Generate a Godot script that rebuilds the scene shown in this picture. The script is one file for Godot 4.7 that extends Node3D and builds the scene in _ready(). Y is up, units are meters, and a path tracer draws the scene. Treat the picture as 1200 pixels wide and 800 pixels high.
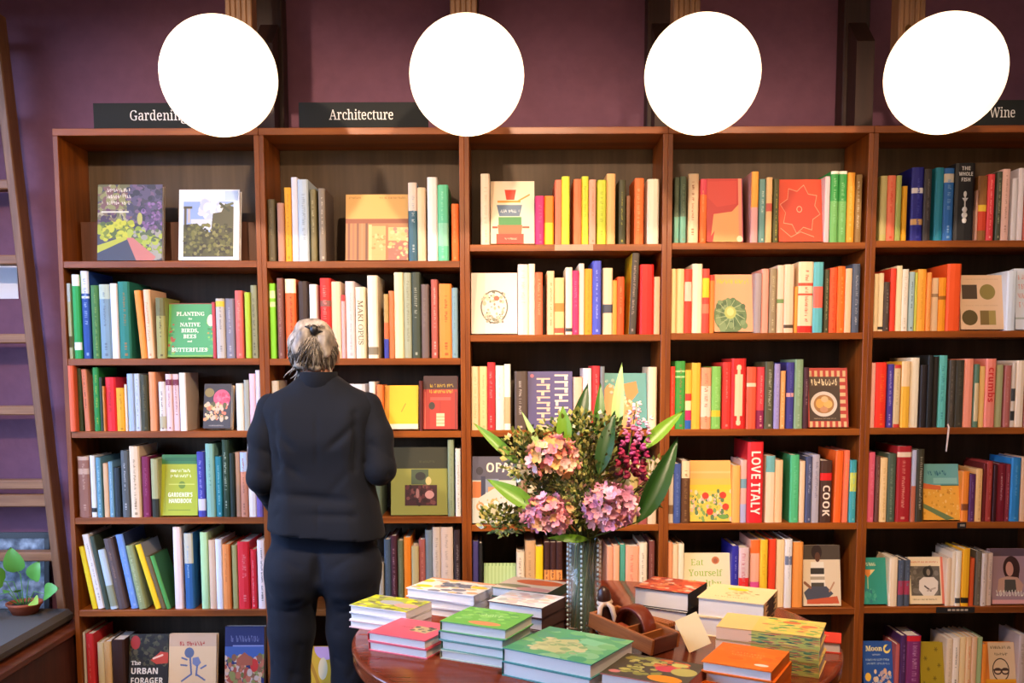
extends Node3D
# A bookshop corner: five tall bookcases, four globe lamps, a customer seen from behind and a round table of books with flowers.

const FOCAL := 1100.0
const CENTRE := Vector2(592.0, 530.0)
const EYE := Vector3(0.0, 1.55, 3.55)
const TILT := 5.220
const ROLL := 0.200

# light: what the lamps give, the sky outside the window, the camera's exposure
const LAMP_ENERGY := 0.06
const LAMP_GLOW := 1.7
const DOWNLIGHT := 0.8
const SKY_ENERGY := 3.0
const EXPOSURE := 1.08
const SPOTS := [   # where it hangs (x), what it is aimed at, energy, what it lights
	[-1.13, Vector3(-1.0, 1.6, 0.0), 3.9, "first two bookcases"], [0.1, Vector3(0.1, 1.5, 0.0), 3.6, "middle bookcase"], [0.95, Vector3(1.15, 1.4, 0.0), 2.9, "fourth bookcase"], [0.55, Vector3(0.3, 0.9, 0.95), 3.2, "round table"]]
const SIDES := [-1.664, -0.905, -0.148, 0.605, 1.364, 2.119]   # the lines between the bookcases
const LEVELS := [[1.947, 1.585, 1.311, 0.980, 0.620, 0.285], [1.944, 1.583, 1.308, 0.979, 0.620, 0.285], [2.003, 1.669, 1.310, 0.947, 0.620, 0.285], [2.007, 1.673, 1.311, 0.950, 0.618, 0.285], [2.012, 1.678, 1.314, 0.952, 0.622, 0.285]]
const CASE_TOP := 2.428
const CASE_DEPTH := 0.262
const TABLE := Vector3(0.25, 0.78, 0.88)
const TABLE_RADIUS := 0.69

var rng := RandomNumberGenerator.new()
var names := {}
var mats := {}
var spine_sheet: Image
var cover_sheet: Image
var spine_mat: StandardMaterial3D
var cover_mat: StandardMaterial3D
var page_mat: StandardMaterial3D
var spine_count := 0
var cover_at := {}
var shelf_y := 0.0
var shelf_bay := 0
var rest_covers := Mesher.new()
var rest_pages := Mesher.new()
const LIFT := 0.0006
const SPINE_CELL := Vector2i(24, 150)
const COVER_CELL := Vector2i(200, 250)


# ---------------------------------------------------------------- mesh building
class Mesher:
	var v := PackedVector3Array()
	var n := PackedVector3Array()
	var t := PackedVector2Array()
	var c := PackedColorArray()
	var tint := Color.WHITE
	var uv_from := Vector2.ZERO

	func corner(p: Vector3, normal: Vector3, uv: Vector2) -> void:
		v.append(p)
		n.append(normal)
		t.append(uv)
		c.append(tint)

	# a flat polygon whose corners run counter-clockwise as seen from outside
	func poly(p: Array, uv: Array = []) -> void:
		var normal: Vector3 = (p[1] - p[0]).cross(p[2] - p[0]).normalized()
		for i in range(1, p.size() - 1):
			for k in [0, i + 1, i]:
				corner(p[k], normal, uv[k] if uv else uv_from)

	# a flat polygon turned so that it faces away from the point inside
	func out(p: Array, inside: Vector3) -> void:
		var normal: Vector3 = (p[1] - p[0]).cross(p[2] - p[0])
		if normal.dot(p[0] - inside) < 0.0:
			p = p.duplicate()
			p.reverse()
		poly(p)

	func box(lo: Vector3, hi: Vector3, at := Transform3D()) -> void:
		chamfered((hi - lo) / 2.0, 0.0, at * Transform3D(Basis(), (lo + hi) / 2.0))

	# a box of half size h whose edges are cut off by e
	func chamfered(h: Vector3, e: float, at := Transform3D()) -> void:
		var centre := at.origin
		var pt := func(s: Array, a: int) -> Vector3:
			var p := Vector3()
			for k in 3:
				p[k] = s[k] * (h[k] if k == a else h[k] - e)
			return at * p
		for a in 3:
			var b := (a + 1) % 3
			var d := (a + 2) % 3
			for sa in [-1, 1]:
				var ring := []
				for q in [[-1, -1], [1, -1], [1, 1], [-1, 1]]:
					var s := [0, 0, 0]
					s[a] = sa
					s[b] = q[0]
					s[d] = q[1]
					ring.append(pt.call(s, a))
				out(ring, centre)
				if e > 0.0:
					for sb in [-1, 1]:
						var s0 := [0, 0, 0]
						s0[a] = sa
						s0[b] = sb
						var s1 := s0.duplicate()
						s0[d] = -1
						s1[d] = 1
						out([pt.call(s0, a), pt.call(s0, b), pt.call(s1, b), pt.call(s1, a)], centre)
		if e > 0.0:
			for sx in [-1, 1]:
				for sy in [-1, 1]:
					for sz in [-1, 1]:
						var s := [sx, sy, sz]
						out([pt.call(s, 0), pt.call(s, 1), pt.call(s, 2)], centre)

	# a smooth sheet over rows of points (rows run up, columns run counter-clockwise seen from outside)
	func sheet(rows: Array, closed := false, uvs := Rect2(0, 0, 1, 1), tints: Array = []) -> void:
		var nr := rows.size()
		var nc: int = rows[0].size()
		var normals := []
		for r in nr:
			var line := PackedVector3Array()
			for k in nc:
				var left: Vector3 = rows[r][(k - 1 + nc) % nc] if closed else rows[r][maxi(k - 1, 0)]
				var right: Vector3 = rows[r][(k + 1) % nc] if closed else rows[r][mini(k + 1, nc - 1)]
				var down: Vector3 = rows[maxi(r - 1, 0)][k]
				var up: Vector3 = rows[mini(r + 1, nr - 1)][k]
				var nm := (right - left).cross(up - down)
				if nm.length_squared() < 1e-16:
					nm = (up - down).cross(Vector3(0.3, 0.5, 0.8))
				line.append(nm.normalized())
			normals.append(line)
		for r in nr - 1:
			for k in (nc if closed else nc - 1):
				var k2 := (k + 1) % nc
				var q := [[r, k], [r, k2], [r + 1, k2], [r, k], [r + 1, k2], [r + 1, k]]
				for w in [0, 2, 1, 3, 5, 4]:
					var a: int = q[w][0]
					var b: int = q[w][1]
					if tints:
						tint = tints[a][b]
					var ub := float(k + 1 if b == k2 else k) / (nc if closed else nc - 1)
					corner(rows[a][b], normals[a][b], uvs.position + uvs.size * Vector2(ub, 1.0 - float(a) / (nr - 1)))

	# a turned shape: profile of (radius, height) from bottom to top
	func lathe(profile: Array, seg := 24, at := Transform3D()) -> void:
		var rows := []
		for p in profile:
			var line := []
			for k in seg:
				var w := TAU * k / seg
				line.append(at * Vector3(cos(w) * p.x, p.y, -sin(w) * p.x))
			rows.append(line)
		sheet(rows, true)

	func tube(path: Array, radii: Array, seg := 6) -> void:
		var rows := []
		var side := Vector3.UP
		for i in path.size():
			var along: Vector3 = (path[mini(i + 1, path.size() - 1)] - path[maxi(i - 1, 0)]).normalized()
			if absf(along.dot(side)) > 0.95 or i == 0:
				side = Vector3.RIGHT if absf(along.x) < 0.7 else Vector3.UP
			var x := side.cross(along).normalized()
			var y := along.cross(x)
			side = y
			var line := []
			for k in seg:
				var w := TAU * k / seg
				line.append(path[i] + (x * cos(w) + y * sin(w)) * radii[mini(i, radii.size() - 1)])
			rows.append(line)
		sheet(rows, true)

	func ball(centre: Vector3, r: Vector3, seg := 12, rings := 8) -> void:
		var rows := []
		for i in rings + 1:
			var a := -PI / 2.0 + PI * i / rings
			var line := []
			for k in seg:
				var w := TAU * k / seg
				line.append(centre + Vector3(cos(a) * cos(w) * r.x, sin(a) * r.y, -cos(a) * sin(w) * r.z))
			rows.append(line)
		sheet(rows, true)

	func append_mesh(other: Mesher, at: Transform3D) -> void:
		for i in other.v.size():
			v.append(at * other.v[i])
			n.append(at.basis * other.n[i])
		t.append_array(other.t)
		c.append_array(other.c)

	func mesh() -> ArrayMesh:
		var a := []
		a.resize(Mesh.ARRAY_MAX)
		a[Mesh.ARRAY_VERTEX] = v
		a[Mesh.ARRAY_NORMAL] = n
		a[Mesh.ARRAY_TEX_UV] = t
		a[Mesh.ARRAY_COLOR] = c
		var m := ArrayMesh.new()
		m.add_surface_from_arrays(Mesh.PRIMITIVE_TRIANGLES, a)
		return m


func part(called: String, shape, material: Material, parent: Node3D, at := Transform3D()) -> MeshInstance3D:
	var o := MeshInstance3D.new()
	o.name = called
	o.mesh = shape.mesh() if shape is Mesher else shape
	o.material_override = null
	o.set_surface_override_material(0, material)
	o.transform = at
	parent.add_child(o, true)
	return o


func numbered(called: String) -> String:
	var k: int = names.get(called, 0)
	names[called] = k + 1
	return called if k == 0 else "%s_%03d" % [called, k]


func thing(called: String, label: String, category: String, at := Vector3.ZERO, turn := 0.0, group := "") -> Node3D:
	var o := Node3D.new()
	o.name = numbered(called)
	add_child(o)
	o.position = at
	o.rotation.y = turn
	o.set_meta("label", label)
	o.set_meta("category", category)
	if group:
		o.set_meta("group", group)
	return o


func structure(called: String, shape, material: Material, label := "") -> MeshInstance3D:
	var o := part(called, shape, material, self)
	o.set_meta("kind", "structure")
	if label:
		o.set_meta("label", label)
	return o


func block(lo: Vector3, hi: Vector3, e := 0.0) -> Mesher:
	var m := Mesher.new()
	m.chamfered((hi - lo) / 2.0, e, Transform3D(Basis(), (lo + hi) / 2.0))
	return m


func turned(profile: Array, seg := 24) -> Mesher:
	var m := Mesher.new()
	m.lathe(profile, seg)
	return m


# ---------------------------------------------------------------- materials
func plain(key: String, hex: String, rough := 0.6, metal := 0.0) -> StandardMaterial3D:
	if not mats.has(key):
		var m := StandardMaterial3D.new()
		m.resource_name = key
		m.albedo_color = Color(hex)
		m.roughness = rough
		m.metallic = metal
		mats[key] = m
	return mats[key]


func vertex_coloured(key: String, rough := 0.6) -> StandardMaterial3D:
	var m := plain(key, "ffffff", rough)
	m.vertex_color_use_as_albedo = true
	return m


# wood with its grain along the picture's x (or y) axis
func wood(key: String, dark: String, light: String, upright: bool, rough := 0.45, scale := 1.3, seed_value := 3) -> StandardMaterial3D:
	if mats.has(key):
		return mats[key]
	var fine := FastNoiseLite.new()
	fine.seed = seed_value
	fine.frequency = 0.02
	fine.fractal_octaves = 4
	var w := 256
	var im := Image.create(w, w, false, Image.FORMAT_RGB8)
	var a := Color(dark)
	var b := Color(light)
	for y in w:
		for x in w:
			var along := float(y if upright else x)
			var across := float(x if upright else y)
			# blend over the seam so that the picture repeats
			var k := clampf((across - 216.0) / 40.0, 0.0, 1.0)
			var k2 := clampf((along - 216.0) / 40.0, 0.0, 1.0)
			var g := 0.0
			for q in [[0.0, 0.0, (1.0 - k) * (1.0 - k2)], [256.0, 0.0, k * (1.0 - k2)], [0.0, 256.0, (1.0 - k) * k2], [256.0, 256.0, k * k2]]:
				if q[2] > 0.0:
					var u: float = along - q[1]
					var s: float = across - q[0]
					g += q[2] * (fine.get_noise_2d(u * 0.12, s * 2.2) * 0.8 + fine.get_noise_2d(u * 0.5 + 900.0, s * 9.0) * 0.45)
			im.set_pixel(x, y, a.lerp(b, clampf(0.5 + g, 0.0, 1.0)))
	var m := plain(key, "ffffff", rough)
	m.albedo_texture = ImageTexture.create_from_image(im)
	m.uv1_triplanar = true
	m.uv1_scale = Vector3(scale, scale, scale)
	return m


func mottled(key: String, low: String, high: String, frequency: float, rough := 0.8, scale := 1.0, bump := 0.0) -> StandardMaterial3D:
	if mats.has(key):
		return mats[key]
	var noise := FastNoiseLite.new()
	noise.seed = hash(key) % 1000
	noise.frequency = frequency
	noise.fractal_octaves = 4
	var tex := NoiseTexture2D.new()
	tex.width = 256
	tex.height = 256
	tex.seamless = true
	tex.noise = noise
	var ramp := Gradient.new()
	ramp.set_color(0, Color(low))
	ramp.set_color(1, Color(high))
	tex.color_ramp = ramp
	var m := plain(key, "ffffff", rough)
	m.albedo_texture = tex
	m.uv1_triplanar = true
	m.uv1_scale = Vector3(scale, scale, scale)
	if bump > 0.0:
		var grey := NoiseTexture2D.new()
		grey.width = 256
		grey.height = 256
		grey.seamless = true
		grey.noise = noise
		m.heightmap_enabled = true
		m.heightmap_texture = grey
		m.heightmap_scale = bump
	return m


func leaf_material(key: String, hex: String, through: String) -> StandardMaterial3D:
	var m := plain(key, hex, 0.4)
	m.backlight_enabled = true
	m.backlight = Color(through)
	return m


# ---------------------------------------------------------------- lettering
func lettering(text: String, height: float, hex: String, parent: Node3D, at: Transform3D, serif := false, bold := false, width := 0.0) -> MeshInstance3D:
	var font := SystemFont.new()
	font.font_names = PackedStringArray(["Droid Serif" if serif else "Droid Sans"])
	font.font_weight = 700 if bold else 400
	var t := TextMesh.new()
	t.text = text
	t.font = font
	t.font_size = 32
	t.pixel_size = height / 24.0
	t.depth = 0.0006
	t.curve_step = 4.0
	t.horizontal_alignment = HORIZONTAL_ALIGNMENT_CENTER
	var o := MeshInstance3D.new()
	o.name = "lettering"
	o.mesh = t
	o.set_surface_override_material(0, plain("ink_" + hex, hex, 0.6))
	o.transform = at
	parent.add_child(o, true)
	if width > 0.0:
		var have := t.get_aabb().size.x
		if have > 0.0:
			o.scale.x = width / have
	return o


# ---------------------------------------------------------------- books
func paint_spine(col: String, board: String, ink: String, bands: Array, extra: String) -> Rect2:
	var per: int = spine_sheet.get_width() / SPINE_CELL.x
	var o := Vector2i((spine_count % per) * SPINE_CELL.x, (spine_count / per) * SPINE_CELL.y)
	spine_count += 1
	var base := Color(col)
	spine_sheet.fill_rect(Rect2i(o, SPINE_CELL), base)
	var sw := 20
	for b in bands:
		spine_sheet.fill_rect(Rect2i(o.x, o.y + int(b[0] * 150.0), sw, maxi(1, int((b[1] - b[0]) * 150.0))), Color(b[2]))
	if ink:
		ink = base.lerp(Color(ink), 0.62).to_html(false)
		var y := 14 + rng.randi_range(0, 16)
		var stop := rng.randi_range(78, 128)
		var mid := 10 + rng.randi_range(-1, 1)
		var half := rng.randi_range(2, 3)
		while y < stop:
			var run := rng.randi_range(1, 3)
			var inset := rng.randi_range(0, 1)
			spine_sheet.fill_rect(Rect2i(o.x + mid - half, o.y + y, half * 2 - inset, 1), Color(ink))
			if rng.randf() < 0.6:
				spine_sheet.fill_rect(Rect2i(o.x + mid - half + rng.randi_range(0, 1) * (half * 2 - 2), o.y + y, 2, run), Color(ink))
			if rng.randf() < 0.4:
				spine_sheet.fill_rect(Rect2i(o.x + mid - 1, o.y + y, 2, run), Color(ink))
			y += run + 1
			if rng.randf() < 0.14:
				y += 5
		if rng.randf() < 0.6:
			spine_sheet.fill_rect(Rect2i(o.x + mid - 2, o.y + 139, 5, 5), Color(ink))
		if rng.randf() < 0.35:
			for q in 5:
				spine_sheet.fill_rect(Rect2i(o.x + mid - 2, o.y + 130 - q * 3 - (q % 2), 4, 2), Color(ink))
	if extra.begins_with("R:"):       # a rolling pin printed down the spine
		var ink2 := Color(extra.substr(2))
		spine_sheet.fill_rect(Rect2i(o.x + 5, o.y + 34, 10, 88), ink2)
		spine_sheet.fill_rect(Rect2i(o.x + 8, o.y + 14, 4, 128), ink2)
		spine_sheet.fill_rect(Rect2i(o.x + 7, o.y + 16, 6, 8), ink2)
		spine_sheet.fill_rect(Rect2i(o.x + 7, o.y + 132, 6, 8), ink2)
	spine_sheet.fill_rect(Rect2i(o.x + 20, o.y, 4, SPINE_CELL.y), Color(board) if board else base)
	var size := Vector2(spine_sheet.get_size())
	return Rect2(Vector2(o) / size, Vector2(SPINE_CELL) / size)


# a bound book standing on its lower edge, the spine towards +z, its lower left front corner at the origin
func book_shapes(w: float, h: float, d: float, cell: Rect2) -> Array:
	var t := minf(0.0028, w * 0.16)
	var r := minf(w * 0.22, 0.007)
	var outer := [Vector2(0, -d), Vector2(0, -r), Vector2(w * 0.14, -r * 0.25), Vector2(w * 0.5, 0), Vector2(w * 0.86, -r * 0.25), Vector2(w, -r), Vector2(w, -d)]
	var inner := [Vector2(t, -d), Vector2(t, -r - t), Vector2(w * 0.3, -r - t), Vector2(w * 0.5, -r - t), Vector2(w * 0.7, -r - t), Vector2(w - t, -r - t), Vector2(w - t, -d)]
	var m := Mesher.new()
	var px := cell.size.x / 24.0
	var board := cell.position + Vector2(px * 22.0, cell.size.y * 0.5)
	for i in 6:
		var a: Vector2 = outer[i]
		var b: Vector2 = outer[i + 1]
		var p := [Vector3(a.x, 0, a.y), Vector3(b.x, 0, b.y), Vector3(b.x, h, b.y), Vector3(a.x, h, a.y)]
		if i == 0 or i == 5:
			m.uv_from = board
			m.poly(p)
		else:
			var ua := cell.position.x + px * (0.8 + 18.4 * a.x / w)
			var ub := cell.position.x + px * (0.8 + 18.4 * b.x / w)
			var v1 := cell.position.y + cell.size.y * 0.995
			var v0 := cell.position.y + cell.size.y * 0.005
			m.poly(p, [Vector2(ua, v1), Vector2(ub, v1), Vector2(ub, v0), Vector2(ua, v0)])
	m.uv_from = board
	for i in 6:
		var a: Vector2 = outer[i]
		var b: Vector2 = outer[i + 1]
		var e: Vector2 = inner[i + 1]
		var f: Vector2 = inner[i]
		m.poly([Vector3(a.x, h, a.y), Vector3(b.x, h, b.y), Vector3(e.x, h, e.y), Vector3(f.x, h, f.y)])
		m.poly([Vector3(f.x, 0, f.y), Vector3(e.x, 0, e.y), Vector3(b.x, 0, b.y), Vector3(a.x, 0, a.y)])
	for s in [[Vector2(0, -d), Vector2(t, -d)], [Vector2(w - t, -d), Vector2(w, -d)]]:
		m.poly([Vector3(s[1].x, 0, -d), Vector3(s[0].x, 0, -d), Vector3(s[0].x, h, -d), Vector3(s[1].x, h, -d)])
	var pages := block(Vector3(t, 0.003, -d + 0.004), Vector3(w - t, h - 0.0035, -r - t))
	return [m, pages]


func on_shelf(bay: int, y: float) -> void:
	shelf_bay = bay
	shelf_y = y


func book(x: float, w: float, h: float, d: float, z: float, lean: float, col: String, board: String, ink: String, bands: Array, extra: String, label: String) -> void:
	var cell := paint_spine(col, board, ink, bands, extra)
	var shapes := book_shapes(w, h, d, cell)
	if label == "":      # one of the slim or half-hidden ones beyond the count of single books
		var at := Transform3D(Basis(Vector3(0, 0, 1), deg_to_rad(-lean)), Vector3(x, shelf_y + LIFT, z))
		rest_covers.append_mesh(shapes[0], at)
		rest_pages.append_mesh(shapes[1], at)
		return
	var o := thing("book", label, "book", Vector3(x, shelf_y + LIFT, z), 0.0, "books standing on the shelves")
	if lean != 0.0:
		o.rotation.z = deg_to_rad(-lean)
		if lean > 0.0:   # it stands on its other lower edge
			o.position.x = x + w - w * cos(deg_to_rad(lean))
			o.position.y = shelf_y + LIFT + w * sin(deg_to_rad(lean))
	part("cover", shapes[0], spine_mat, o)
	part("pages", shapes[1], page_mat, o)
	if extra.begins_with("T:"):
		var bits := extra.substr(2).split(":")
		var text: String = bits[0].replace("_", " ")
		if text == "THE WHOLE FISH":
			var y := h * 0.93
			for line in ["THE", "WHOLE", "FISH"]:
				lettering(line, h * 0.05, bits[1], o, Transform3D(Basis(), Vector3(w / 2, y, 0.0006)), false, true, w * 0.72 if line == "WHOLE" else w * 0.45)
				y -= h * 0.072
			var fish := Mesher.new()       # the fish printed below the words
			for q in [[0.60, 0.09], [0.40, 0.14], [0.33, 0.16], [0.26, 0.13]]:
				fish.ball(Vector3(w / 2, h * q[0], 0), Vector3(w * q[1], h * 0.04, 0.0012), 8, 4)
			fish.box(Vector3(w * 0.47, h * 0.3, -0.0005), Vector3(w * 0.53, h * 0.6, 0.0008))
			fish.poly([Vector3(w * 0.5, h * 0.49, 0.0008), Vector3(w * 0.66, h * 0.55, 0.0008), Vector3(w * 0.34, h * 0.55, 0.0008)])
			part("printed_fish", fish, plain("ink_" + bits[1], bits[1]), o)
			return
		var basis := Basis(Vector3(0, 0, 1), -PI / 2)
		var low := 0.36 if text == "COOK" else 0.5
		var run := h * (0.78 if text == "LOVE ITALY" else 0.5 if text == "COOK" else 0.62)
		if text == "crumbs":
			run = h * 0.5
			low = 0.62
		lettering(text, w * (0.62 if text != "MAKI OPUS" else 0.5), bits[1], o, Transform3D(basis, Vector3(w * 0.5, h * low, 0.0008)), text == "MAKI OPUS", text != "MAKI OPUS", run)


func cover_cell(art: String) -> Rect2:
	if not cover_at.has(art):
		var per: int = cover_sheet.get_width() / COVER_CELL.x
		var k := cover_at.size()
		var o := Vector2i((k % per) * COVER_CELL.x, (k / per) * COVER_CELL.y)
		cover_at[art] = o
		brush = Rect2(Vector2(o), Vector2(COVER_CELL))
		paint_cover(art)
	var size := Vector2(cover_sheet.get_size())
	return Rect2((Vector2(cover_at[art]) + Vector2(1, 1)) / size, (Vector2(COVER_CELL) - Vector2(2, 2)) / size)


# a book lying or standing with its front cover towards +z: width w, height h, thickness t; the spine on the left (x = 0) unless spine_below
func faced_shapes(w: float, h: float, t: float, cell: Rect2, board_uv: Vector2, spine := "left", spine_cell := Rect2()) -> Array:
	var b := minf(0.0026, t * 0.2)
	var m := Mesher.new()
	m.uv_from = board_uv
	m.poly([Vector3(0, 0, 0), Vector3(w, 0, 0), Vector3(w, h, 0), Vector3(0, h, 0)], [cell.position + Vector2(0, cell.size.y), cell.end, cell.position + Vector2(cell.size.x, 0), cell.position])
	for z in [[0.0, -b], [-t + b, -t]]:     # the edges of the two boards
		m.poly([Vector3(0, 0, z[1]), Vector3(w, 0, z[1]), Vector3(w, 0, z[0]), Vector3(0, 0, z[0])])
		m.poly([Vector3(0, h, z[0]), Vector3(w, h, z[0]), Vector3(w, h, z[1]), Vector3(0, h, z[1])])
		m.poly([Vector3(w, 0, z[0]), Vector3(w, 0, z[1]), Vector3(w, h, z[1]), Vector3(w, h, z[0])])
		m.poly([Vector3(0, 0, z[1]), Vector3(0, 0, z[0]), Vector3(0, h, z[0]), Vector3(0, h, z[1])])
	m.poly([Vector3(w, 0, -t), Vector3(0, 0, -t), Vector3(0, h, -t), Vector3(w, h, -t)])
	m.poly([Vector3(w, 0, -b), Vector3(0, 0, -b), Vector3(0, h, -b), Vector3(w, h, -b)])
	m.poly([Vector3(0, 0, -t + b), Vector3(w, 0, -t + b), Vector3(w, h, -t + b), Vector3(0, h, -t + b)])
	var lo := Vector3(0.004, 0.004, -t + b)
	var hi := Vector3(w - 0.004, h - 0.004, -b)
	var k := spine_cell if spine_cell.has_area() else Rect2(board_uv, Vector2.ZERO)
	if spine == "left":
		lo.x = 0.003
		m.poly([Vector3(0, 0, -t), Vector3(0, 0, 0), Vector3(0, h, 0), Vector3(0, h, -t)])
	elif spine == "right":
		hi.x = w - 0.003
		m.poly([Vector3(w, 0, 0), Vector3(w, 0, -t), Vector3(w, h, -t), Vector3(w, h, 0)], [k.position + Vector2(0, k.size.y), k.end, k.position + Vector2(k.size.x, 0), k.position])
	else:
		lo.y = 0.003
		m.poly([Vector3(0, 0, -t), Vector3(w, 0, -t), Vector3(w, 0, 0), Vector3(0, 0, 0)], [k.position + Vector2(0, k.size.y), k.end, k.position + Vector2(k.size.x, 0), k.position])
	return [m, block(lo, hi)]


func face_out(x: float, w: float, h: float, z: float, art: String) -> void:
	var cell := cover_cell(art)
	var t := 0.03 if art != "floral_dark" else 0.042
	var lean := asin(clampf(0.035 / h, 0.0, 0.4))
	var real_h := h / cos(lean)
	var shapes := faced_shapes(w, real_h, t, cell, cell.position + cell.size * Vector2(0.03, 0.5))
	var o := thing("book", COVER_LABELS[art], "book", Vector3(x - w / 2, shelf_y + LIFT + t * sin(lean), z), 0.0, "books shown face out")
	o.rotation.x = -lean
	part("cover", shapes[0], cover_mat, o)
	part("pages", shapes[1], page_mat, o)
	match art:
		"planting":
			var rows := [["PLANTING", 0.8, 0.062], ["for", 0.71, 0.03], ["NATIVE", 0.6, 0.062], ["BIRDS,", 0.49, 0.062], ["BEES", 0.38, 0.062], ["and", 0.29, 0.03], ["BUTTERFLIES", 0.13, 0.062]]
			for q in rows:
				lettering(q[0], real_h * q[2] * 1.15, "eef4e6", o, Transform3D(Basis(), Vector3(w * 0.48, real_h * q[1], 0.0004)), true, true)
		"opa":
			lettering("OPA!", real_h * 0.15, "f0e6dc", o, Transform3D(Basis(), Vector3(w * 0.62, real_h * 0.83, 0.0004)), false, true, w * 0.6)
		"eat_healthy":
			var y := 0.82
			for line in ["Eat", "Yourself", "Healthy"]:
				lettering(line, real_h * 0.12, "8fb83c", o, Transform3D(Basis(), Vector3(w * (0.3 if line == "Eat" else 0.47), real_h * y, 0.0004)), true, false)
				y -= 0.2
		"forager":
			lettering("The", real_h * 0.07, "e8e0d0", o, Transform3D(Basis(), Vector3(w * 0.18, real_h * 0.5, 0.0004)), true, true)
			lettering("URBAN", real_h * 0.11, "e8e0d0", o, Transform3D(Basis(), Vector3(w * 0.4, real_h * 0.36, 0.0004)), false, true, w * 0.68)
			lettering("FORAGER", real_h * 0.11, "e8e0d0", o, Transform3D(Basis(), Vector3(w * 0.46, real_h * 0.19, 0.0004)), false, true, w * 0.82)
		"lime_gardens":
			lettering("GARDENER'S", real_h * 0.075, "f0f4d8", o, Transform3D(Basis(), Vector3(w * 0.52, real_h * 0.34, 0.0004)), false, true, w * 0.66)
			lettering("HANDBOOK", real_h * 0.075, "f0f4d8", o, Transform3D(Basis(), Vector3(w * 0.52, real_h * 0.24, 0.0004)), false, true, w * 0.62)
		"blue_moon":
			lettering("Moon", real_h * 0.11, "f0e4a0", o, Transform3D(Basis(), Vector3(w * 0.38, real_h * 0.85, 0.0004)), true, true, w * 0.55)


# ---------------------------------------------------------------- printed covers: flat print, in fractions of the cover (0, 0 is its upper left corner)
var brush := Rect2()

const COVER_LABELS := {
	"garden_path": "face-out garden book with a path winding through shrubs, top shelf of Gardening bay",
	"terrace_view": "white-bordered face-out book with a sky and terrace photograph, top shelf of Gardening bay",
	"planting": "green face-out book about planting for native birds, second shelf of Gardening bay",
	"floral_dark": "dark face-out book with pink and orange blossoms, third shelf of Gardening bay",
	"lime_gardens": "lime green face-out gardener's handbook, fourth shelf of Gardening bay",
	"forager": "dark face-out book titled The Urban Forager, bottom shelf of Gardening bay",
	"pickled": "beige face-out book with a blue plant drawing, bottom shelf of Gardening bay",
	"village_blue": "face-out book with blue sky above crowded red roofs, bottom shelf of Gardening bay",
	"brown_building": "large tan face-out book with columns and windows, top shelf of Architecture bay",
	"plain_yellow": "plain yellow face-out book right of the customer's shoulder, Architecture bay",
	"red_door": "face-out book with a red door and yellow title, third shelf of Architecture bay",
	"olive_photo": "olive face-out book with a dark photograph, right of the customer's elbow",
	"yellow_swirl": "yellow and lilac face-out book seen between the customer's legs",
	"casserole": "cream face-out cookbook with a stack of coloured pots, top shelf of middle bay",
	"wreath_pink": "pale pink face-out book with a dark wreath drawing, second shelf of middle bay",
	"purple_words": "purple face-out book with huge sideways cream lettering, third shelf of middle bay",
	"teal_orange": "teal face-out book with orange shapes behind the flowers, third shelf of middle bay",
	"opa": "face-out Greek cookbook reading OPA, left of the flowers, middle bay",
	"green_stripes": "pale green striped face-out book standing low on fifth shelf, middle bay",
	"red_coast": "red and tan face-out book with a torn edge shape, top shelf of fourth bay",
	"red_star": "red-orange face-out book with a thin star outline, top shelf of fourth bay",
	"cabbage": "peach face-out book with a big green cabbage, second shelf of fourth bay",
	"round_plate": "face-out cookbook with a round plate and checked red border, third shelf of fourth bay",
	"poppy_field": "orange face-out book with red poppies along the bottom, fourth shelf of fourth bay",
	"eat_healthy": "cream face-out book titled Eat Yourself Healthy in pale green, fifth shelf of fourth bay",
	"seated_figure": "face-out book with a seated person in striped top, fifth shelf of fourth bay",
	"four_shapes": "beige face-out book with two squares and two discs, second shelf of rightmost bay",
	"white_red": "white face-out book with pale red print at the right edge, second shelf",
	"yellow_field": "face-out book with a yellow field under turquoise sky, fourth shelf of rightmost bay",
	"teal_cocktail": "teal face-out book with an orange cocktail glass, fifth shelf of rightmost bay",
	"white_shirt": "cream face-out book with a grey photograph of someone in white, rightmost bay",
	"pink_portrait": "mauve face-out book with a dark-haired person's photograph, fifth shelf of rightmost bay",
	"blue_moon": "blue face-out book with a yellow crescent moon, bottom shelf of rightmost bay",
	"olive_gold": "olive gold face-out book dotted with small stars, bottom shelf of rightmost bay",
	"lined_face": "pale face-out book with a line-drawn bespectacled face, bottom shelf of rightmost bay",
}


func rect(x: float, y: float, w: float, h: float, hex: String) -> void:
	var a := brush.position + brush.size * Vector2(x, y)
	var b := brush.position + brush.size * Vector2(x + w, y + h)
	var r := Rect2i(Vector2i(a.round()), Vector2i((b.round() - a.round()).max(Vector2.ONE)))
	cover_sheet.fill_rect(r.intersection(Rect2i(brush)), Color(hex))


func oval(cx: float, cy: float, rx: float, ry: float, hex: String) -> void:
	var y := cy - ry
	var step := 1.0 / brush.size.y
	while y < cy + ry:
		var k := 1.0 - pow((y + step * 0.5 - cy) / ry, 2.0)
		if k > 0.0:
			rect(cx - rx * sqrt(k), y, 2.0 * rx * sqrt(k), step, hex)
		y += step


func ring(cx: float, cy: float, rx: float, ry: float, thick: float, hex: String) -> void:
	for k in 120:
		var w := TAU * k / 120.0
		oval(cx + cos(w) * rx, cy + sin(w) * ry, thick, thick * 0.8, hex)


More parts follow.
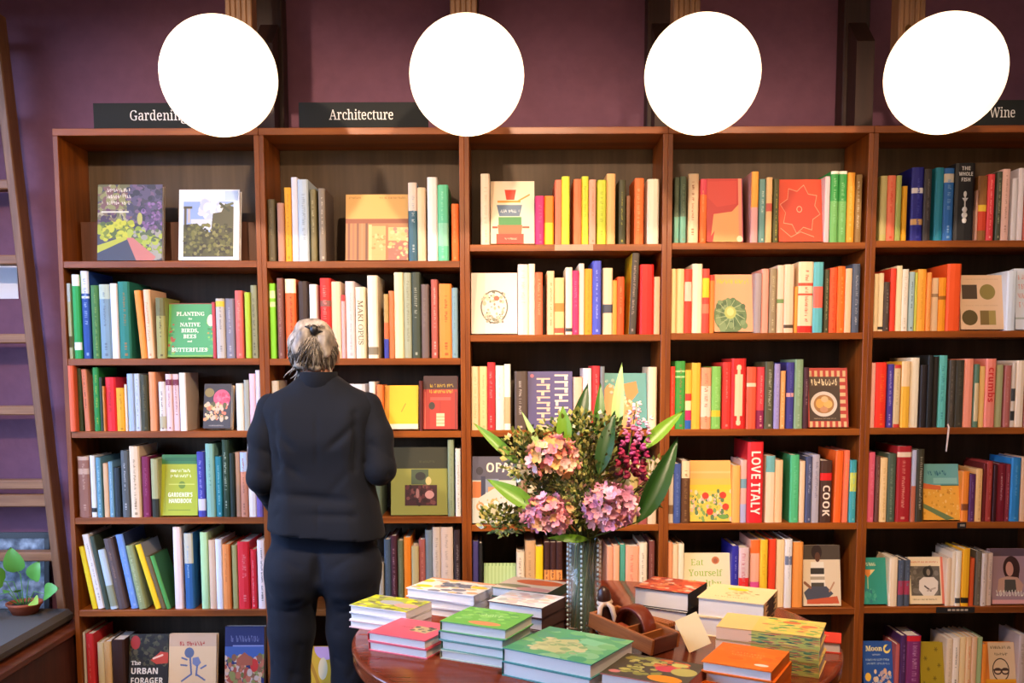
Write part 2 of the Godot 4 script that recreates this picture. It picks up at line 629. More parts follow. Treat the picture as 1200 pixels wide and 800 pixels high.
func area(p: Array, hex: String) -> void:
	var y0 := 9.0
	var y1 := -9.0
	for q in p:
		y0 = minf(y0, q[1])
		y1 = maxf(y1, q[1])
	var step := 1.0 / brush.size.y
	var y := y0 + step * 0.5
	while y < y1:
		var xs := []
		for i in p.size():
			var a: Array = p[i]
			var b: Array = p[(i + 1) % p.size()]
			if (a[1] <= y) != (b[1] <= y):
				xs.append(a[0] + (b[0] - a[0]) * (y - a[1]) / (b[1] - a[1]))
		xs.sort()
		for i in range(0, xs.size() - 1, 2):
			rect(xs[i], y - step * 0.5, xs[i + 1] - xs[i], step, hex)
		y += step


func stroke(x0: float, y0: float, x1: float, y1: float, thick: float, hex: String) -> void:
	var n := int(maxf(absf(x1 - x0), absf(y1 - y0)) * 150.0) + 2
	for k in n:
		var f := float(k) / (n - 1)
		oval(lerpf(x0, x1, f), lerpf(y0, y1, f), thick, thick * 0.8, hex)


func specks(x: float, y: float, w: float, h: float, count: int, size: float, cols: Array) -> void:
	for k in count:
		var s := size * rng.randf_range(0.5, 1.2)
		oval(x + w * rng.randf(), y + h * rng.randf(), s, s * rng.randf_range(0.5, 1.1), cols[rng.randi() % cols.size()])


# rows of marks the size of letters
func marks(x: float, y: float, w: float, h: float, lines: int, hex: String) -> void:
	var pitch := h / lines
	for l in lines:
		var u := x + rng.randf() * w * 0.08
		var stop := x + w * rng.randf_range(0.85, 1.0)
		var size := pitch * 0.62
		while u < stop:
			var lw := size * rng.randf_range(0.45, 0.7)
			var yy := y + l * pitch
			for k in rng.randi_range(2, 3):      # two or three short strokes make one letter-sized mark
				match rng.randi() % 4:
					0:
						rect(u + lw * rng.randf_range(0.0, 0.75), yy + size * rng.randf_range(0.0, 0.2), lw * 0.24, size * rng.randf_range(0.5, 0.85), hex)
					1:
						rect(u, yy + size * rng.randf_range(0.0, 0.8), lw * rng.randf_range(0.5, 0.95), size * 0.18, hex)
					2:
						for q in 9:
							rect(u + lw * 0.36 + cos(q * 0.5) * lw * 0.34, yy + size * 0.42 + sin(q * 0.5) * size * 0.4, lw * 0.24, size * 0.16, hex)
					3:
						for q in 6:
							rect(u + lw * 0.14 * q, yy + size * (0.14 * q + 0.05), lw * 0.22, size * 0.2, hex)
			u += lw + size * 0.12
			if rng.randf() < 0.12:
				u += size * 0.5


func paint_cover(art: String) -> void:
	match art:
		"garden_path":
			rect(0, 0, 1, 1, "4a4a58")
			specks(0, 0, 0.5, 0.5, 160, 0.05, ["8a8a58", "6a6a48", "a8a080", "7a5a58"])
			specks(0.45, 0, 0.55, 0.65, 150, 0.05, ["45455c", "5a5470", "3a3c4c", "705a78"])
			specks(0.7, 0.25, 0.3, 0.35, 50, 0.03, ["7a5a8a", "5a4a70", "8a6aa0"])
			specks(0, 0.35, 0.3, 0.2, 40, 0.04, ["6a4a60", "4a3a50", "7a6a58"])
			specks(0, 0.5, 0.55, 0.2, 120, 0.045, ["a8b030", "c0c23a", "7a8a30", "586a38"])
			specks(0.5, 0.6, 0.5, 0.35, 130, 0.045, ["8aa03a", "a8b848", "5a6a48", "9a9a90"])
			area([[0, 0.84], [0.3, 0.74], [0.46, 0.72], [0.62, 1], [0, 1]], "44485a")
			area([[0.45, 0.7], [0.55, 0.7], [0.9, 0.95], [0.86, 1], [0.6, 1]], "c07870")
			area([[0, 0.8], [0.42, 0.68], [0.46, 0.72], [0, 0.9]], "b4b83c")
			oval(0.65, 0.45, 0.04, 0.08, "b0b060")
			marks(0.12, 0.05, 0.4, 0.25, 3, "d8ccc0")
			rect(0.06, 0.35, 0.42, 0.02, "d8d4c0")
		"terrace_view":
			rect(0, 0, 1, 1, "eceef4")
			rect(0.75, 0.02, 0.22, 0.14, "b0c8ea")
			rect(0.08, 0.17, 0.82, 0.78, "8aa6dc")
			specks(0.35, 0.18, 0.5, 0.25, 40, 0.07, ["c8cfe4", "b4c2e4", "d8d8e4"])
			rect(0.2, 0.42, 0.45, 0.16, "c4cce4")
			rect(0.08, 0.24, 0.14, 0.03, "4a4838")
			rect(0.09, 0.27, 0.04, 0.25, "5a5440")
			rect(0.15, 0.27, 0.04, 0.2, "b8b0b0")
			area([[0.56, 0.34], [0.7, 0.32], [0.76, 0.2], [0.9, 0.25], [0.9, 0.7], [0.52, 0.7]], "4c4c34")
			stroke(0.7, 0.25, 0.88, 0.2, 0.02, "5a6048")
			stroke(0.68, 0.2, 0.82, 0.3, 0.02, "39402c")
			area([[0.08, 0.5], [0.3, 0.48], [0.45, 0.6], [0.9, 0.62], [0.9, 0.95], [0.08, 0.95]], "4a4c2a")
			specks(0.09, 0.5, 0.78, 0.42, 230, 0.03, ["6a6c34", "3a3c22", "7c7a48", "55582c", "2e2c1e"])
			rect(0, 0.955, 1, 0.045, "eceef4")
			rect(0.9, 0.17, 0.1, 0.8, "eceef4")
			marks(0.1, 0.06, 0.6, 0.05, 1, "c4cce0")
		"planting":
			rect(0, 0, 1, 1, "4aa268")
			rect(0, 0, 0.06, 1, "5ea848")
			specks(0, 0.4, 0.16, 0.55, 26, 0.03, ["3f8a50", "78b850", "a8543c"])
			specks(0.85, 0.2, 0.15, 0.75, 26, 0.03, ["58b070", "88c060", "c09048", "3f8a50"])
			oval(0.93, 0.32, 0.08, 0.11, "e4e2c4")
			rect(0, 0, 1, 0.02, "8a4a34")
			rect(0, 0.96, 1, 0.04, "78b050")
		"floral_dark":
			rect(0, 0, 1, 1, "3c3a40")
			oval(0.65, 0.33, 0.3, 0.2, "d65a78")
			specks(0.4, 0.2, 0.5, 0.28, 26, 0.06, ["d8506e", "e27088", "c04560"])
			oval(0.2, 0.2, 0.17, 0.1, "8a7a48")
			specks(0.05, 0.45, 0.8, 0.35, 60, 0.06, ["e89868", "e8c090", "d8785a", "c8b8a0", "b0a060", "5a5a38"])
			marks(0.2, 0.92, 0.55, 0.05, 1, "c0b8b0")
		"lime_gardens":
			rect(0, 0, 1, 1, "a6b428")
			rect(0, 0, 1, 0.16, "3a7a44")
			rect(0.08, 0.05, 0.9, 0.06, "2c6a40")
			rect(0.1, 0.18, 0.015, 0.76, "7f9420")
			rect(0.2, 0.9, 0.6, 0.015, "7f9420")
			oval(0.56, 0.5, 0.09, 0.06, "6a8a24")
			rect(0.2, 0.48, 0.7, 0.015, "c8d060")
			marks(0.22, 0.24, 0.6, 0.17, 2, "f0f4d8")
		"forager":
			rect(0, 0, 1, 1, "26221c")
			specks(0, 0, 1, 0.55, 160, 0.05, ["34331f", "2a2418", "45442e", "1c1a14", "565038"])
			oval(0.16, 0.14, 0.12, 0.12, "a8302a")
			area([[0.55, 0.45], [0.8, 0.3], [1, 0.32], [1, 0.5], [0.7, 0.52]], "b8402c")
			stroke(0.62, 0.42, 0.85, 0.36, 0.02, "e8c0a8")
		"pickled":
			rect(0, 0, 1, 1, "d6b890")
			rect(0, 0, 1, 0.22, "c4a68a")
			marks(0.18, 0.13, 0.66, 0.13, 1, "a83a30")
			oval(0.43, 0.33, 0.1, 0.09, "5a6684")
			area([[0.5, 0.42], [0.62, 0.4], [0.68, 0.5], [0.6, 0.58], [0.5, 0.52]], "70789a")
			for q in [[0.45, 0.42, 0.48, 0.7], [0.6, 0.55, 0.58, 0.72], [0.48, 0.7, 0.28, 0.82], [0.58, 0.7, 0.76, 0.8], [0.26, 0.54, 0.38, 0.55], [0.28, 0.42, 0.38, 0.45], [0.68, 0.6, 0.78, 0.55]]:
				stroke(q[0], q[1], q[2], q[3], 0.018, "59658c")
			rect(0.2, 0.9, 0.64, 0.1, "c8783c")
		"village_blue":
			rect(0, 0, 1, 1, "20285e")
			marks(0.1, 0.14, 0.85, 0.17, 1, "6a6a90")
			rect(0.2, 0.29, 0.8, 0.02, "8a90c0")
			rect(0, 0.31, 1, 0.2, "3f5a9a")
			specks(0, 0.48, 1, 0.5, 170, 0.06, ["b8664a", "8a8a4a", "c8b0a0", "a84a38", "d0a880", "6a6a38", "8a5a40"])
			oval(0.75, 0.6, 0.1, 0.1, "c83028")
			area([[0.3, 0.5], [0.5, 0.4], [0.7, 0.5], [0.7, 0.6], [0.3, 0.6]], "a8583c")
		"brown_building":
			rect(0, 0, 1, 1, "a8764c")
			rect(0, 0, 1, 0.37, "d0a058")
			rect(0, 0.37, 1, 0.07, "8a4a30")
			marks(0.05, 0.04, 0.2, 0.05, 1, "a87838")
			marks(0.5, 0.04, 0.45, 0.05, 1, "a87838")
			for k in 5:
				rect(0.04 + 0.07 * k, 0.44, 0.035, 0.56, ["80503c", "9a6a4c", "7a4c38", "b08058", "6c4434"][k])
			rect(0.42, 0.48, 0.22, 0.52, "d8a468")
			rect(0.37, 0.46, 0.05, 0.54, "e0b880")
			rect(0.64, 0.46, 0.04, 0.54, "a06a44")
			rect(0.68, 0.5, 0.32, 0.2, "d8b078")
			rect(0.68, 0.72, 0.32, 0.28, "a06858")
			specks(0.7, 0.52, 0.3, 0.46, 40, 0.03, ["c8a868", "b07868", "e0c088"])
			specks(0.44, 0.6, 0.18, 0.3, 16, 0.03, ["c08a50", "e0b880"])
		"plain_yellow":
			rect(0, 0, 1, 1, "f0bc10")
			rect(0, 0, 0.14, 1, "c89018")
			rect(0, 0.88, 1, 0.12, "e8dcc0")
			stroke(0.5, 0.6, 0.62, 0.42, 0.012, "a87808")
		"red_door":
			rect(0, 0, 1, 1, "a82c26")
			rect(0, 0, 1, 0.25, "3c1c22")
			marks(0.16, 0.15, 0.7, 0.11, 1, "d0b020")
			marks(0.16, 0.26, 0.7, 0.11, 1, "e8b828")
			rect(0.04, 0.3, 0.03, 0.7, "c85a4c")
			rect(0.93, 0.3, 0.03, 0.7, "702028")
			rect(0.2, 0.4, 0.6, 0.06, "d0504a")
			rect(0.2, 0.46, 0.26, 0.5, "b8322a")
			rect(0.52, 0.46, 0.26, 0.5, "b03024")
			oval(0.25, 0.56, 0.09, 0.07, "3a3230")
			rect(0.38, 0.7, 0.24, 0.24, "dcc8a4")
			for k in 3:
				rect(0.38, 0.76 + 0.06 * k, 0.24, 0.01, "a08860")
		"olive_photo":
			rect(0, 0, 1, 1, "8a8a3e")
			rect(0, 0, 1, 0.32, "2e301e")
			rect(0.36, 0.33, 0.3, 0.22, "48563c")
			oval(0.52, 0.43, 0.09, 0.06, "2c2c28")
			oval(0.66, 0.5, 0.05, 0.06, "c0b070")
			rect(0.25, 0.56, 0.56, 0.3, "3c1c1e")
			specks(0.26, 0.58, 0.52, 0.26, 60, 0.03, ["5a2a2c", "2a1416", "70403c"])
			oval(0.68, 0.7, 0.08, 0.06, "c89088")
			oval(0.47, 0.68, 0.03, 0.07, "a07068")
			marks(0.5, 0.2, 0.3, 0.06, 1, "45472c")
		"yellow_swirl":
			rect(0, 0, 1, 1, "d8a820")
			oval(0.7, 0.0, 0.4, 0.3, "c8a0c8")
			oval(0.6, 0.5, 0.15, 0.25, "e8d0a0")
			stroke(0.1, 0.2, 0.5, 0.9, 0.05, "b88010")
		"casserole":
			rect(0, 0, 1, 1, "ecd8bc")
			area([[0.32, 0.14], [0.58, 0.14], [0.54, 0.3], [0.36, 0.3]], "dc3a22")
			rect(0.16, 0.31, 0.52, 0.035, "d89028")
			stroke(0.62, 0.32, 0.88, 0.22, 0.014, "d89028")
			area([[0.14, 0.38], [0.72, 0.38], [0.66, 0.56], [0.2, 0.56]], "5a7088")
			marks(0.22, 0.45, 0.46, 0.09, 1, "c8d0d4")
			rect(0.18, 0.57, 0.52, 0.13, "3f8a4a")
			area([[0.16, 0.7], [0.72, 0.7], [0.7, 0.84], [0.18, 0.84]], "a86a40")
			rect(0.13, 0.84, 0.62, 0.16, "dc3a22")
			rect(0.04, 0.72, 0.12, 0.03, "dc3a22")
			rect(0.72, 0.72, 0.16, 0.03, "8a4a30")
			marks(0.3, 0.9, 0.3, 0.05, 1, "ecd8bc")
		"wreath_pink":
			rect(0, 0, 1, 1, "ecd6ca")
			rect(0, 0, 0.3, 1, "e4ccbe")
			ring(0.5, 0.56, 0.28, 0.26, 0.016, "5a5a48")
			specks(0.25, 0.35, 0.5, 0.42, 36, 0.035, ["d8a888", "e0b898", "d09078", "dcc0a0"])
			specks(0.3, 0.7, 0.4, 0.12, 20, 0.03, ["7a7a60", "a09880", "c8b8a0"])
			oval(0.55, 0.42, 0.06, 0.04, "d8583c")
			specks(0.22, 0.3, 0.56, 0.54, 24, 0.02, ["4a4c3c", "6a6a50"])
		"purple_words":
			rect(0, 0, 1, 1, "4c4478")
			oval(0.1, 0.08, 0.04, 0.03, "b86078")
			for row in [[0.2, "d8b8a0", 0.12], [0.6, "ece0c0", 0.06]]:
				var y: float = row[2]
				while y < 0.97:
					var sh := rng.randf_range(0.06, 0.1)
					rect(row[0], y, 0.3, 0.028, row[1])
					match rng.randi() % 3:
						0:
							rect(row[0] + 0.02, y, 0.06, sh, row[1])
						1:
							rect(row[0] + 0.22, y, 0.07, sh, row[1])
						2:
							rect(row[0] + 0.1, y, 0.07, sh, row[1])
					y += sh + 0.018
		"teal_orange":
			rect(0, 0, 1, 1, "5a9a94")
			oval(0.15, 0.5, 0.18, 0.3, "d89a58")
			oval(0.5, 0.75, 0.25, 0.3, "e0a060")
			area([[0.45, 0.2], [0.75, 0.15], [0.8, 0.35], [0.55, 0.6]], "e08a48")
			specks(0.05, 0.1, 0.35, 0.3, 20, 0.04, ["8ab0a0", "7a8a80", "c0c0a0"])
			specks(0.45, 0.45, 0.35, 0.4, 30, 0.03, ["e8c8a0", "d8704a", "c8b890"])
		"opa":
			rect(0, 0, 1, 1, "c9cfc8")
			rect(0, 0, 1, 0.36, "5a5a70")
			rect(0, 0.38, 0.2, 0.24, "c87848")
			rect(0.2, 0.3, 0.1, 0.3, "3c4260")
			rect(0.3, 0.34, 0.3, 0.2, "8a98b4")
			rect(0.36, 0.46, 0.2, 0.12, "d09a70")
			area([[0, 0.68], [0.5, 0.48], [1, 0.6], [1, 1], [0, 1]], "ccd4d0")
			ring(0.18, 0.75, 0.07, 0.05, 0.02, "dc9a68")
			ring(0.5, 0.7, 0.07, 0.05, 0.02, "e0b068")
			specks(0.1, 0.6, 0.8, 0.35, 30, 0.02, ["dc9a68", "b8c4b0", "e0c090"])
			oval(0.17, 0.22, 0.08, 0.06, "3e3e4c")
		"green_stripes":
			rect(0, 0, 1, 1, "a9cc94")
			for k in 9:
				rect(0.05 + 0.11 * k, 0, 0.05, 1, "b9d8a4")
				rect(0.03 + 0.11 * k, 0, 0.03, 0.07, "7aa870")
		"red_coast":
			rect(0, 0, 1, 1, "e09a5a")
			area([[0, 0], [0.9, 0], [0.9, 0.4], [0.7, 0.52], [0.2, 0.56], [0.12, 0.9], [0.22, 0.82], [0.16, 1], [0, 1]], "bc2820")
			area([[0.05, 0.05], [0.85, 0.04], [0.82, 0.4], [0.3, 0.45], [0.05, 0.3]], "c83428")
			rect(0.88, 0, 0.12, 1, "e0886a")
			rect(0.97, 0, 0.03, 1, "a83a58")
			oval(0.9, 0.95, 0.08, 0.05, "f0d0b0")
		"red_star":
			rect(0, 0, 1, 1, "dc4420")
			var pts := []
			for k in 16:
				var w := TAU * k / 16.0 + 0.2
				var r := 0.46 if k % 2 == 0 else 0.34
				pts.append([0.5 + cos(w) * r, 0.48 + sin(w) * r * 0.86])
			area(pts, "c43a24")
			for k in 16:
				stroke(pts[k][0], pts[k][1], pts[(k + 1) % 16][0], pts[(k + 1) % 16][1], 0.007, "e89070")
			ring(0.48, 0.48, 0.055, 0.045, 0.008, "f0a080")
			stroke(0.05, 0.78, 0.28, 0.92, 0.007, "e89070")
			stroke(0.28, 0.92, 0.5, 0.84, 0.007, "e89070")
			stroke(0.5, 0.84, 0.8, 0.92, 0.007, "e89070")
		"cabbage":
			rect(0, 0, 1, 1, "e8a478")
			marks(0.04, 0.08, 0.9, 0.14, 1, "e8c030")
			oval(0.42, 0.72, 0.42, 0.3, "5f7a4c")
			specks(0.08, 0.48, 0.7, 0.45, 44, 0.08, ["557448", "6c8858", "7a9464", "486540"])
			for k in 12:
				var w := TAU * k / 12.0
				stroke(0.42 + cos(w) * 0.14, 0.68 + sin(w) * 0.1, 0.42 + cos(w + 0.3) * 0.38, 0.7 + sin(w + 0.3) * 0.26, 0.008, "a0b080")
			oval(0.42, 0.66, 0.15, 0.11, "b0b860")
			oval(0.42, 0.65, 0.09, 0.07, "d0d080")
		"round_plate":
			rect(0, 0, 1, 1, "b8443a")
			for k in 7:
				rect(0.04 + 0.14 * k, 0.05, 0.07, 0.1, "d8b888")
				rect(0.04 + 0.14 * k, 0.9, 0.07, 0.1, "d8b888")
			for k in 6:
				rect(0.8, 0.18 + 0.12 * k, 0.14, 0.06, "d8b888")
			rect(0.04, 0.15, 0.76, 0.74, "4c3c30")
			rect(0.06, 0.15, 0.72, 0.16, "5a4636")
			marks(0.06, 0.18, 0.7, 0.2, 1, "e8d8b0")
			oval(0.4, 0.61, 0.33, 0.21, "d8ccc0")
			oval(0.4, 0.61, 0.25, 0.155, "a87848")
			oval(0.3, 0.6, 0.1, 0.08, "dca858")
			oval(0.5, 0.61, 0.11, 0.07, "e0b468")
			oval(0.42, 0.53, 0.09, 0.05, "d8b888")
			oval(0.4, 0.7, 0.1, 0.05, "c8906a")
			marks(0.1, 0.84, 0.6, 0.03, 1, "a09078")
		"poppy_field":
			rect(0, 0, 1, 1, "eeae5e")
			rect(0, 0.18, 1, 0.03, "f0bc78")
			rect(0, 0.3, 1, 0.1, "f0b450")
			rect(0, 0.4, 1, 0.12, "f0c030")
			rect(0, 0.5, 1, 0.5, "ecc048")
			specks(0, 0.5, 1, 0.48, 110, 0.04, ["7a9a50", "e8b0a0", "c8c050", "5a7a50", "f0d0a0", "a8b040"])
			for q in [[0.8, 0.57], [0.86, 0.76], [0.48, 0.84], [0.38, 0.58]]:
				oval(q[0], q[1], 0.08, 0.055, "c83a24")
			oval(0.8, 0.92, 0.12, 0.04, "6a9a48")
		"eat_healthy":
			rect(0, 0, 1, 1, "ecdcb4")
			oval(0.69, 0.14, 0.08, 0.07, "c87848")
			oval(0.69, 0.15, 0.045, 0.045, "a85a3c")
			rect(0, 0.96, 1, 0.04, "e0c898")
		"seated_figure":
			rect(0, 0, 1, 1, "dcc8aa")
			rect(0, 0, 1, 0.24, "4c4034")
			oval(0.38, 0.12, 0.14, 0.12, "2c1c18")
			oval(0.4, 0.2, 0.07, 0.08, "5a3828")
			area([[0.22, 0.28], [0.56, 0.28], [0.6, 0.72], [0.2, 0.72]], "e4dccc")
			rect(0.21, 0.38, 0.36, 0.1, "38342e")
			rect(0.2, 0.52, 0.38, 0.05, "a89c84")
			rect(0.22, 0.62, 0.34, 0.07, "4a4438")
			area([[0.02, 0.78], [0.2, 0.68], [0.62, 0.68], [0.8, 0.8], [0.6, 0.9], [0.1, 0.9]], "4a4c58")
			stroke(0.2, 0.7, 0.05, 0.62, 0.03, "8a5a40")
			stroke(0.7, 0.76, 0.82, 0.62, 0.02, "b88868")
			area([[0.1, 0.9], [0.9, 0.84], [0.95, 0.96], [0.1, 0.97]], "c85a38")
		"four_shapes":
			rect(0, 0, 1, 1, "dcb894")
			rect(0.06, 0.18, 0.35, 0.26, "4a3a28")
			oval(0.65, 0.31, 0.18, 0.14, "8a7a3c")
			oval(0.22, 0.78, 0.18, 0.14, "58481f")
			rect(0.46, 0.65, 0.36, 0.26, "7a6230")
			rect(0.66, 0.65, 0.16, 0.26, "a08a48")
			marks(0.1, 0.07, 0.8, 0.03, 1, "c8a484")
			marks(0.1, 0.55, 0.8, 0.03, 1, "c8a484")
		"white_red":
			rect(0, 0, 1, 1, "d8e0f0")
			marks(0.1, 0.1, 0.7, 0.6, 4, "d8a0a8")
			rect(0, 0.8, 1, 0.03, "a8b8c0")
		"yellow_field":
			rect(0, 0, 1, 1, "e8a83c")
			rect(0, 0, 1, 0.38, "6aa8a8")
			rect(0.3, 0.25, 0.65, 0.1, "88c0bc")
			area([[0, 0.34], [0.5, 0.4], [0.5, 0.47], [0, 0.44]], "d86a38")
			rect(0.5, 0.37, 0.5, 0.02, "3c6a60")
			marks(0.1, 0.12, 0.72, 0.15, 1, "2c6a80")
			specks(0, 0.45, 1, 0.45, 60, 0.025, ["d09028", "e8b858", "c88028", "f0c070"])
			area([[0, 0.7], [0.85, 0.97], [0.62, 1], [0, 0.78]], "6a7c50")
		"teal_cocktail":
			rect(0, 0, 1, 1, "2c9080")
			marks(0.05, 0.1, 0.6, 0.14, 1, "dcd8b0")
			area([[0.0, 0.26], [0.5, 0.26], [0.24, 0.44]], "dc8438")
			area([[0.35, 0.26], [0.55, 0.26], [0.34, 0.38]], "e0c890")
			rect(0.21, 0.42, 0.04, 0.26, "a8b890")
			specks(0.05, 0.66, 0.5, 0.28, 30, 0.05, ["3c9a88", "4aa890", "2c7a80"])
		"white_shirt":
			rect(0, 0, 1, 1, "e8d2ac")
			marks(0.06, 0.09, 0.84, 0.07, 1, "d07050")
			rect(0.06, 0.2, 0.84, 0.62, "625a50")
			specks(0.07, 0.22, 0.8, 0.56, 40, 0.06, ["6e665c", "564e46", "7a7268"])
			oval(0.56, 0.32, 0.15, 0.12, "2c2822")
			oval(0.57, 0.33, 0.055, 0.07, "8a7c6c")
			area([[0.3, 0.5], [0.42, 0.43], [0.72, 0.43], [0.84, 0.52], [0.82, 0.7], [0.7, 0.82], [0.4, 0.82], [0.28, 0.7]], "e0d4c8")
			stroke(0.45, 0.62, 0.62, 0.72, 0.02, "5a4c44")
			stroke(0.52, 0.72, 0.75, 0.66, 0.02, "b8a898")
			marks(0.08, 0.88, 0.82, 0.06, 1, "948260")
			rect(0.93, 0, 0.07, 1, "d87058")
		"pink_portrait":
			rect(0, 0, 1, 1, "a08088")
			rect(0, 0, 1, 0.14, "5c4650")
			oval(0.55, 0.36, 0.22, 0.22, "3a201c")
			area([[0.4, 0.4], [0.76, 0.4], [0.72, 0.58], [0.4, 0.54]], "3a201c")
			oval(0.5, 0.37, 0.1, 0.13, "c88e7c")
			area([[0.2, 0.55], [0.42, 0.5], [0.7, 0.52], [0.85, 0.65], [0.8, 0.78], [0.15, 0.78]], "c0947e")
			area([[0.36, 0.56], [0.64, 0.56], [0.66, 0.78], [0.34, 0.78]], "4c463c")
			marks(0.05, 0.74, 0.88, 0.2, 1, "e4dac8")
			rect(0, 0.92, 1, 0.08, "d89c98")
		"blue_moon":
			rect(0, 0, 1, 1, "2450a0")
			ring(0.82, 0.16, 0.09, 0.07, 0.03, "f0dc78")
			oval(0.87, 0.13, 0.07, 0.055, "2450a0")
			marks(0.1, 0.36, 0.8, 0.16, 2, "b8cce0")
			marks(0.3, 0.26, 0.3, 0.06, 1, "d0d8e8")
			oval(0.16, 0.75, 0.1, 0.09, "e8b848")
			specks(0.3, 0.62, 0.6, 0.34, 40, 0.05, ["d8c0a8", "b8a0a8", "e8c898", "8aa0c8", "d8a888"])
		"olive_gold":
			rect(0, 0, 1, 1, "a08a18")
			for q in [[0.7, 0.16], [0.25, 0.35], [0.35, 0.58], [0.6, 0.78], [0.15, 0.88], [0.8, 0.5]]:
				for k in 3:
					var w := PI * k / 3.0
					stroke(q[0] - cos(w) * 0.07, q[1] - sin(w) * 0.05, q[0] + cos(w) * 0.07, q[1] + sin(w) * 0.05, 0.012, "6c5c10")
		"lined_face":
			rect(0, 0, 1, 1, "dcbe9c")
			rect(0, 0, 0.14, 1, "e08430")
			marks(0.2, 0.08, 0.7, 0.11, 1, "6a5a44")
			marks(0.32, 0.23, 0.45, 0.1, 1, "6a5a44")
			ring(0.52, 0.6, 0.26, 0.24, 0.016, "4a3a2c")
			rect(0, 0.8, 1, 0.2, "e8a020")
			ring(0.42, 0.63, 0.11, 0.06, 0.02, "4a342c")
			ring(0.66, 0.63, 0.11, 0.06, 0.02, "4a342c")
			rect(0.28, 0.58, 0.5, 0.04, "4a342c")
			rect(0.14, 0.86, 0.86, 0.14, "e8901c")
		"t_market":
			rect(0, 0, 1, 1, "e4dccc")
			specks(0, 0, 1, 1, 40, 0.09, ["d8a870", "b0b4b8", "e8d040", "7a7a80", "e0b090", "e8e4dc"])
			area([[0.3, 0.3], [0.7, 0.25], [0.75, 0.55], [0.35, 0.6]], "6c7078")
			specks(0.3, 0.25, 0.45, 0.35, 24, 0.05, ["505868", "8a9098", "c0b8a8"])
			oval(0.16, 0.7, 0.12, 0.1, "e8cc30")
			oval(0.85, 0.4, 0.12, 0.1, "e8c830")
			rect(0, 0, 1, 0.1, "dc9a68")
		"t_lime":
			rect(0, 0, 1, 1, "a8b040")
			specks(0, 0, 1, 1, 60, 0.08, ["d8d420", "c8c418", "8a8c50", "e8e040", "b0a888", "787848"])
			oval(0.5, 0.45, 0.2, 0.16, "a8a8a0")
			oval(0.8, 0.55, 0.2, 0.16, "d0a088")
		"t_pink":
			rect(0, 0, 1, 1, "e0606c")
			area([[0.5, 0.3], [0.85, 0.35], [0.8, 0.65], [0.5, 0.6]], "c8b07a")
			specks(0.5, 0.32, 0.3, 0.28, 20, 0.04, ["4a4a48", "d8c080", "7a6a50"])
			marks(0.28, 0.42, 0.2, 0.08, 1, "702830")
		"t_green":
			rect(0, 0, 1, 1, "6cb848")
			specks(0.05, 0.05, 0.9, 0.7, 46, 0.07, ["88cc5c", "5aa848", "98d070", "7cc45c"])
			oval(0.6, 0.82, 0.24, 0.1, "e89058")
			marks(0.3, 0.3, 0.4, 0.16, 2, "d0e8b0")
		"t_orange_arc":
			rect(0, 0, 1, 1, "e4d0ac")
			oval(0.6, 0.3, 0.42, 0.2, "e06a30")
			oval(0.3, 0.72, 0.3, 0.12, "8a8a5c")
			oval(0.7, 0.85, 0.3, 0.15, "d89a88")
		"t_pale":
			rect(0, 0, 1, 1, "e4dcd0")
			specks(0.1, 0.1, 0.8, 0.8, 40, 0.09, ["e8c0a0", "d8b8a8", "c8c8c4", "b0b4a8", "e0d0b8"])
		"t_big_green":
			rect(0, 0, 1, 1, "5ca86c")
			specks(0, 0, 1, 1, 60, 0.1, ["78b870", "4c9c68", "8cc084", "58a078"])
			area([[0.25, 0.45], [0.5, 0.3], [0.72, 0.55], [0.55, 0.85], [0.2, 0.8]], "c0c080")
			specks(0.2, 0.4, 0.5, 0.45, 40, 0.05, ["c8c888", "a8b078", "d0c890", "8aa868"])
			area([[0.55, 0.2], [0.8, 0.25], [0.75, 0.42], [0.55, 0.4]], "88c890")
		"t_vegetables":
			rect(0, 0, 1, 1, "4c4434")
			specks(0.1, 0.1, 0.5, 0.7, 50, 0.06, ["a8a050", "8a8a40", "c0b860", "90883c"])
			specks(0.45, 0.05, 0.35, 0.35, 30, 0.05, ["c85030", "d87840", "b84028"])
			oval(0.62, 0.42, 0.13, 0.12, "d0404c")
			oval(0.72, 0.82, 0.2, 0.13, "ec8c18")
			oval(0.84, 0.45, 0.15, 0.16, "b8ac58")
			oval(0.72, 0.2, 0.1, 0.08, "c8c060")
			oval(0.12, 0.82, 0.07, 0.06, "d88078")
		"t_orange":
			rect(0, 0, 1, 1, "ee7010")
			specks(0, 0, 1, 1, 26, 0.1, ["f07818", "e86808"])
			marks(0.25, 0.35, 0.5, 0.2, 2, "f49a50")
			oval(0.8, 0.8, 0.1, 0.05, "f0e0c8")
		"t_garden_side":
			rect(0, 0, 1, 1, "ecc864")
			rect(0, 0, 0.35, 1, "f0c878")
			specks(0.45, 0.05, 0.55, 0.9, 70, 0.05, ["e8d048", "88b048", "f0d860", "5a9a50", "d88040", "a8c050"])
			oval(0.68, 0.25, 0.09, 0.08, "d87038")
			oval(0.86, 0.4, 0.08, 0.07, "e08048")
		"t_garden_spine":
			rect(0, 0, 1, 1, "e8b890")
			rect(0.35, 0, 0.65, 1, "b8b858")
			specks(0.32, 0, 0.66, 1, 90, 0.05, ["3a6a50", "5a8a58", "2c5044", "d8a060", "e0c860", "c06a48"])
		"t_sand":
			rect(0, 0, 1, 1, "e4cc98")
			oval(0.45, 0.25, 0.16, 0.09, "e8c820")
			specks(0.3, 0.3, 0.5, 0.4, 24, 0.04, ["a89058", "8a8050", "c0a468", "d8b888"])
			marks(0.2, 0.75, 0.6, 0.1, 1, "b09868")
		"t_brush_spine":
			rect(0, 0, 1, 1, "d8b880")
			for k in 9:
				oval(0.08 + 0.105 * k, 0.5 + 0.1 * sin(k * 2.1), 0.07, 0.3, "2a2420")
			rect(0, 0.42, 1, 0.14, "3a322c")
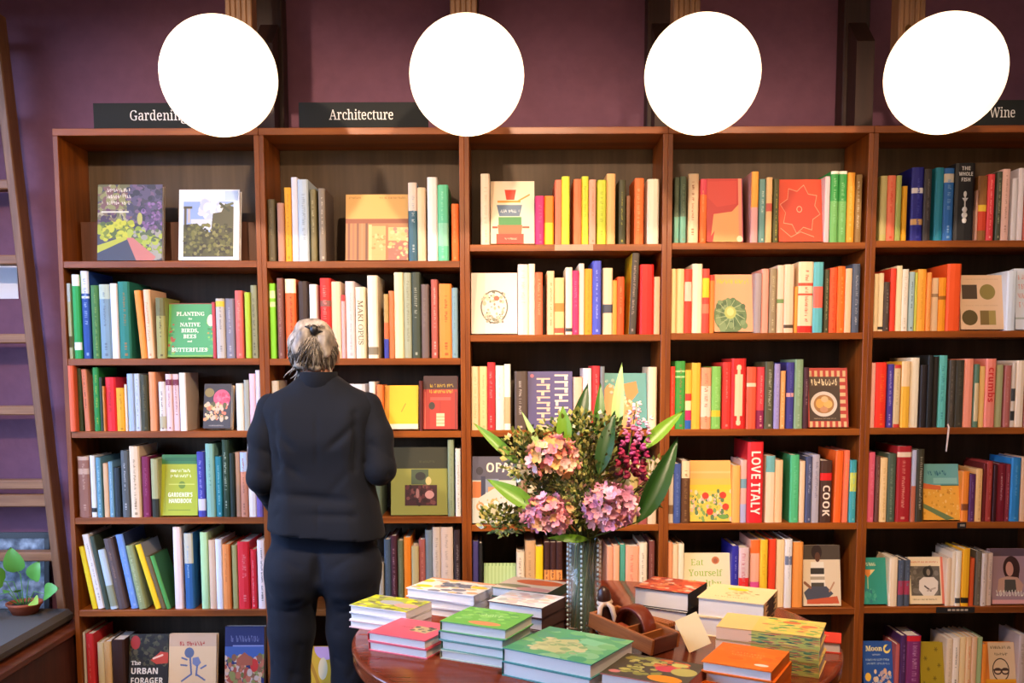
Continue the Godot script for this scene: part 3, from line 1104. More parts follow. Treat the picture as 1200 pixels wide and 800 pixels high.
		"t_red_food":
			rect(0, 0, 1, 1, "b8482c")
			specks(0, 0, 1, 1, 80, 0.07, ["c85a38", "a83a24", "d88858", "e0b8a0", "8a3020", "d07048"])
		"t_red":
			rect(0, 0, 1, 1, "d03a28")
			marks(0.2, 0.3, 0.6, 0.2, 1, "e8b0a0")
		"t_cream":
			rect(0, 0, 1, 1, "e8dfd2")


# ---------------------------------------------------------------- soft bodies: a field of tapered capsules meshed as surface nets
# bones: [from, to, radius there, radius here, flattening in x, flattening in z]; cuts: [normal, offset] keeps the side against the normal
func body(bones: Array, cell: float, k: float, cuts: Array = [], creases: Array = [], tinter = null) -> ArrayMesh:
	var lo := Vector3(9, 9, 9)
	var hi := -lo
	for b in bones:
		var r := maxf(b[2], b[3]) * 1.4 + k
		for p in [b[0], b[1]]:
			lo = lo.min(p - Vector3(r, r, r))
			hi = hi.max(p + Vector3(r, r, r))
	var n := Vector3i(((hi - lo) / cell).ceil()) + Vector3i(2, 2, 2)
	var f := PackedFloat32Array()
	f.resize(n.x * n.y * n.z)
	f.fill(1.0)
	var sx := n.y * n.z
	var sy := n.z
	for b in bones:
		var a: Vector3 = b[0]
		var ra: float = b[2]
		var rb: float = b[3]
		var fx: float = 1.0 / (b[4] if b.size() > 4 else 1.0)
		var fz: float = 1.0 / (b[5] if b.size() > 5 else 1.0)
		var ab: Vector3 = b[1] - a
		ab = Vector3(ab.x * fx, ab.y, ab.z * fz)
		var inv := 1.0 / maxf(ab.length_squared(), 1e-9)
		var reach := maxf(ra, rb) * maxf(1.0, maxf(1.0 / fx, 1.0 / fz)) + k + cell * 2.0
		var e := Vector3(reach, reach, reach)
		var i0 := Vector3i(((a.min(b[1]) - e - lo) / cell).floor()).clamp(Vector3i.ZERO, n - Vector3i.ONE)
		var i1 := Vector3i(((a.max(b[1]) + e - lo) / cell).ceil()).clamp(Vector3i.ZERO, n - Vector3i.ONE)
		for x in range(i0.x, i1.x + 1):
			var qx := (lo.x + x * cell - a.x) * fx
			for y in range(i0.y, i1.y + 1):
				var qy := lo.y + y * cell - a.y
				var at := x * sx + y * sy + i0.z
				for z in range(i0.z, i1.z + 1):
					var qz := (lo.z + z * cell - a.z) * fz
					var h := clampf((qx * ab.x + qy * ab.y + qz * ab.z) * inv, 0.0, 1.0)
					var dx := qx - ab.x * h
					var dy := qy - ab.y * h
					var dz := qz - ab.z * h
					var d := sqrt(dx * dx + dy * dy + dz * dz) - ra - (rb - ra) * h
					var g := f[at]
					var m := k - absf(g - d)
					f[at] = minf(g, d) - (m * m / k * 0.25 if m > 0.0 else 0.0)
					at += 1
	for c in cuts:
		for x in n.x:
			for y in n.y:
				var at := x * sx + y * sy
				for z in n.z:
					f[at] = maxf(f[at], c[0].dot(lo + Vector3(x, y, z) * cell) - c[1])
					at += 1
	var index := PackedInt32Array()
	index.resize(f.size())
	index.fill(-1)
	var verts := PackedVector3Array()
	var tris := PackedInt32Array()
	var corners := [0, 1, sy, sy + 1, sx, sx + 1, sx + sy, sx + sy + 1]
	var offs := [Vector3(0, 0, 0), Vector3(0, 0, 1), Vector3(0, 1, 0), Vector3(0, 1, 1), Vector3(1, 0, 0), Vector3(1, 0, 1), Vector3(1, 1, 0), Vector3(1, 1, 1)]
	var edges := [[0, 1], [0, 2], [0, 4], [1, 3], [1, 5], [2, 3], [2, 6], [3, 7], [4, 5], [4, 6], [5, 7], [6, 7]]
	var far := cell * 2.6
	for x in n.x - 1:
		for y in n.y - 1:
			var at := x * sx + y * sy
			for z in n.z - 1:
				if absf(f[at]) < far:
					var inside := 0
					for q in corners:
						if f[at + q] < 0.0:
							inside += 1
					if inside > 0 and inside < 8:
						var sum := Vector3()
						var count := 0
						for e in edges:
							var u := f[at + corners[e[0]]]
							var w := f[at + corners[e[1]]]
							if (u < 0.0) != (w < 0.0):
								sum += offs[e[0]].lerp(offs[e[1]], u / (u - w))
								count += 1
						index[at] = verts.size()
						verts.append(lo + (Vector3(x, y, z) + sum / count) * cell)
				at += 1
	for x in range(1, n.x - 1):
		for y in range(1, n.y - 1):
			var at := x * sx + y * sy + 1
			for z in range(1, n.z - 1):
				if index[at] >= 0:
					var here := f[at] < 0.0
					for e in [[sx, sy, 1], [sy, 1, sx], [1, sx, sy]]:
						if here != (f[at + e[0]] < 0.0):
							var a := index[at]
							var b := index[at - e[1]]
							var c := index[at - e[1] - e[2]]
							var d := index[at - e[2]]
							if a >= 0 and b >= 0 and c >= 0 and d >= 0:
								if here:
									tris.append_array([a, c, b, a, d, c])
								else:
									tris.append_array([a, b, c, a, c, d])
				at += 1
	var normals := smooth_normals(verts, tris)
	if creases:
		for i in verts.size():
			var p := verts[i]
			var push := 0.0
			for q in creases:
				var a: Vector3 = q[0]
				var ab: Vector3 = q[1] - a
				var h := clampf((p - a).dot(ab) / ab.length_squared(), 0.0, 1.0)
				var d: float = p.distance_to(a + ab * h) / q[3]
				if d < 3.0:
					push += q[2] * 2.1 * exp(-d * d) * (0.35 + 0.65 * sin(PI * clampf(h, 0.08, 0.92)))
			verts[i] = p - normals[i] * push
		normals = smooth_normals(verts, tris)
	var arrays := []
	arrays.resize(Mesh.ARRAY_MAX)
	arrays[Mesh.ARRAY_VERTEX] = verts
	arrays[Mesh.ARRAY_NORMAL] = normals
	arrays[Mesh.ARRAY_INDEX] = tris
	if tinter != null:
		var cols := PackedColorArray()
		for i in verts.size():
			cols.append(tinter.call(verts[i], normals[i]))
		arrays[Mesh.ARRAY_COLOR] = cols
	var mesh := ArrayMesh.new()
	mesh.add_surface_from_arrays(Mesh.PRIMITIVE_TRIANGLES, arrays)
	return mesh


# triangles run clockwise as seen from outside
func smooth_normals(verts: PackedVector3Array, tris: PackedInt32Array) -> PackedVector3Array:
	var normals := PackedVector3Array()
	normals.resize(verts.size())
	for i in range(0, tris.size(), 3):
		var a := verts[tris[i]]
		var w := (verts[tris[i + 2]] - a).cross(verts[tris[i + 1]] - a)
		for q in 3:
			normals[tris[i + q]] += w
	for i in normals.size():
		normals[i] = normals[i].normalized()
	return normals


# ---------------------------------------------------------------- the room
func build_room() -> void:
	var plaster := mottled("ceiling_paint", "cfc8bc", "d8d2c8", 0.02, 0.9)
	var purple := mottled("purple_wall_paint", "6a4157", "74495f", 0.03, 0.75, 1.6, 0.12)
	var boards := wood("floor_wood", "3c2418", "5a3826", false, 0.4, 0.9, 12)
	structure("floor", block(Vector3(-2.5, -0.1, -0.4), Vector3(4.4, 0.0, 6.6)), boards, "dark wooden shop floor")
	structure("ceiling", block(Vector3(-2.5, 3.5, -0.4), Vector3(4.4, 3.6, 6.6)), plaster)
	structure("wall_back", block(Vector3(-2.5, 0.0, -0.4), Vector3(4.4, 3.5, -0.285)), purple, "purple painted wall behind the bookcases")
	structure("wall_right", block(Vector3(4.3, 0.0, -0.285), Vector3(4.4, 3.5, 6.5)), purple)
	structure("wall_front", block(Vector3(-2.4, 0.0, 6.5), Vector3(4.3, 3.5, 6.6)), mottled("cream_wall_paint", "b8a890", "c4b49c", 0.02, 0.9))
	# the shop window in the left wall, out of view, placed to light the left side
	var left := Mesher.new()
	left.box(Vector3(-2.5, 0, -0.285), Vector3(-2.4, 0.7, 6.5))
	left.box(Vector3(-2.5, 3.0, -0.285), Vector3(-2.4, 3.5, 6.5))
	left.box(Vector3(-2.5, 0.7, -0.285), Vector3(-2.4, 3.0, 0.0))
	left.box(Vector3(-2.5, 0.7, 3.2), Vector3(-2.4, 3.0, 6.5))
	structure("wall_left", left, purple)
	var bars := Mesher.new()
	for z in [0.0, 1.05, 2.1, 3.15]:
		bars.box(Vector3(-2.48, 0.7, z), Vector3(-2.42, 3.0, z + 0.05))
	for y in [0.7, 2.95]:
		bars.box(Vector3(-2.48, y, 0.0), Vector3(-2.42, y + 0.05, 3.2))
	var window := structure("window_1", bars, plain("window_frame_paint", "2c2a2c", 0.5))
	var glass := plain("window_glass", "ffffff", 0.02)
	glass.transparency = BaseMaterial3D.TRANSPARENCY_ALPHA
	glass.albedo_color = Color(1, 1, 1, 0.05)
	for z in [0.05, 1.1, 2.15]:
		part("pane", block(Vector3(-2.453, 0.75, z), Vector3(-2.447, 2.95, z + 1.0)), glass, window)
	var card := thing("wall_card", "white card on the purple wall, cut by the photo's left edge", "card", Vector3(-2.12, 1.83, -0.283))
	part("sheet", block(Vector3(-0.09, 0, -0.001), Vector3(0.157, 0.16, 0.002)), plain("white_card", "e8e8ec", 0.7), card)


func build_bookcases() -> void:
	var flat := wood("case_wood", "743a12", "9e561c", false, 0.38, 1.2, 3)
	var tall := wood("case_wood_upright", "743a12", "9e561c", true, 0.38, 1.2, 5)
	var back := wood("case_back", "46341f", "594630", true, 0.6, 1.0, 8)
	var labels := ["dark wooden bookcase under the Gardening sign, leftmost", "dark wooden bookcase under the Architecture sign, behind the customer", "dark wooden bookcase in the middle, behind the flowers", "dark wooden bookcase between the middle one and the rightmost one", "dark wooden bookcase at the right edge, cut by the frame"]
	for b in 5:
		var x0: float = SIDES[b]
		var x1: float = SIDES[b + 1]
		var c := thing("bookcase", labels[b], "bookcase", Vector3((x0 + x1) / 2, 0, 0), 0.0, "row of bookcases along the wall")
		var hw := (x1 - x0) / 2
		for s in [-1, 1]:
			var a: float = s * (hw - 0.0092)
			part("side_panel", block(Vector3(a - 0.009, 0, -CASE_DEPTH), Vector3(a + 0.009, CASE_TOP - 0.026, 0), 0.0012), tall, c)
		part("back_panel", block(Vector3(-hw + 0.0185, 0.06, -CASE_DEPTH), Vector3(hw - 0.0185, CASE_TOP - 0.026, -CASE_DEPTH + 0.01)), back, c)
		part("top_board", block(Vector3(-hw + 0.0005, CASE_TOP - 0.0258, -CASE_DEPTH), Vector3(hw - 0.0005, CASE_TOP, 0.002), 0.0015), flat, c)
		for k in 6:
			var y: float = LEVELS[b][k]
			part("shelf", block(Vector3(-hw + 0.0185, y - 0.025, -CASE_DEPTH + 0.01), Vector3(hw - 0.0185, y, -0.001), 0.0015), flat, c)
		part("plinth", block(Vector3(-hw + 0.0185, 0, -0.04), Vector3(hw - 0.0185, 0.258, -0.02)), flat, c)
		if b == 4:
			for q in [[1.66, 1.809, 0.622], [1.729, 1.762, 0.952]]:
				var strip := part("label_strip", block(Vector3(q[0] - c.position.x, q[2] - 0.023, -0.001), Vector3(q[1] - c.position.x, q[2] - 0.001, 0.001)), plain("label_black", "1c1818", 0.6), c)
				var ink := Mesher.new()
				for k in 5:
					ink.box(Vector3(q[0] - c.position.x + (q[1] - q[0]) * (0.3 + 0.11 * k), q[2] - 0.016, 0.001), Vector3(q[0] - c.position.x + (q[1] - q[0]) * (0.38 + 0.11 * k), q[2] - 0.008, 0.0014))
				part("print", ink, plain("label_print", "b8a898", 0.6), strip)
		if b == 2:
			part("label_strip", block(Vector3(0.187 - c.position.x, LEVELS[2][0] - 0.023, -0.001), Vector3(0.33 - c.position.x, LEVELS[2][0] - 0.001, 0.001)), plain("label_pale", "b09880", 0.6), c)
	# the section signs that stand on the bookcases
	var board := plain("sign_board", "161b1e", 0.85)
	var signs := [["Gardening", -1.515, -1.03, -1.276, 0.208, "dark sign board reading Gardening on top of the leftmost bookcase"], ["Architecture", -0.757, -0.28, -0.526, 0.236, "dark sign board reading Architecture on top of the second bookcase"], ["Wine", 1.55, 2.1, 1.839, 0.095, "dark sign board reading Wine, half hidden by the rightmost lamp"]]
	for s in signs:
		var o := thing("section_sign", s[5], "sign", Vector3((s[1] + s[2]) / 2, CASE_TOP, -0.012), 0.0, "section signs on the bookcases")
		var hw: float = (s[2] - s[1]) / 2
		part("board", block(Vector3(-hw, 0, -0.016), Vector3(hw, 0.094, 0), 0.001), board, o)
		lettering(s[0], 0.036, "e8e8ea", o, Transform3D(Basis(), Vector3(s[3] - (s[1] + s[2]) / 2, 0.048, 0.0005)), true, false, s[4])
	# a ribbon marker hanging from a book on the third shelf of the rightmost bookcase
	var ribbon := Mesher.new()
	ribbon.tube([Vector3(0.004, 0.012, -0.006), Vector3(0.003, 0.002, 0.006), Vector3(0.0, -0.03, 0.008), Vector3(-0.004, -0.09, 0.007)], [0.0032, 0.0035, 0.0036, 0.003], 5)
	var rb := thing("ribbon_marker", "white ribbon marker hanging over the third shelf of the rightmost bookcase", "ribbon", Vector3(1.676, LEVELS[4][2], 0.0))
	part("ribbon", ribbon, plain("ribbon_white", "d8c0b4", 0.7), rb)


func build_brackets_and_lamps() -> void:
	var post := wood("post_wood", "2a1610", "3c2218", true, 0.5, 1.4, 21)
	var arm_wood := wood("arm_wood", "5e3e24", "7c5634", true, 0.5, 3.0, 22)
	var glow := StandardMaterial3D.new()
	glow.resource_name = "lamp_glass"
	glow.albedo_color = Color("fff4e2")
	glow.emission_enabled = true
	glow.emission = Color("ffdcb8")
	glow.emission_energy_multiplier = LAMP_GLOW
	var brass := plain("brass", "8a6a3a", 0.35, 0.9)
	var where := ["above the Gardening sign, leftmost", "above the Architecture sign, second from left", "third from left, above the fourth bay's edge", "rightmost, beside the Wine sign"]
	for k in 4:
		var x: float = SIDES[k + 1]
		var p := thing("wall_post", "dark wooden wall post behind the lamp " + where[k], "post", Vector3(x, CASE_TOP, -0.285), 0.0, "posts above the bookcases")
		part("pilaster", block(Vector3(-0.05, 0, 0), Vector3(0.05, 1.07, 0.08), 0.004), post, p)
		var face := Mesher.new()
		var y := 2.836 - CASE_TOP
		face.box(Vector3(-0.034, 0, 0.08), Vector3(0.034, y - 0.07, 0.175))
		face.out([Vector3(-0.034, y - 0.07, 0.175), Vector3(0.034, y - 0.07, 0.175), Vector3(0.034, y + 0.03, 0.08), Vector3(-0.034, y + 0.03, 0.08)], Vector3(0, y - 0.08, 0.1))
		face.out([Vector3(0.034, y - 0.07, 0.175), Vector3(0.034, y - 0.07, 0.08), Vector3(0.034, y + 0.03, 0.08)], Vector3(0, y - 0.05, 0.1))
		face.out([Vector3(-0.034, y - 0.07, 0.175), Vector3(-0.034, y - 0.07, 0.08), Vector3(-0.034, y + 0.03, 0.08)], Vector3(0, y - 0.05, 0.1))
		part("corbel", face, post, p)
		var a := thing("lamp_arm", "fluted wooden arm holding the globe lamp " + where[k], "bracket", Vector3(x + 0.012, 2.62, 0.0), 0.0, "wooden lamp arms")
		var drop := Mesher.new()
		for q in 5:
			drop.chamfered(Vector3(0.0088, 0.27, 0.035), 0.003, Transform3D(Basis(), Vector3(-0.036 + 0.018 * q, 0.27, 0.235)))
		drop.box(Vector3(-0.04, 0.001, 0.205), Vector3(0.04, 0.539, 0.262))
		part("drop_post", drop, arm_wood, a)
		part("beam", block(Vector3(-0.04, 0.42, -0.2), Vector3(0.04, 0.52, 0.205), 0.003), arm_wood, a)
		var lamp := thing("globe_lamp", "large round white glowing globe lamp " + where[k], "lamp", Vector3([-0.884, -0.115, 0.616, 1.369][k], 2.45, 0.54), 0.0, "globe lamps above the shelves")
		var globe := Mesher.new()
		globe.ball(Vector3.ZERO, Vector3(0.178, 0.178, 0.178), 48, 28)
		part("globe", globe, glow, lamp)
		var stem := Mesher.new()
		stem.tube([Vector3(-0.006, 0.12, -0.14), Vector3(-0.006, 0.19, -0.21), Vector3(-0.006, 0.23, -0.267)], [0.014, 0.012, 0.012], 10)
		part("stem", stem, brass, lamp)
		var light := OmniLight3D.new()
		light.name = "globe_light"
		light.light_color = Color("ffd6a2")
		light.light_energy = LAMP_ENERGY
		light.light_size = 0.05
		light.position = Vector3(0, -0.245, 0)     # just outside the glass, so that the globe still casts its own shadow
		light.omni_range = 12.0
		light.omni_attenuation = 2.0
		light.shadow_enabled = true
		lamp.add_child(light)


# unseen spotlights on a track above the frame, placed to light shelves and table; their light draws the globes' shadows on the top shelves
func build_spotlights() -> void:
	var black := plain("track_black", "18181a", 0.5, 0.3)
	var track := thing("unseen_light_track", "unseen black ceiling track that carries the unseen spotlights, above the frame", "track", Vector3(0.2, 3.0, 2.0))
	part("rail", block(Vector3(-1.9, 0, -0.018), Vector3(1.9, 0.03, 0.018), 0.003), black, track)
	for x in [-1.6, 1.6]:
		part("hanger", block(Vector3(x - 0.006, 0.03, -0.006), Vector3(x + 0.006, 0.5, 0.006)), black, track)
	var lens := StandardMaterial3D.new()
	lens.resource_name = "spot_lens_light"
	lens.albedo_color = Color("ffffff")
	lens.emission_enabled = true
	lens.emission = Color("ffe4bc")
	lens.emission_energy_multiplier = 6.0
	for q in SPOTS:
		var from := Vector3(q[0], 2.85, 2.0)
		var to: Vector3 = q[1]
		var o := thing("unseen_spotlight", "unseen black track spotlight above the frame, placed to light the %s" % q[3], "spotlight", from, 0.0, "unseen track spotlights")
		var dir := (to - from).normalized()
		var basis := Basis.looking_at(dir, Vector3.UP) * Basis(Vector3.RIGHT, -PI / 2)
		part("housing", turned([Vector2(0.0, -0.07), Vector2(0.03, -0.07), Vector2(0.042, -0.04), Vector2(0.042, 0.06), Vector2(0.038, 0.06), Vector2(0.038, 0.03), Vector2(0.0, 0.03)], 20), black, o, Transform3D(basis, -dir * 0.06))
		part("lens", turned([Vector2(0.0, 0.034), Vector2(0.036, 0.034)], 20), lens, o, Transform3D(basis, -dir * 0.06))
		part("bracket", block(Vector3(-0.006, 0.04, -0.006), Vector3(0.006, 0.15, 0.006)), black, o, Transform3D(Basis(), -dir * 0.06))
		var light := SpotLight3D.new()
		light.name = "spot_light"
		light.light_color = Color("ffdcba")
		light.light_energy = q[2]
		light.light_size = 0.03
		light.spot_range = 12.0
		light.spot_attenuation = 2.0
		light.spot_angle = 38.0
		light.spot_angle_attenuation = 0.6
		light.shadow_enabled = true
		o.add_child(light)
		light.position = dir * 0.015
		light.basis = Basis.looking_at(dir, Vector3.UP)
	# unseen ceiling downlights, placed to light the lower shelves from the front
	for q in [[-0.8, 3.6], [1.2, 3.6], [3.0, 3.6], [0.2, 5.2], [2.4, 5.2], [3.0, 1.6]]:
		var o := thing("unseen_downlight", "unseen round ceiling downlight, out of view, lighting the shelves from the front", "lamp", Vector3(q[0], 3.5, q[1]), 0.0, "unseen ceiling downlights")
		part("trim_ring", turned([Vector2(0.08, -0.012), Vector2(0.12, -0.012), Vector2(0.125, 0.0), Vector2(0.08, 0.0)], 24), plain("downlight_trim", "d8d8d4", 0.5), o)
		part("lens", turned([Vector2(0.0, -0.006), Vector2(0.08, -0.006)], 24), lens, o)
		var light := AreaLight3D.new()
		light.name = "downlight"
		light.area_size = Vector2(0.15, 0.15)
		light.area_normalize_energy = true
		light.light_color = Color("ffe2c4")
		light.light_energy = DOWNLIGHT
		light.area_range = 12.0
		light.shadow_enabled = true
		o.add_child(light)
		light.position = Vector3(0, -0.02, 0)
		light.rotation.x = -PI / 2


func build_ladder_and_bench() -> void:
	var oak := wood("ladder_wood", "6c472c", "8e6240", true, 0.5, 1.8, 31)
	var oak_flat := wood("ladder_wood_flat", "7a4f30", "9c6c44", false, 0.5, 1.8, 32)
	var trim_wood := wood("bench_wood", "5c2c1a", "7c4228", false, 0.4, 1.2, 33)
	var l := thing("library_ladder", "tapering wooden ladder standing by the left edge of the shelves", "ladder", Vector3(-2.05, 0.547, -0.17))
	# right stile follows x from -1.745 at y .508 to -1.882 at 2.455
	for s in [-1, 1]:
		var low := Vector3(s * 0.276, 0.0, 0.0)
		var high := Vector3(s * 0.114, 2.35, 0.0)
		var along := (high - low).normalized()
		var right := Vector3(1, 0, 0)
		right = (right - along * right.dot(along)).normalized()
		var m := Mesher.new()
		m.chamfered(Vector3(0.017, (high - low).length() / 2, 0.04), 0.004, Transform3D(Basis(right, along, right.cross(along)), (low + high) / 2))
		part("stile", m, oak, l)
	for y in [0.801, 1.09, 1.384, 1.665, 1.968, 2.253, 2.54, 2.82]:
		var h: float = y - 0.546
		var half: float = 0.276 - 0.162 * h / 2.35 - 0.012
		part("rung", block(Vector3(-half, h - 0.018, -0.03), Vector3(half, h + 0.018, 0.036), 0.004), oak_flat, l)
		if y == 1.09:
			part("step_board", block(Vector3(-half, h - 0.09, -0.01), Vector3(half, h - 0.04, 0.02), 0.004), oak_flat, l)
	var bench := thing("window_bench", "wooden window seat with lighter top edge at the lower left", "bench", Vector3(-2.23, 0, 0.9))
	part("body", block(Vector3(-0.165, 0, -1.183), Vector3(0.55, 0.52, 1.3)), wood("bench_panel", "3c1a12", "54281a", true, 0.5, 1.2, 34), bench)
	part("top_edge", block(Vector3(-0.165, 0.521, -1.183), Vector3(0.562, 0.546, 1.3), 0.003), trim_wood, bench)
	var cushion := thing("bench_cushion", "dark brown flat cushion on the window bench", "cushion", Vector3(-2.25, 0.547, 0.92))
	part("pad", block(Vector3(-0.145, 0, -1.035), Vector3(0.535, 0.055, 1.2), 0.018), mottled("cushion_cloth", "4a423a", "5c5248", 0.15, 0.9, 6.0, 0.05), cushion)
	# picture leaning on the wall behind the ladder
	var pic := thing("framed_picture", "black framed blue-grey picture leaning on the wall behind the ladder", "picture", Vector3(-2.09, 0.546, -0.232))
	pic.rotation.x = -0.1
	var frame := Mesher.new()
	for q in [[-0.2, 0.0, 0.215, 0.022], [-0.2, 0.31, 0.215, 0.335], [-0.2, 0.0, -0.18, 0.335], [0.195, 0.0, 0.215, 0.335]]:
		frame.box(Vector3(q[0], q[1], -0.012), Vector3(q[2], q[3], 0.004))
	part("frame", frame, plain("picture_frame_black", "141416", 0.4), pic)
	part("picture", block(Vector3(-0.181, 0.021, -0.008), Vector3(0.196, 0.311, -0.002)), mottled("picture_print", "1c2430", "b8c8d8", 0.012, 0.4, 4.0), pic)
	# pothos in a terracotta dish
	var pot := thing("potted_plant", "small pothos plant in a terracotta dish on the bench", "plant", Vector3(-1.87, 0.603, -0.03))
	part("dish", turned([Vector2(0.0, 0.0), Vector2(0.045, 0.0), Vector2(0.062, 0.034), Vector2(0.066, 0.036), Vector2(0.066, 0.044), Vector2(0.058, 0.044), Vector2(0.054, 0.034), Vector2(0.0, 0.032)], 24), plain("terracotta", "a8502c", 0.75), pot)
	part("soil", turned([Vector2(0.053, 0.033), Vector2(0.03, 0.037), Vector2(0.0, 0.038)], 16), plain("soil", "3a2418", 0.95), pot)
	var mid := leaf_material("pothos_leaf", "5c9a3c", "304c14")
	var pale := leaf_material("pothos_pale_leaf", "a4bc48", "485814")
	for q in [[-0.05, 0.1, 0.05, 0.5, 0.11, 0], [-0.085, 0.05, 0.07, 0.1, 0.12, 1], [0.05, 0.1, 0.02, 1.2, 0.085, 0], [0.1, 0.05, 0.04, 0.5, 0.085, 0], [0.065, 0.03, 0.06, 0.1, 0.06, 1], [-0.02, 0.13, 0.0, 1.0, 0.1, 0], [-0.12, 0.1, 0.03, 0.6, 0.1, 0], [-0.1, 0.02, 0.09, 0.2, 0.09, 0], [0.0, 0.06, 0.06, 0.4, 0.08, 0]]:
		var tip := Vector3(q[0], q[1] + 0.035, q[2])
		var st := Mesher.new()
		st.tube([Vector3(q[0] * 0.15, 0.035, q[2] * 0.15), Vector3(q[0] * 0.5, 0.05 + maxf(q[1], 0.02) * 0.8, q[2] * 0.5), tip], [0.002, 0.0016, 0.0014], 5)
		part("stalk", st, mid, pot)
		var dir := Vector3(q[0], q[3] * 0.12, q[2] + 0.04).normalized()
		part("leaf", leaf_shape(q[4], q[4] * 0.4, 0.25, 0.5), [mid, pale][q[5]], pot, leaf_frame(tip, dir, Vector3(0, 0.6, 1)))


# a leaf lying along +y, its face towards +z, its base at the origin
func leaf_shape(length: float, half: float, fold: float, bend: float, heart := true) -> Mesher:
	var rows := []
	var n := 9
	for i in n:
		var f := float(i) / (n - 1)
		var w: float
		if heart:
			w = half * pow(sin(PI * clampf(0.1 + 0.9 * pow(f, 0.75), 0.0, 1.0)), 0.8)
		else:
			w = half * maxf(sin(PI * pow(f, 0.72)), 0.0) if f > 0.02 else half * 0.12
		var y := length * (sin(bend * f) / bend if absf(bend) > 0.01 else f)
		var z := -length * ((1.0 - cos(bend * f)) / bend if absf(bend) > 0.01 else 0.0)
		var line := []
		for k in 5:
			var u := (k - 2) / 2.0
			line.append(Vector3(u * w, y, z + absf(u) * w * fold))
		rows.append(line)
	var m := Mesher.new()
	m.sheet(rows)
	return m


func leaf_frame(at: Vector3, along: Vector3, face: Vector3) -> Transform3D:
	var y := along.normalized()
	var x := y.cross(face).normalized()
	return Transform3D(Basis(x, y, x.cross(y)), at)


# ---------------------------------------------------------------- the table and what lies on it
func lying(art: String, w: float, h: float, t: float, at: Vector3, yaw: float, label: String, group: String, spine := "right", board := "", spine_art := "") -> void:
	var cell := cover_cell(art)
	var uv := cell.position + cell.size * Vector2(0.03, 0.04)
	var sc := Rect2()
	if spine_art:
		sc = cover_cell(spine_art)
	elif board:
		uv = cover_cell("board_" + board).get_center() if cover_at.has("board_" + board) else board_cell(board)
	var shapes := faced_shapes(w, h, t, cell, uv, spine, sc)
	var o := thing("book", label, "book", at, deg_to_rad(yaw), group)
	var flat := Transform3D(Basis(Vector3.RIGHT, -PI / 2), Vector3(-w / 2, t, h / 2))
	part("cover", shapes[0], cover_mat, o, flat)
	part("pages", shapes[1], page_mat, o, flat)


func board_cell(hex: String) -> Vector2:
	var per: int = cover_sheet.get_width() / COVER_CELL.x
	var k := cover_at.size()
	var o := Vector2i((k % per) * COVER_CELL.x, (k / per) * COVER_CELL.y)
	cover_at["board_" + hex] = o
	cover_sheet.fill_rect(Rect2i(o, COVER_CELL), Color(hex))
	return (Vector2(o) + Vector2(COVER_CELL) / 2.0) / Vector2(cover_sheet.get_size())


func stack(copies: Array, x: float, z: float, yaw: float, w: float, h: float, words: String) -> void:
	var y := TABLE.y
	var places := ["lowest", "second", "third", "fourth", "fifth"]
	for k in copies.size():
		var c: Array = copies[k]
		var place: String = "topmost" if k == copies.size() - 1 else places[k]
		var jx := rng.randf_range(-0.004, 0.004) if k > 0 else 0.0
		var jz := rng.randf_range(-0.004, 0.004) if k > 0 else 0.0
		var shrink: float = c[3] if c.size() > 3 else 1.0
		lying(c[0], w * shrink, h * shrink, c[1], Vector3(x + jx, y, z + jz), yaw + rng.randf_range(-1.5, 1.5), place + " book of " + words, "piles of books on the round table", c[4] if c.size() > 4 else "right", c[2], c[5] if c.size() > 5 else "")
		y += c[1] + 0.0004


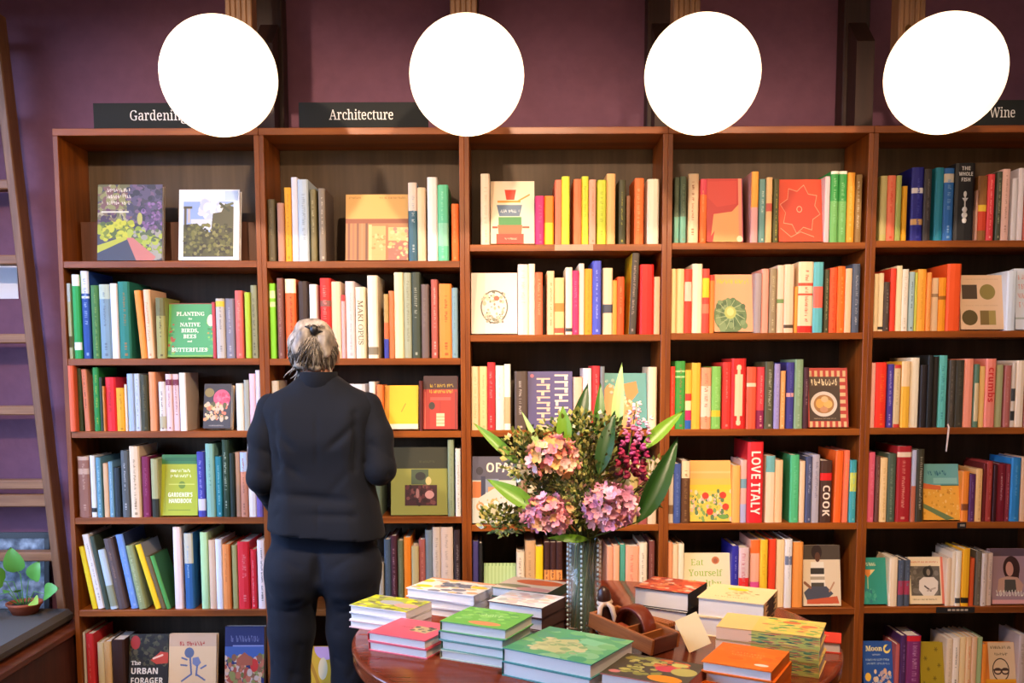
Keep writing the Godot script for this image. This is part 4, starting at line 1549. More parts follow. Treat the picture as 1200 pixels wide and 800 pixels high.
func build_table() -> void:
	var top_wood := wood("table_wood", "6c2c18", "8c4024", false, 0.16, 1.1, 41)
	var base_wood := wood("table_base_wood", "4c2416", "683620", true, 0.35, 1.4, 42)
	var t := thing("round_table", "round polished red-brown wooden table piled with books", "table", Vector3(TABLE.x, 0, TABLE.z))
	var r := TABLE_RADIUS
	part("tabletop", turned([Vector2(0.0, 0.728), Vector2(r - 0.02, 0.728), Vector2(r - 0.008, 0.731), Vector2(r - 0.004, 0.738), Vector2(r - 0.006, 0.744), Vector2(r - 0.006, 0.764), Vector2(r - 0.001, 0.769), Vector2(r - 0.001, 0.775), Vector2(r - 0.006, 0.779), Vector2(r - 0.014, 0.78), Vector2(0.0, 0.78)], 96), top_wood, t)
	part("pedestal", turned([Vector2(0.0, 0.05), Vector2(0.11, 0.05), Vector2(0.1, 0.12), Vector2(0.055, 0.2), Vector2(0.05, 0.4), Vector2(0.075, 0.5), Vector2(0.06, 0.58), Vector2(0.1, 0.68), Vector2(0.22, 0.727), Vector2(0.0, 0.727)], 28), base_wood, t)
	for k in 4:
		var w := PI / 4 + PI / 2 * k
		var d := Vector3(cos(w), 0, sin(w))
		var foot := Mesher.new()
		foot.tube([d * 0.08 + Vector3(0, 0.11, 0), d * 0.2 + Vector3(0, 0.09, 0), d * 0.32 + Vector3(0, 0.04, 0), d * 0.4 + Vector3(0, 0.025, 0)], [0.03, 0.028, 0.024, 0.024], 10)
		part("foot", foot, base_wood, t)
	var wh := "d8d4d4"
	stack([["t_cream", 0.024, wh], ["t_cream", 0.024, wh], ["t_market", 0.028, wh]], -0.165, 0.62, -28, 0.245, 0.165, "the pale pile at the back, yellow spots on its cover")
	stack([["t_cream", 0.022, "c8a0a0"], ["t_cream", 0.022, wh], ["t_lime", 0.024, wh]], -0.345, 0.80, -28, 0.2, 0.14, "the lime patterned pile at the table's left edge")
	stack([["t_pink", 0.025, "e0606c", 1.0, "left"], ["t_pink", 0.025, "e0606c", 1.0, "left"]], -0.255, 1.012, -28, 0.185, 0.165, "the pink pile near the table's left edge")
	stack([["t_cream", 0.024, "b0b8a0", 1.0, "left"], ["t_green", 0.025, "6a9a88", 1.0, "left"], ["t_green", 0.025, "5c8c84", 1.0, "left"], ["t_green", 0.028, "6aa868", 1.0, "left"]], -0.05, 1.09, -28, 0.195, 0.165, "the green pile between pink and large green piles")
	stack([["t_cream", 0.03, "3a6a50"], ["t_cream", 0.03, "a88a70"], ["t_orange_arc", 0.03, "3a6a50"]], 0.075, 0.66, -26, 0.19, 0.16, "the pile with an orange arc beside the vase")
	stack([["t_cream", 0.035, "5a3c34"], ["t_cream", 0.035, "4c322c"], ["t_pale", 0.032, "4c322c"]], 0.06, 0.885, -30, 0.175, 0.15, "the dark-spined pale pile left of the vase")
	stack([["t_big_green", 0.036, "4a8a84", 1.0, "left"], ["t_big_green", 0.036, "4c9088", 1.0, "left"]], 0.158, 1.232, -33, 0.25, 0.23, "the large green pile at the table's front")
	stack([["t_cream", 0.022, "c07060"], ["t_vegetables", 0.03, "c0705c"]], 0.352, 1.375, -30, 0.205, 0.175, "the dark vegetable cover pile at the front")
	stack([["t_orange", 0.025, "ee7010"], ["t_orange", 0.025, "ee7010"], ["t_orange", 0.025, "ee7010"]], 0.58, 1.352, -30, 0.165, 0.175, "the bright orange pile at the front right")
	stack([["t_garden_side", 0.034, "e0c060", 1.0, "below", "t_garden_spine"], ["t_garden_side", 0.034, "e0c060", 1.0, "below", "t_garden_spine"], ["t_garden_side", 0.034, "e0c060", 1.0, "below", "t_garden_spine"]], 0.69, 1.17, -24, 0.255, 0.15, "the yellow flower-printed pile at the table's right")
	stack([["t_sand", 0.055, "d8b880", 1.0, "right", "t_brush_spine"], ["t_sand", 0.055, "d8b880", 1.0, "right", "t_brush_spine"]], 0.675, 0.86, -26, 0.19, 0.19, "the thick sand-coloured pile with black brush pattern")
	stack([["t_cream", 0.06, "1c1c1e"], ["t_red_food", 0.055, "1c1c1e"]], 0.495, 0.775, -32, 0.17, 0.165, "the red food cover pile behind the tray")
	lying("t_red", 0.15, 0.1, 0.03, Vector3(0.845, TABLE.y, 1.02), -20, "red book at the table's right behind the yellow pile", "piles of books on the round table", "right", "d03a28")
	build_tray()
	build_vase()


func build_tray() -> void:
	var w := wood("tray_wood", "8a4c22", "b06a34", false, 0.4, 4.0, 51)
	var dark := wood("tray_dark_wood", "4c2010", "6c3018", false, 0.4, 3.0, 52)
	var o := thing("wooden_tray", "tilted wooden tray with dividers beside the vase", "tray", Vector3(0.352, TABLE.y, 1.0), deg_to_rad(-48))
	var tilt := Transform3D(Basis(Vector3(0, 0, 1), -0.14), Vector3(0, 0.022, 0))
	part("front_rail", block(Vector3(-0.115, 0.0, 0.05), Vector3(0.115, 0.044, 0.06), 0.0015), w, o, tilt)
	part("back_rail", block(Vector3(-0.115, 0.0, -0.06), Vector3(0.115, 0.044, -0.05), 0.0015), w, o, tilt)
	for x in [-0.115, 0.105]:
		part("end_panel", block(Vector3(x, 0.0, -0.0495), Vector3(x + 0.01, 0.044, 0.0495), 0.0015), w if x < 0 else dark, o, tilt)
	part("floor_board", block(Vector3(-0.105, 0.0, -0.0495), Vector3(0.1045, 0.006, 0.0495)), dark, o, tilt)
	for x in [0.0, 0.055]:
		part("divider", block(Vector3(x, 0.007, -0.049), Vector3(x + 0.006, 0.036, 0.049), 0.001), w, o, tilt)
	for z in [-0.055, 0.044]:
		part("leg", block(Vector3(-0.112, 0.0, z), Vector3(-0.1, 0.04, z + 0.011), 0.001), w, o)
	# ribbed wooden rest at the tray's far end
	var ribs := thing("ribbed_rest", "small ribbed wooden rest on the far corner of the tray", "wooden rest", Vector3(0.435, TABLE.y, 0.955), deg_to_rad(-48))
	part("base", block(Vector3(-0.04, 0.0, -0.02), Vector3(0.04, 0.045, 0.02), 0.002), dark, ribs)
	for k in 4:
		part("rib", block(Vector3(-0.042, 0.0455, -0.018 + 0.0095 * k), Vector3(0.042, 0.058, -0.0115 + 0.0095 * k), 0.0015), w, ribs)
	# curved leather piece and dark pestle lying in the tray
	var leather := plain("dark_leather", "6c2a16", 0.35)
	var strap := thing("leather_strap", "curved brown leather band standing in the wooden tray", "strap", Vector3(0.36, TABLE.y + 0.03, 0.965), deg_to_rad(-48))
	var rows := []
	for i in 15:
		var a := PI * i / 14.0
		var line := []
		for q in [[0.056, -0.022], [0.056, 0.022], [0.045, 0.022], [0.045, -0.022]]:
			line.append(Vector3(-cos(a) * q[0] * 1.15, sin(a) * q[0] * 1.3, q[1]))
		rows.append(line)
	var band := Mesher.new()
	band.sheet(rows, true)
	part("band", band, leather, strap)
	var handle := Mesher.new()
	handle.tube([Vector3(-0.05, 0.0, 0.035), Vector3(-0.02, 0.012, 0.034), Vector3(0.03, 0.005, 0.03)], [0.011, 0.014, 0.01], 10)
	part("roll", handle, plain("red_leather", "8a3a20", 0.4), strap)
	var pestle := thing("dark_pestle", "dark brown rounded pestle with cream cloth tied round it", "pestle", Vector3(0.288, TABLE.y + 0.035, 0.925))
	pestle.rotation = Vector3(0.1, 0, 0.1)
	part("body", turned([Vector2(0.0, 0.0), Vector2(0.018, 0.004), Vector2(0.022, 0.03), Vector2(0.016, 0.06), Vector2(0.02, 0.085), Vector2(0.016, 0.105), Vector2(0.006, 0.115), Vector2(0.0, 0.116)], 18), plain("pestle_wood", "33180e", 0.35), pestle)
	var cloth := Mesher.new()
	for s in [-1, 1]:
		cloth.tube([Vector3(s * 0.006, 0.072, 0.02), Vector3(s * 0.016, 0.062, 0.027), Vector3(s * 0.021, 0.035, 0.03), Vector3(s * 0.018, 0.015, 0.03)], [0.006, 0.008, 0.007, 0.003], 6)
	cloth.lathe([Vector2(0.018, 0.06), Vector2(0.024, 0.068), Vector2(0.02, 0.076)], 16)
	part("cloth", cloth, plain("cream_cloth", "d0b49c", 0.85), pestle)
	var card := thing("price_card", "blank beige card leaning on the right end of the tray", "card", Vector3(0.50, TABLE.y + 0.001, 1.075))
	card.rotation = Vector3(-0.25, -0.35, 0.5)
	part("sheet", block(Vector3(-0.005, 0.0, -0.001), Vector3(0.06, 0.092, 0.001)), plain("card_beige", "e4c890", 0.8), card)


func build_vase() -> void:
	var vx := 0.227
	var vz := 0.872
	var o := thing("glass_vase", "tall clear glass vase with beaded stripes holding the flowers", "vase", Vector3(vx, TABLE.y, vz))
	var glass := plain("vase_glass", "ffffff", 0.03)
	glass.transparency = BaseMaterial3D.TRANSPARENCY_ALPHA
	glass.albedo_color = Color(0.8, 0.9, 0.84, 0.05)
	part("wall", turned([Vector2(0.0, 0.0), Vector2(0.046, 0.0), Vector2(0.05, 0.006), Vector2(0.05, 0.265), Vector2(0.051, 0.27), Vector2(0.047, 0.27), Vector2(0.0462, 0.262), Vector2(0.0462, 0.012), Vector2(0.0, 0.01)], 40), glass, o)
	var bead := plain("bead_glass", "ccdcde", 0.06)
	bead.metallic_specular = 0.8
	for k in 6:
		var w := TAU * k / 6.0 + 0.75
		var beads := Mesher.new()
		for i in 19:
			beads.ball(Vector3(cos(w) * 0.0505, 0.012 + 0.0138 * i, sin(w) * 0.0505), Vector3(0.0034, 0.0048, 0.0034), 6, 4)
		part("bead_stripe", beads, bead, o)
	var water := plain("vase_water", "ffffff", 0.02)
	water.transparency = BaseMaterial3D.TRANSPARENCY_ALPHA
	water.albedo_color = Color(0.3, 0.36, 0.12, 0.14)
	part("water", turned([Vector2(0.0, 0.012), Vector2(0.0455, 0.012), Vector2(0.0455, 0.19), Vector2(0.0, 0.19)], 32), water, o)
	var root := Vector3(vx, TABLE.y, vz)
	var stem_mat := plain("stem_green", "5c6c28", 0.6)
	var neck := func(k: int) -> Vector3:
		var w := k * 2.4
		return root + Vector3(cos(w) * 0.026, 0.27, sin(w) * 0.026)
	var foot := func(k: int) -> Vector3:
		var w := k * 2.4 + 2.2
		return root + Vector3(cos(w) * 0.03, 0.016, sin(w) * 0.03)
	# hydrangeas
	var floret := Mesher.new()
	for p in 4:
		var w := PI / 2 * p
		var rows := []
		for i in 4:
			var f := i / 3.0
			var half := 0.0074 * pow(sin(PI * (0.1 + 0.76 * f)), 0.8)
			var line := []
			for u in [-1, 0, 1]:
				var q := Vector3(u * half, 0.0155 * f, 0.006 * f * f + absf(u) * 0.0025)
				line.append(q.rotated(Vector3(0, 0, 1), w))
			rows.append(line)
		floret.sheet(rows)
	var floret_mesh := floret.mesh()
	var heads := [[Vector3(0.133, 1.295, 0.945), 0.063, ["f0a878", "f09488", "f4cca8", "ec8c90", "f0bc70", "f0c0b8"], "orange-pink hydrangea head at the upper left of the bouquet", 74], [Vector3(0.117, 1.138, 0.965), 0.056, ["e890a0", "eca0a8", "d88098", "f0b4a4", "e8b080", "e4a8b8"], "pink hydrangea head low on the left of the bouquet", 62], [Vector3(0.29, 1.158, 0.97), 0.068, ["dc98b0", "cc84a0", "ecb4c4", "dca0ac", "e49890", "bc7898"], "large mauve-pink hydrangea head low on the right of the bouquet", 84]]
	for k in 3:
		var h: Array = heads[k]
		var t := thing("hydrangea", h[3], "flower", h[0], 0.0, "flowers in the vase")
		var st := Mesher.new()
		var to: Vector3 = neck.call(k) - h[0]
		st.tube([Vector3.ZERO, Vector3(to.x * 0.3, to.y * 0.5, to.z * 0.6), to, foot.call(k) - h[0]], [0.003, 0.0034, 0.0036, 0.0036], 6)
		part("stem", st, stem_mat, t)
		var petal := []
		for q in h[2]:
			var m := leaf_material("petal_" + q, q, "4a2a28")
			m.roughness = 0.7
			petal.append(m)
		for i in int(h[4]):
			var y: float = 1.0 - 1.75 * (i + 0.5) / h[4]
			var w := i * 2.39996
			var d := Vector3(cos(w) * sqrt(1.0 - y * y), y, sin(w) * sqrt(1.0 - y * y))
			var at: Vector3 = d * h[1] * rng.randf_range(0.78, 1.1) * Vector3(1.05, 0.9, 1.0)
			var face: Vector3 = (d + Vector3(rng.randf_range(-0.7, 0.7), rng.randf_range(-0.5, 0.7), rng.randf_range(-0.7, 0.7))).normalized()
			var x := face.cross(Vector3(0.2, 1, 0.3)).normalized().rotated(face, rng.randf() * 3.0)
			var b := Basis(x, face.cross(x), face).scaled(Vector3.ONE * rng.randf_range(0.9, 1.25))
			part("floret", floret_mesh, petal[rng.randi() % petal.size()], t, Transform3D(b, at))
	# a spike of pink and crimson blossoms
	var spike := thing("snapdragon", "spike of pale pink to crimson blossoms at the right of the bouquet", "flower", Vector3(0.342, 1.253, 0.9), 0.0, "flowers in the vase")
	var blossom := Mesher.new()
	blossom.ball(Vector3(0, 0, 0.006), Vector3(0.0085, 0.0095, 0.008), 8, 6)
	blossom.ball(Vector3(0, -0.006, 0.012), Vector3(0.009, 0.005, 0.007), 8, 5)
	blossom.ball(Vector3(0, 0.007, 0.011), Vector3(0.008, 0.005, 0.006), 8, 5)
	var bm := blossom.mesh()
	var tones := ["7a1030", "8c1438", "a01c50", "c04a8c", "cc74a4", "d898b8", "e4c0cc", "e8d8d0"]
	for line in [[Vector3(0, -0.01, 0), Vector3(0.033, 0.19, -0.035), 30], [Vector3(0.02, -0.02, 0.01), Vector3(0.062, 0.15, -0.01), 22]]:
		for i in int(line[2]):
			var f: float = i / float(line[2] - 1)
			var w := i * 2.4
			var out := Vector3(cos(w), 0.15, sin(w)).normalized()
			var at: Vector3 = line[0].lerp(line[1], f) + out * lerpf(0.021, 0.006, f)
			part("blossom", bm, plain("blossom_" + tones[int(f * 7.4)], tones[int(f * 7.4)], 0.7), spike, Transform3D(Basis.looking_at(-out, Vector3.UP).scaled(Vector3.ONE * lerpf(1.15, 0.6, f)), at))
	var st2 := Mesher.new()
	st2.tube([Vector3(0.033, 0.19, -0.035), Vector3(0, -0.01, 0), neck.call(5) - spike.position, foot.call(5) - spike.position], [0.0015, 0.0028, 0.0034, 0.0034], 6)
	part("stem", st2, stem_mat, spike)
	# long leaves: tip, base, half width, tone
	var tones2 := [leaf_material("leaf_light", "6c9a24", "3c5810"), leaf_material("leaf_mid", "3a6a1e", "263e0c"), leaf_material("leaf_dark", "234818", "142808"), leaf_material("leaf_pale", "a4c878", "4c6828")]
	var leaves := [[Vector3(-0.09, 1.396, 0.86), Vector3(0.035, 1.276, 0.88), 0.016, 0, "curling light green leaf reaching out at the far left of the bouquet"], [Vector3(-0.048, 1.243, 0.93), Vector3(0.085, 1.15, 0.95), 0.025, 0, "broad bright green leaf pointing left below the upper hydrangea"], [Vector3(0.162, 1.44, 0.92), Vector3(0.168, 1.33, 0.92), 0.022, 0, "short upright bright green leaf above the upper hydrangea"], [Vector3(0.332, 1.565, 0.84), Vector3(0.319, 1.34, 0.86), 0.018, 3, "tallest pale green pointed leaf at the top of the bouquet"], [Vector3(0.243, 1.505, 0.84), Vector3(0.195, 1.34, 0.87), 0.022, 2, "dark green leaf standing left of the tallest leaf"], [Vector3(0.284, 1.508, 0.83), Vector3(0.262, 1.33, 0.86), 0.018, 1, "narrow mid green leaf just left of the tallest leaf"], [Vector3(0.305, 1.43, 0.92), Vector3(0.262, 1.25, 0.94), 0.024, 2, "dark broad leaf in the middle of the bouquet"], [Vector3(0.518, 1.432, 0.84), Vector3(0.39, 1.31, 0.87), 0.02, 0, "bright green leaf pointing up to the right"], [Vector3(0.497, 1.352, 0.92), Vector3(0.368, 1.115, 0.95), 0.032, 2, "large folded green leaf at the right of the bouquet"], [Vector3(0.05, 1.43, 0.9), Vector3(0.105, 1.3, 0.92), 0.009, 3, "thin grass-like leaf at the upper left of the bouquet"], [Vector3(0.12, 1.075, 0.955), Vector3(0.235, 1.062, 0.925), 0.012, 0, "lime green leaf curling over the rim of the vase"]]
	for k in leaves.size():
		var q: Array = leaves[k]
		var t := thing("long_leaf", q[4], "leaf", q[1], 0.0, "long leaves in the vase")
		var along: Vector3 = q[0] - q[1]
		var face := Vector3(0.25 * sin(k * 1.7), 0.35, 1.0)
		part("blade", leaf_shape(along.length() * 1.03, q[2], 0.9 if k == 8 else 0.4, 0.35, false), tones2[q[3]], t, leaf_frame(Vector3.ZERO, along, face))
		var s3 := Mesher.new()
		s3.tube([along * 0.1, Vector3.ZERO, neck.call(k + 6) - q[1], foot.call(k + 6) - q[1]], [0.0016, 0.0022, 0.003, 0.003], 5)
		part("stem", s3, stem_mat, t)
	# the fine filler greenery: nobody could count it
	var fill := Mesher.new()
	var greens := [Color("788838"), Color("a4a850"), Color("587030"), Color("bab66a"), Color("466034"), Color("c8c070"), Color("8e9848")]
	var cream := [Color("e0dcc0"), Color("d8c8a8"), Color("c8b868")]
	for sprig in [[Vector3(0.2, 1.25, 0.89), Vector3(0.14, 0.12, 0.08), 950], [Vector3(0.06, 1.3, 0.88), Vector3(0.07, 0.08, 0.05), 300], [Vector3(0.0, 1.12, 0.94), Vector3(0.075, 0.045, 0.03), 300], [Vector3(0.22, 1.37, 0.88), Vector3(0.12, 0.05, 0.05), 420], [Vector3(0.22, 1.18, 0.95), Vector3(0.06, 0.08, 0.03), 330], [Vector3(0.42, 1.22, 0.88), Vector3(0.05, 0.08, 0.04), 90], [Vector3(0.08, 1.22, 0.91), Vector3(0.06, 0.07, 0.03), 120]]:
		for i in int(sprig[2]):
			var d := Vector3(rng.randfn(), rng.randfn(), rng.randfn()).normalized() * pow(rng.randf(), 0.4)
			var at: Vector3 = sprig[0] + d * sprig[1]
			var bud := rng.randf() < 0.08
			fill.tint = (cream if bud else greens)[rng.randi() % (3 if bud else 7)].srgb_to_linear()
			var along := (d + Vector3(rng.randf_range(-0.8, 0.8), 0.5, rng.randf_range(-0.6, 0.8))).normalized()
			var side := along.cross(Vector3(rng.randf() - 0.5, rng.randf() - 0.5, 1)).normalized()
			var size := rng.randf_range(0.012, 0.024)
			var lift := along.cross(side) * size * 0.25
			var w := size * (0.42 if bud else 0.24)
			fill.poly([at, at + along * size * 0.5 + side * w + lift, at + along * size, at + along * size * 0.5 - side * w + lift])
		for i in 10:
			var d := Vector3(rng.randfn(), rng.randfn(), rng.randfn() * 0.6).normalized() * 0.9
			fill.tint = Color("4c5428").srgb_to_linear()
			fill.tube([sprig[0] + d * sprig[1], sprig[0] + d * sprig[1] * 0.3, root + Vector3(rng.randf_range(-0.03, 0.03), 0.27, rng.randf_range(-0.03, 0.03))], [0.0008, 0.0012, 0.0015], 4)
	for i in 26:
		fill.tint = Color(["5c6428", "3a4a1c", "8a8438", "2c3818", "6c5c28"][i % 5]).srgb_to_linear()
		var w := i * 2.4
		var reach := 0.012 + 0.026 * fposmod(i * 0.618, 1.0)
		fill.tube([root + Vector3(cos(w) * reach, 0.28, sin(w) * reach), root + Vector3(cos(w + 0.9) * 0.036, 0.018, sin(w + 0.9) * 0.036)], [0.0026, 0.0026], 5)
	var filler := part("filler_greenery", fill, vertex_coloured("filler_leaves", 0.6), self)
	filler.set_meta("kind", "stuff")
	filler.set_meta("label", "fine olive and dark green filler foliage through the bouquet")
	filler.set_meta("category", "foliage")


# ---------------------------------------------------------------- the customer
func build_person() -> void:
	var o := thing("person", "person with pinned-up grey-blond hair in a navy suit, browsing with back turned", "person", Vector3(-0.62, 0, 0.42))
	var skin := plain("skin", "c08a70", 0.55)
	skin.subsurf_scatter_enabled = true
	skin.subsurf_scatter_strength = 0.1
	var head := Vector3(-0.018, 1.6, -0.035)
	var neck := Vector3(0.0, 1.475, 0.005)
	var sl := Vector3(-0.158, 1.415, 0.0)
	var sr := Vector3(0.16, 1.418, 0.0)
	var el := Vector3(-0.188, 1.185, 0.035)
	var er := Vector3(0.205, 1.215, 0.045)
	var wl := Vector3(-0.16, 1.04, -0.12)
	var wr := Vector3(0.09, 1.17, -0.2)
	var hl := Vector3(-0.095, 0.9, 0.0)
	var hr := Vector3(0.1, 0.9, 0.0)
	var kl := Vector3(-0.118, 0.475, 0.0)
	var kr := Vector3(0.09, 0.475, -0.01)
	var al := Vector3(-0.128, 0.09, 0.03)
	var ar := Vector3(0.1, 0.09, 0.02)
	# bare body: head, neck, hands and the figure under the clothes
	var bones := [
		[head + Vector3(0, 0.02, 0.012), head + Vector3(0, -0.01, -0.012), 0.083, 0.072, 0.92, 1.12], [head + Vector3(0, -0.04, -0.05), head + Vector3(0, -0.075, -0.06), 0.045, 0.03],
		[head + Vector3(0, 0.0, -0.095), head + Vector3(0, -0.03, -0.115), 0.01, 0.013], [head + Vector3(0, -0.055, -0.098), head + Vector3(0, -0.058, -0.096), 0.012, 0.01],
		[head + Vector3(-0.075, -0.005, 0.0), head + Vector3(-0.078, -0.03, -0.006), 0.014, 0.009], [head + Vector3(0.075, -0.005, 0.0), head + Vector3(0.078, -0.03, -0.006), 0.014, 0.009],
		[head + Vector3(0, -0.05, 0.0), neck, 0.052, 0.056], [neck, Vector3(0, 1.38, -0.01), 0.055, 0.06], [sl * 0.8 + Vector3(0, 0.28, 0), sr * 0.8 + Vector3(0, 0.28, 0), 0.05, 0.05],
		[Vector3(-0.06, 1.3, 0), Vector3(0.06, 1.3, 0), 0.065, 0.065], [Vector3(0, 1.3, 0), Vector3(0, 1.0, 0), 0.075, 0.075], [hl * Vector3(0.8, 1, 1), hr * Vector3(0.8, 1, 1), 0.07, 0.07],
		[sl, el, 0.042, 0.036], [el, wl, 0.034, 0.025], [sr, er, 0.042, 0.036], [er, wr, 0.034, 0.025],
		[hl, kl, 0.055, 0.04], [kl, al, 0.04, 0.034], [hr, kr, 0.055, 0.04], [kr, ar, 0.04, 0.034],
	]
	part("body", body(bones, 0.011, 0.022), skin, o)
	for q in [[wl, (wl - el).normalized(), 1.0], [wr, (wr - er).normalized(), -1.0]]:
		var d: Vector3 = q[1]
		var across: Vector3 = d.cross(Vector3(0, 1, 0.2)).normalized() * q[2]
		var down: Vector3 = d.cross(across) * q[2]
		var palm: Vector3 = q[0] + d * 0.055
		var hand := [[q[0] - d * 0.02, q[0] + d * 0.02, 0.022, 0.022], [q[0] + d * 0.03 - across * 0.016, q[0] + d * 0.075 - across * 0.022, 0.017, 0.013], [q[0] + d * 0.03 + across * 0.014, q[0] + d * 0.075 + across * 0.02, 0.017, 0.013], [q[0] + d * 0.02, q[0] + d * 0.078, 0.018, 0.014]]
		for k in 4:
			var base: Vector3 = q[0] + d * 0.082 + across * (-0.027 + 0.018 * k)
			var ln: float = [0.03, 0.035, 0.033, 0.026][k]
			var mid: Vector3 = base + d * ln * 0.9 + down * ln * 0.5
			hand.append([base, mid, 0.009, 0.0085])
			hand.append([mid, mid + d * ln * 0.25 + down * ln * 0.75, 0.0085, 0.0072])
		hand.append([q[0] + d * 0.03 - across * 0.022, q[0] + d * 0.06 - across * 0.045 + down * 0.012, 0.012, 0.01])
		hand.append([q[0] + d * 0.06 - across * 0.045 + down * 0.012, q[0] + d * 0.085 - across * 0.044 + down * 0.026, 0.01, 0.008])
		part("hand", body(hand, 0.0045, 0.006), skin, o)
	# trousers
	var cloth := mottled("trouser_cloth", "0e121c", "141924", 0.4, 0.85, 9.0, 0.02)
	cloth.metallic_specular = 0.3
	cloth.rim_enabled = true
	cloth.rim = 0.06
	cloth.rim_tint = 0.6
	var legs := [
		[Vector3(-0.075, 1.0, 0.0), Vector3(0.085, 1.0, 0.0), 0.095, 0.095, 1.0, 1.05], [Vector3(-0.088, 0.89, 0.012), Vector3(0.1, 0.89, 0.012), 0.103, 0.103, 1.0, 1.08],
		[Vector3(-0.085, 0.865, 0.055), Vector3(-0.085, 0.83, 0.05), 0.088, 0.082], [Vector3(0.095, 0.865, 0.055), Vector3(0.095, 0.83, 0.05), 0.088, 0.082],
		[Vector3(-0.1, 0.84, 0.01), Vector3(-0.108, 0.66, 0.008), 0.092, 0.076], [Vector3(-0.108, 0.66, 0.008), kl, 0.076, 0.064], [kl, al + Vector3(0, -0.02, 0), 0.064, 0.056],
		[Vector3(0.102, 0.84, 0.01), Vector3(0.095, 0.66, 0.004), 0.095, 0.082], [Vector3(0.095, 0.66, 0.004), kr, 0.082, 0.066], [kr, ar + Vector3(0, -0.02, 0), 0.066, 0.056],
	]
	var folds := [
		[Vector3(-0.17, 0.80, 0.07), Vector3(-0.04, 0.775, 0.12), 0.004, 0.013], [Vector3(-0.16, 0.75, 0.07), Vector3(-0.05, 0.745, 0.1), 0.003, 0.011], [Vector3(0.045, 0.765, 0.12), Vector3(0.18, 0.82, 0.07), 0.004, 0.013], [Vector3(0.05, 0.735, 0.1), Vector3(0.17, 0.76, 0.07), 0.003, 0.011],
		[Vector3(-0.15, 0.69, 0.06), Vector3(-0.06, 0.62, 0.07), 0.005, 0.012], [Vector3(0.06, 0.68, 0.08), Vector3(0.15, 0.64, 0.06), 0.005, 0.012], [Vector3(0.005, 0.98, 0.12), Vector3(0.005, 0.8, 0.13), 0.012, 0.014],
		[Vector3(-0.16, 0.56, 0.05), Vector3(-0.08, 0.52, 0.06), 0.005, 0.012], [Vector3(0.05, 0.58, 0.06), Vector3(0.13, 0.53, 0.05), 0.005, 0.012], [Vector3(-0.06, 0.7, 0.05), Vector3(-0.1, 0.5, 0.06), 0.004, 0.01], [Vector3(0.15, 0.72, 0.05), Vector3(0.1, 0.52, 0.06), 0.004, 0.01],
		[Vector3(-0.14, 0.93, 0.1), Vector3(-0.04, 0.9, 0.14), 0.003, 0.012], [Vector3(0.14, 0.94, 0.1), Vector3(0.05, 0.9, 0.14), 0.003, 0.012],
	]
	part("trousers", body(legs, 0.008, 0.022, [[Vector3.UP, 1.05]], folds), cloth, o)
	# jacket
	var wool := mottled("jacket_cloth", "0c1019", "121722", 0.4, 0.8, 9.0, 0.02)
	wool.metallic_specular = 0.3
	wool.rim_enabled = true
	wool.rim = 0.06
	wool.rim_tint = 0.6
	var coat := [
		[Vector3(-0.035, 1.475, 0.0), Vector3(0.04, 1.475, 0.0), 0.045, 0.045, 1.0, 1.2], [Vector3(-0.03, 1.46, 0.005), Vector3(-0.142, 1.41, 0.002), 0.05, 0.05], [Vector3(0.035, 1.46, 0.005), Vector3(0.147, 1.413, 0.002), 0.05, 0.05],
		[Vector3(-0.095, 1.385, 0.005), Vector3(0.1, 1.385, 0.005), 0.074, 0.074, 1.0, 1.25], [Vector3(-0.078, 1.3, 0.008), Vector3(0.085, 1.3, 0.008), 0.086, 0.086, 1.0, 1.28], [Vector3(-0.076, 1.2, 0.004), Vector3(0.09, 1.2, 0.004), 0.088, 0.088, 1.0, 1.2],
		[Vector3(-0.074, 1.1, 0.006), Vector3(0.096, 1.1, 0.006), 0.094, 0.094, 1.0, 1.22], [Vector3(-0.07, 1.02, 0.01), Vector3(0.102, 1.02, 0.01), 0.1, 0.1, 1.0, 1.25], [Vector3(-0.068, 0.95, 0.012), Vector3(0.104, 0.96, 0.012), 0.104, 0.104, 1.0, 1.26],
	]
	var sleeves := [[[sl, Vector3(-0.18, 1.32, 0.012), 0.05, 0.053], [Vector3(-0.18, 1.32, 0.012), el, 0.054, 0.048], [el, wl, 0.047, 0.036]], [[sr, Vector3(0.19, 1.32, 0.015), 0.05, 0.054], [Vector3(0.19, 1.32, 0.015), er, 0.055, 0.052], [er, wr, 0.051, 0.036]]]
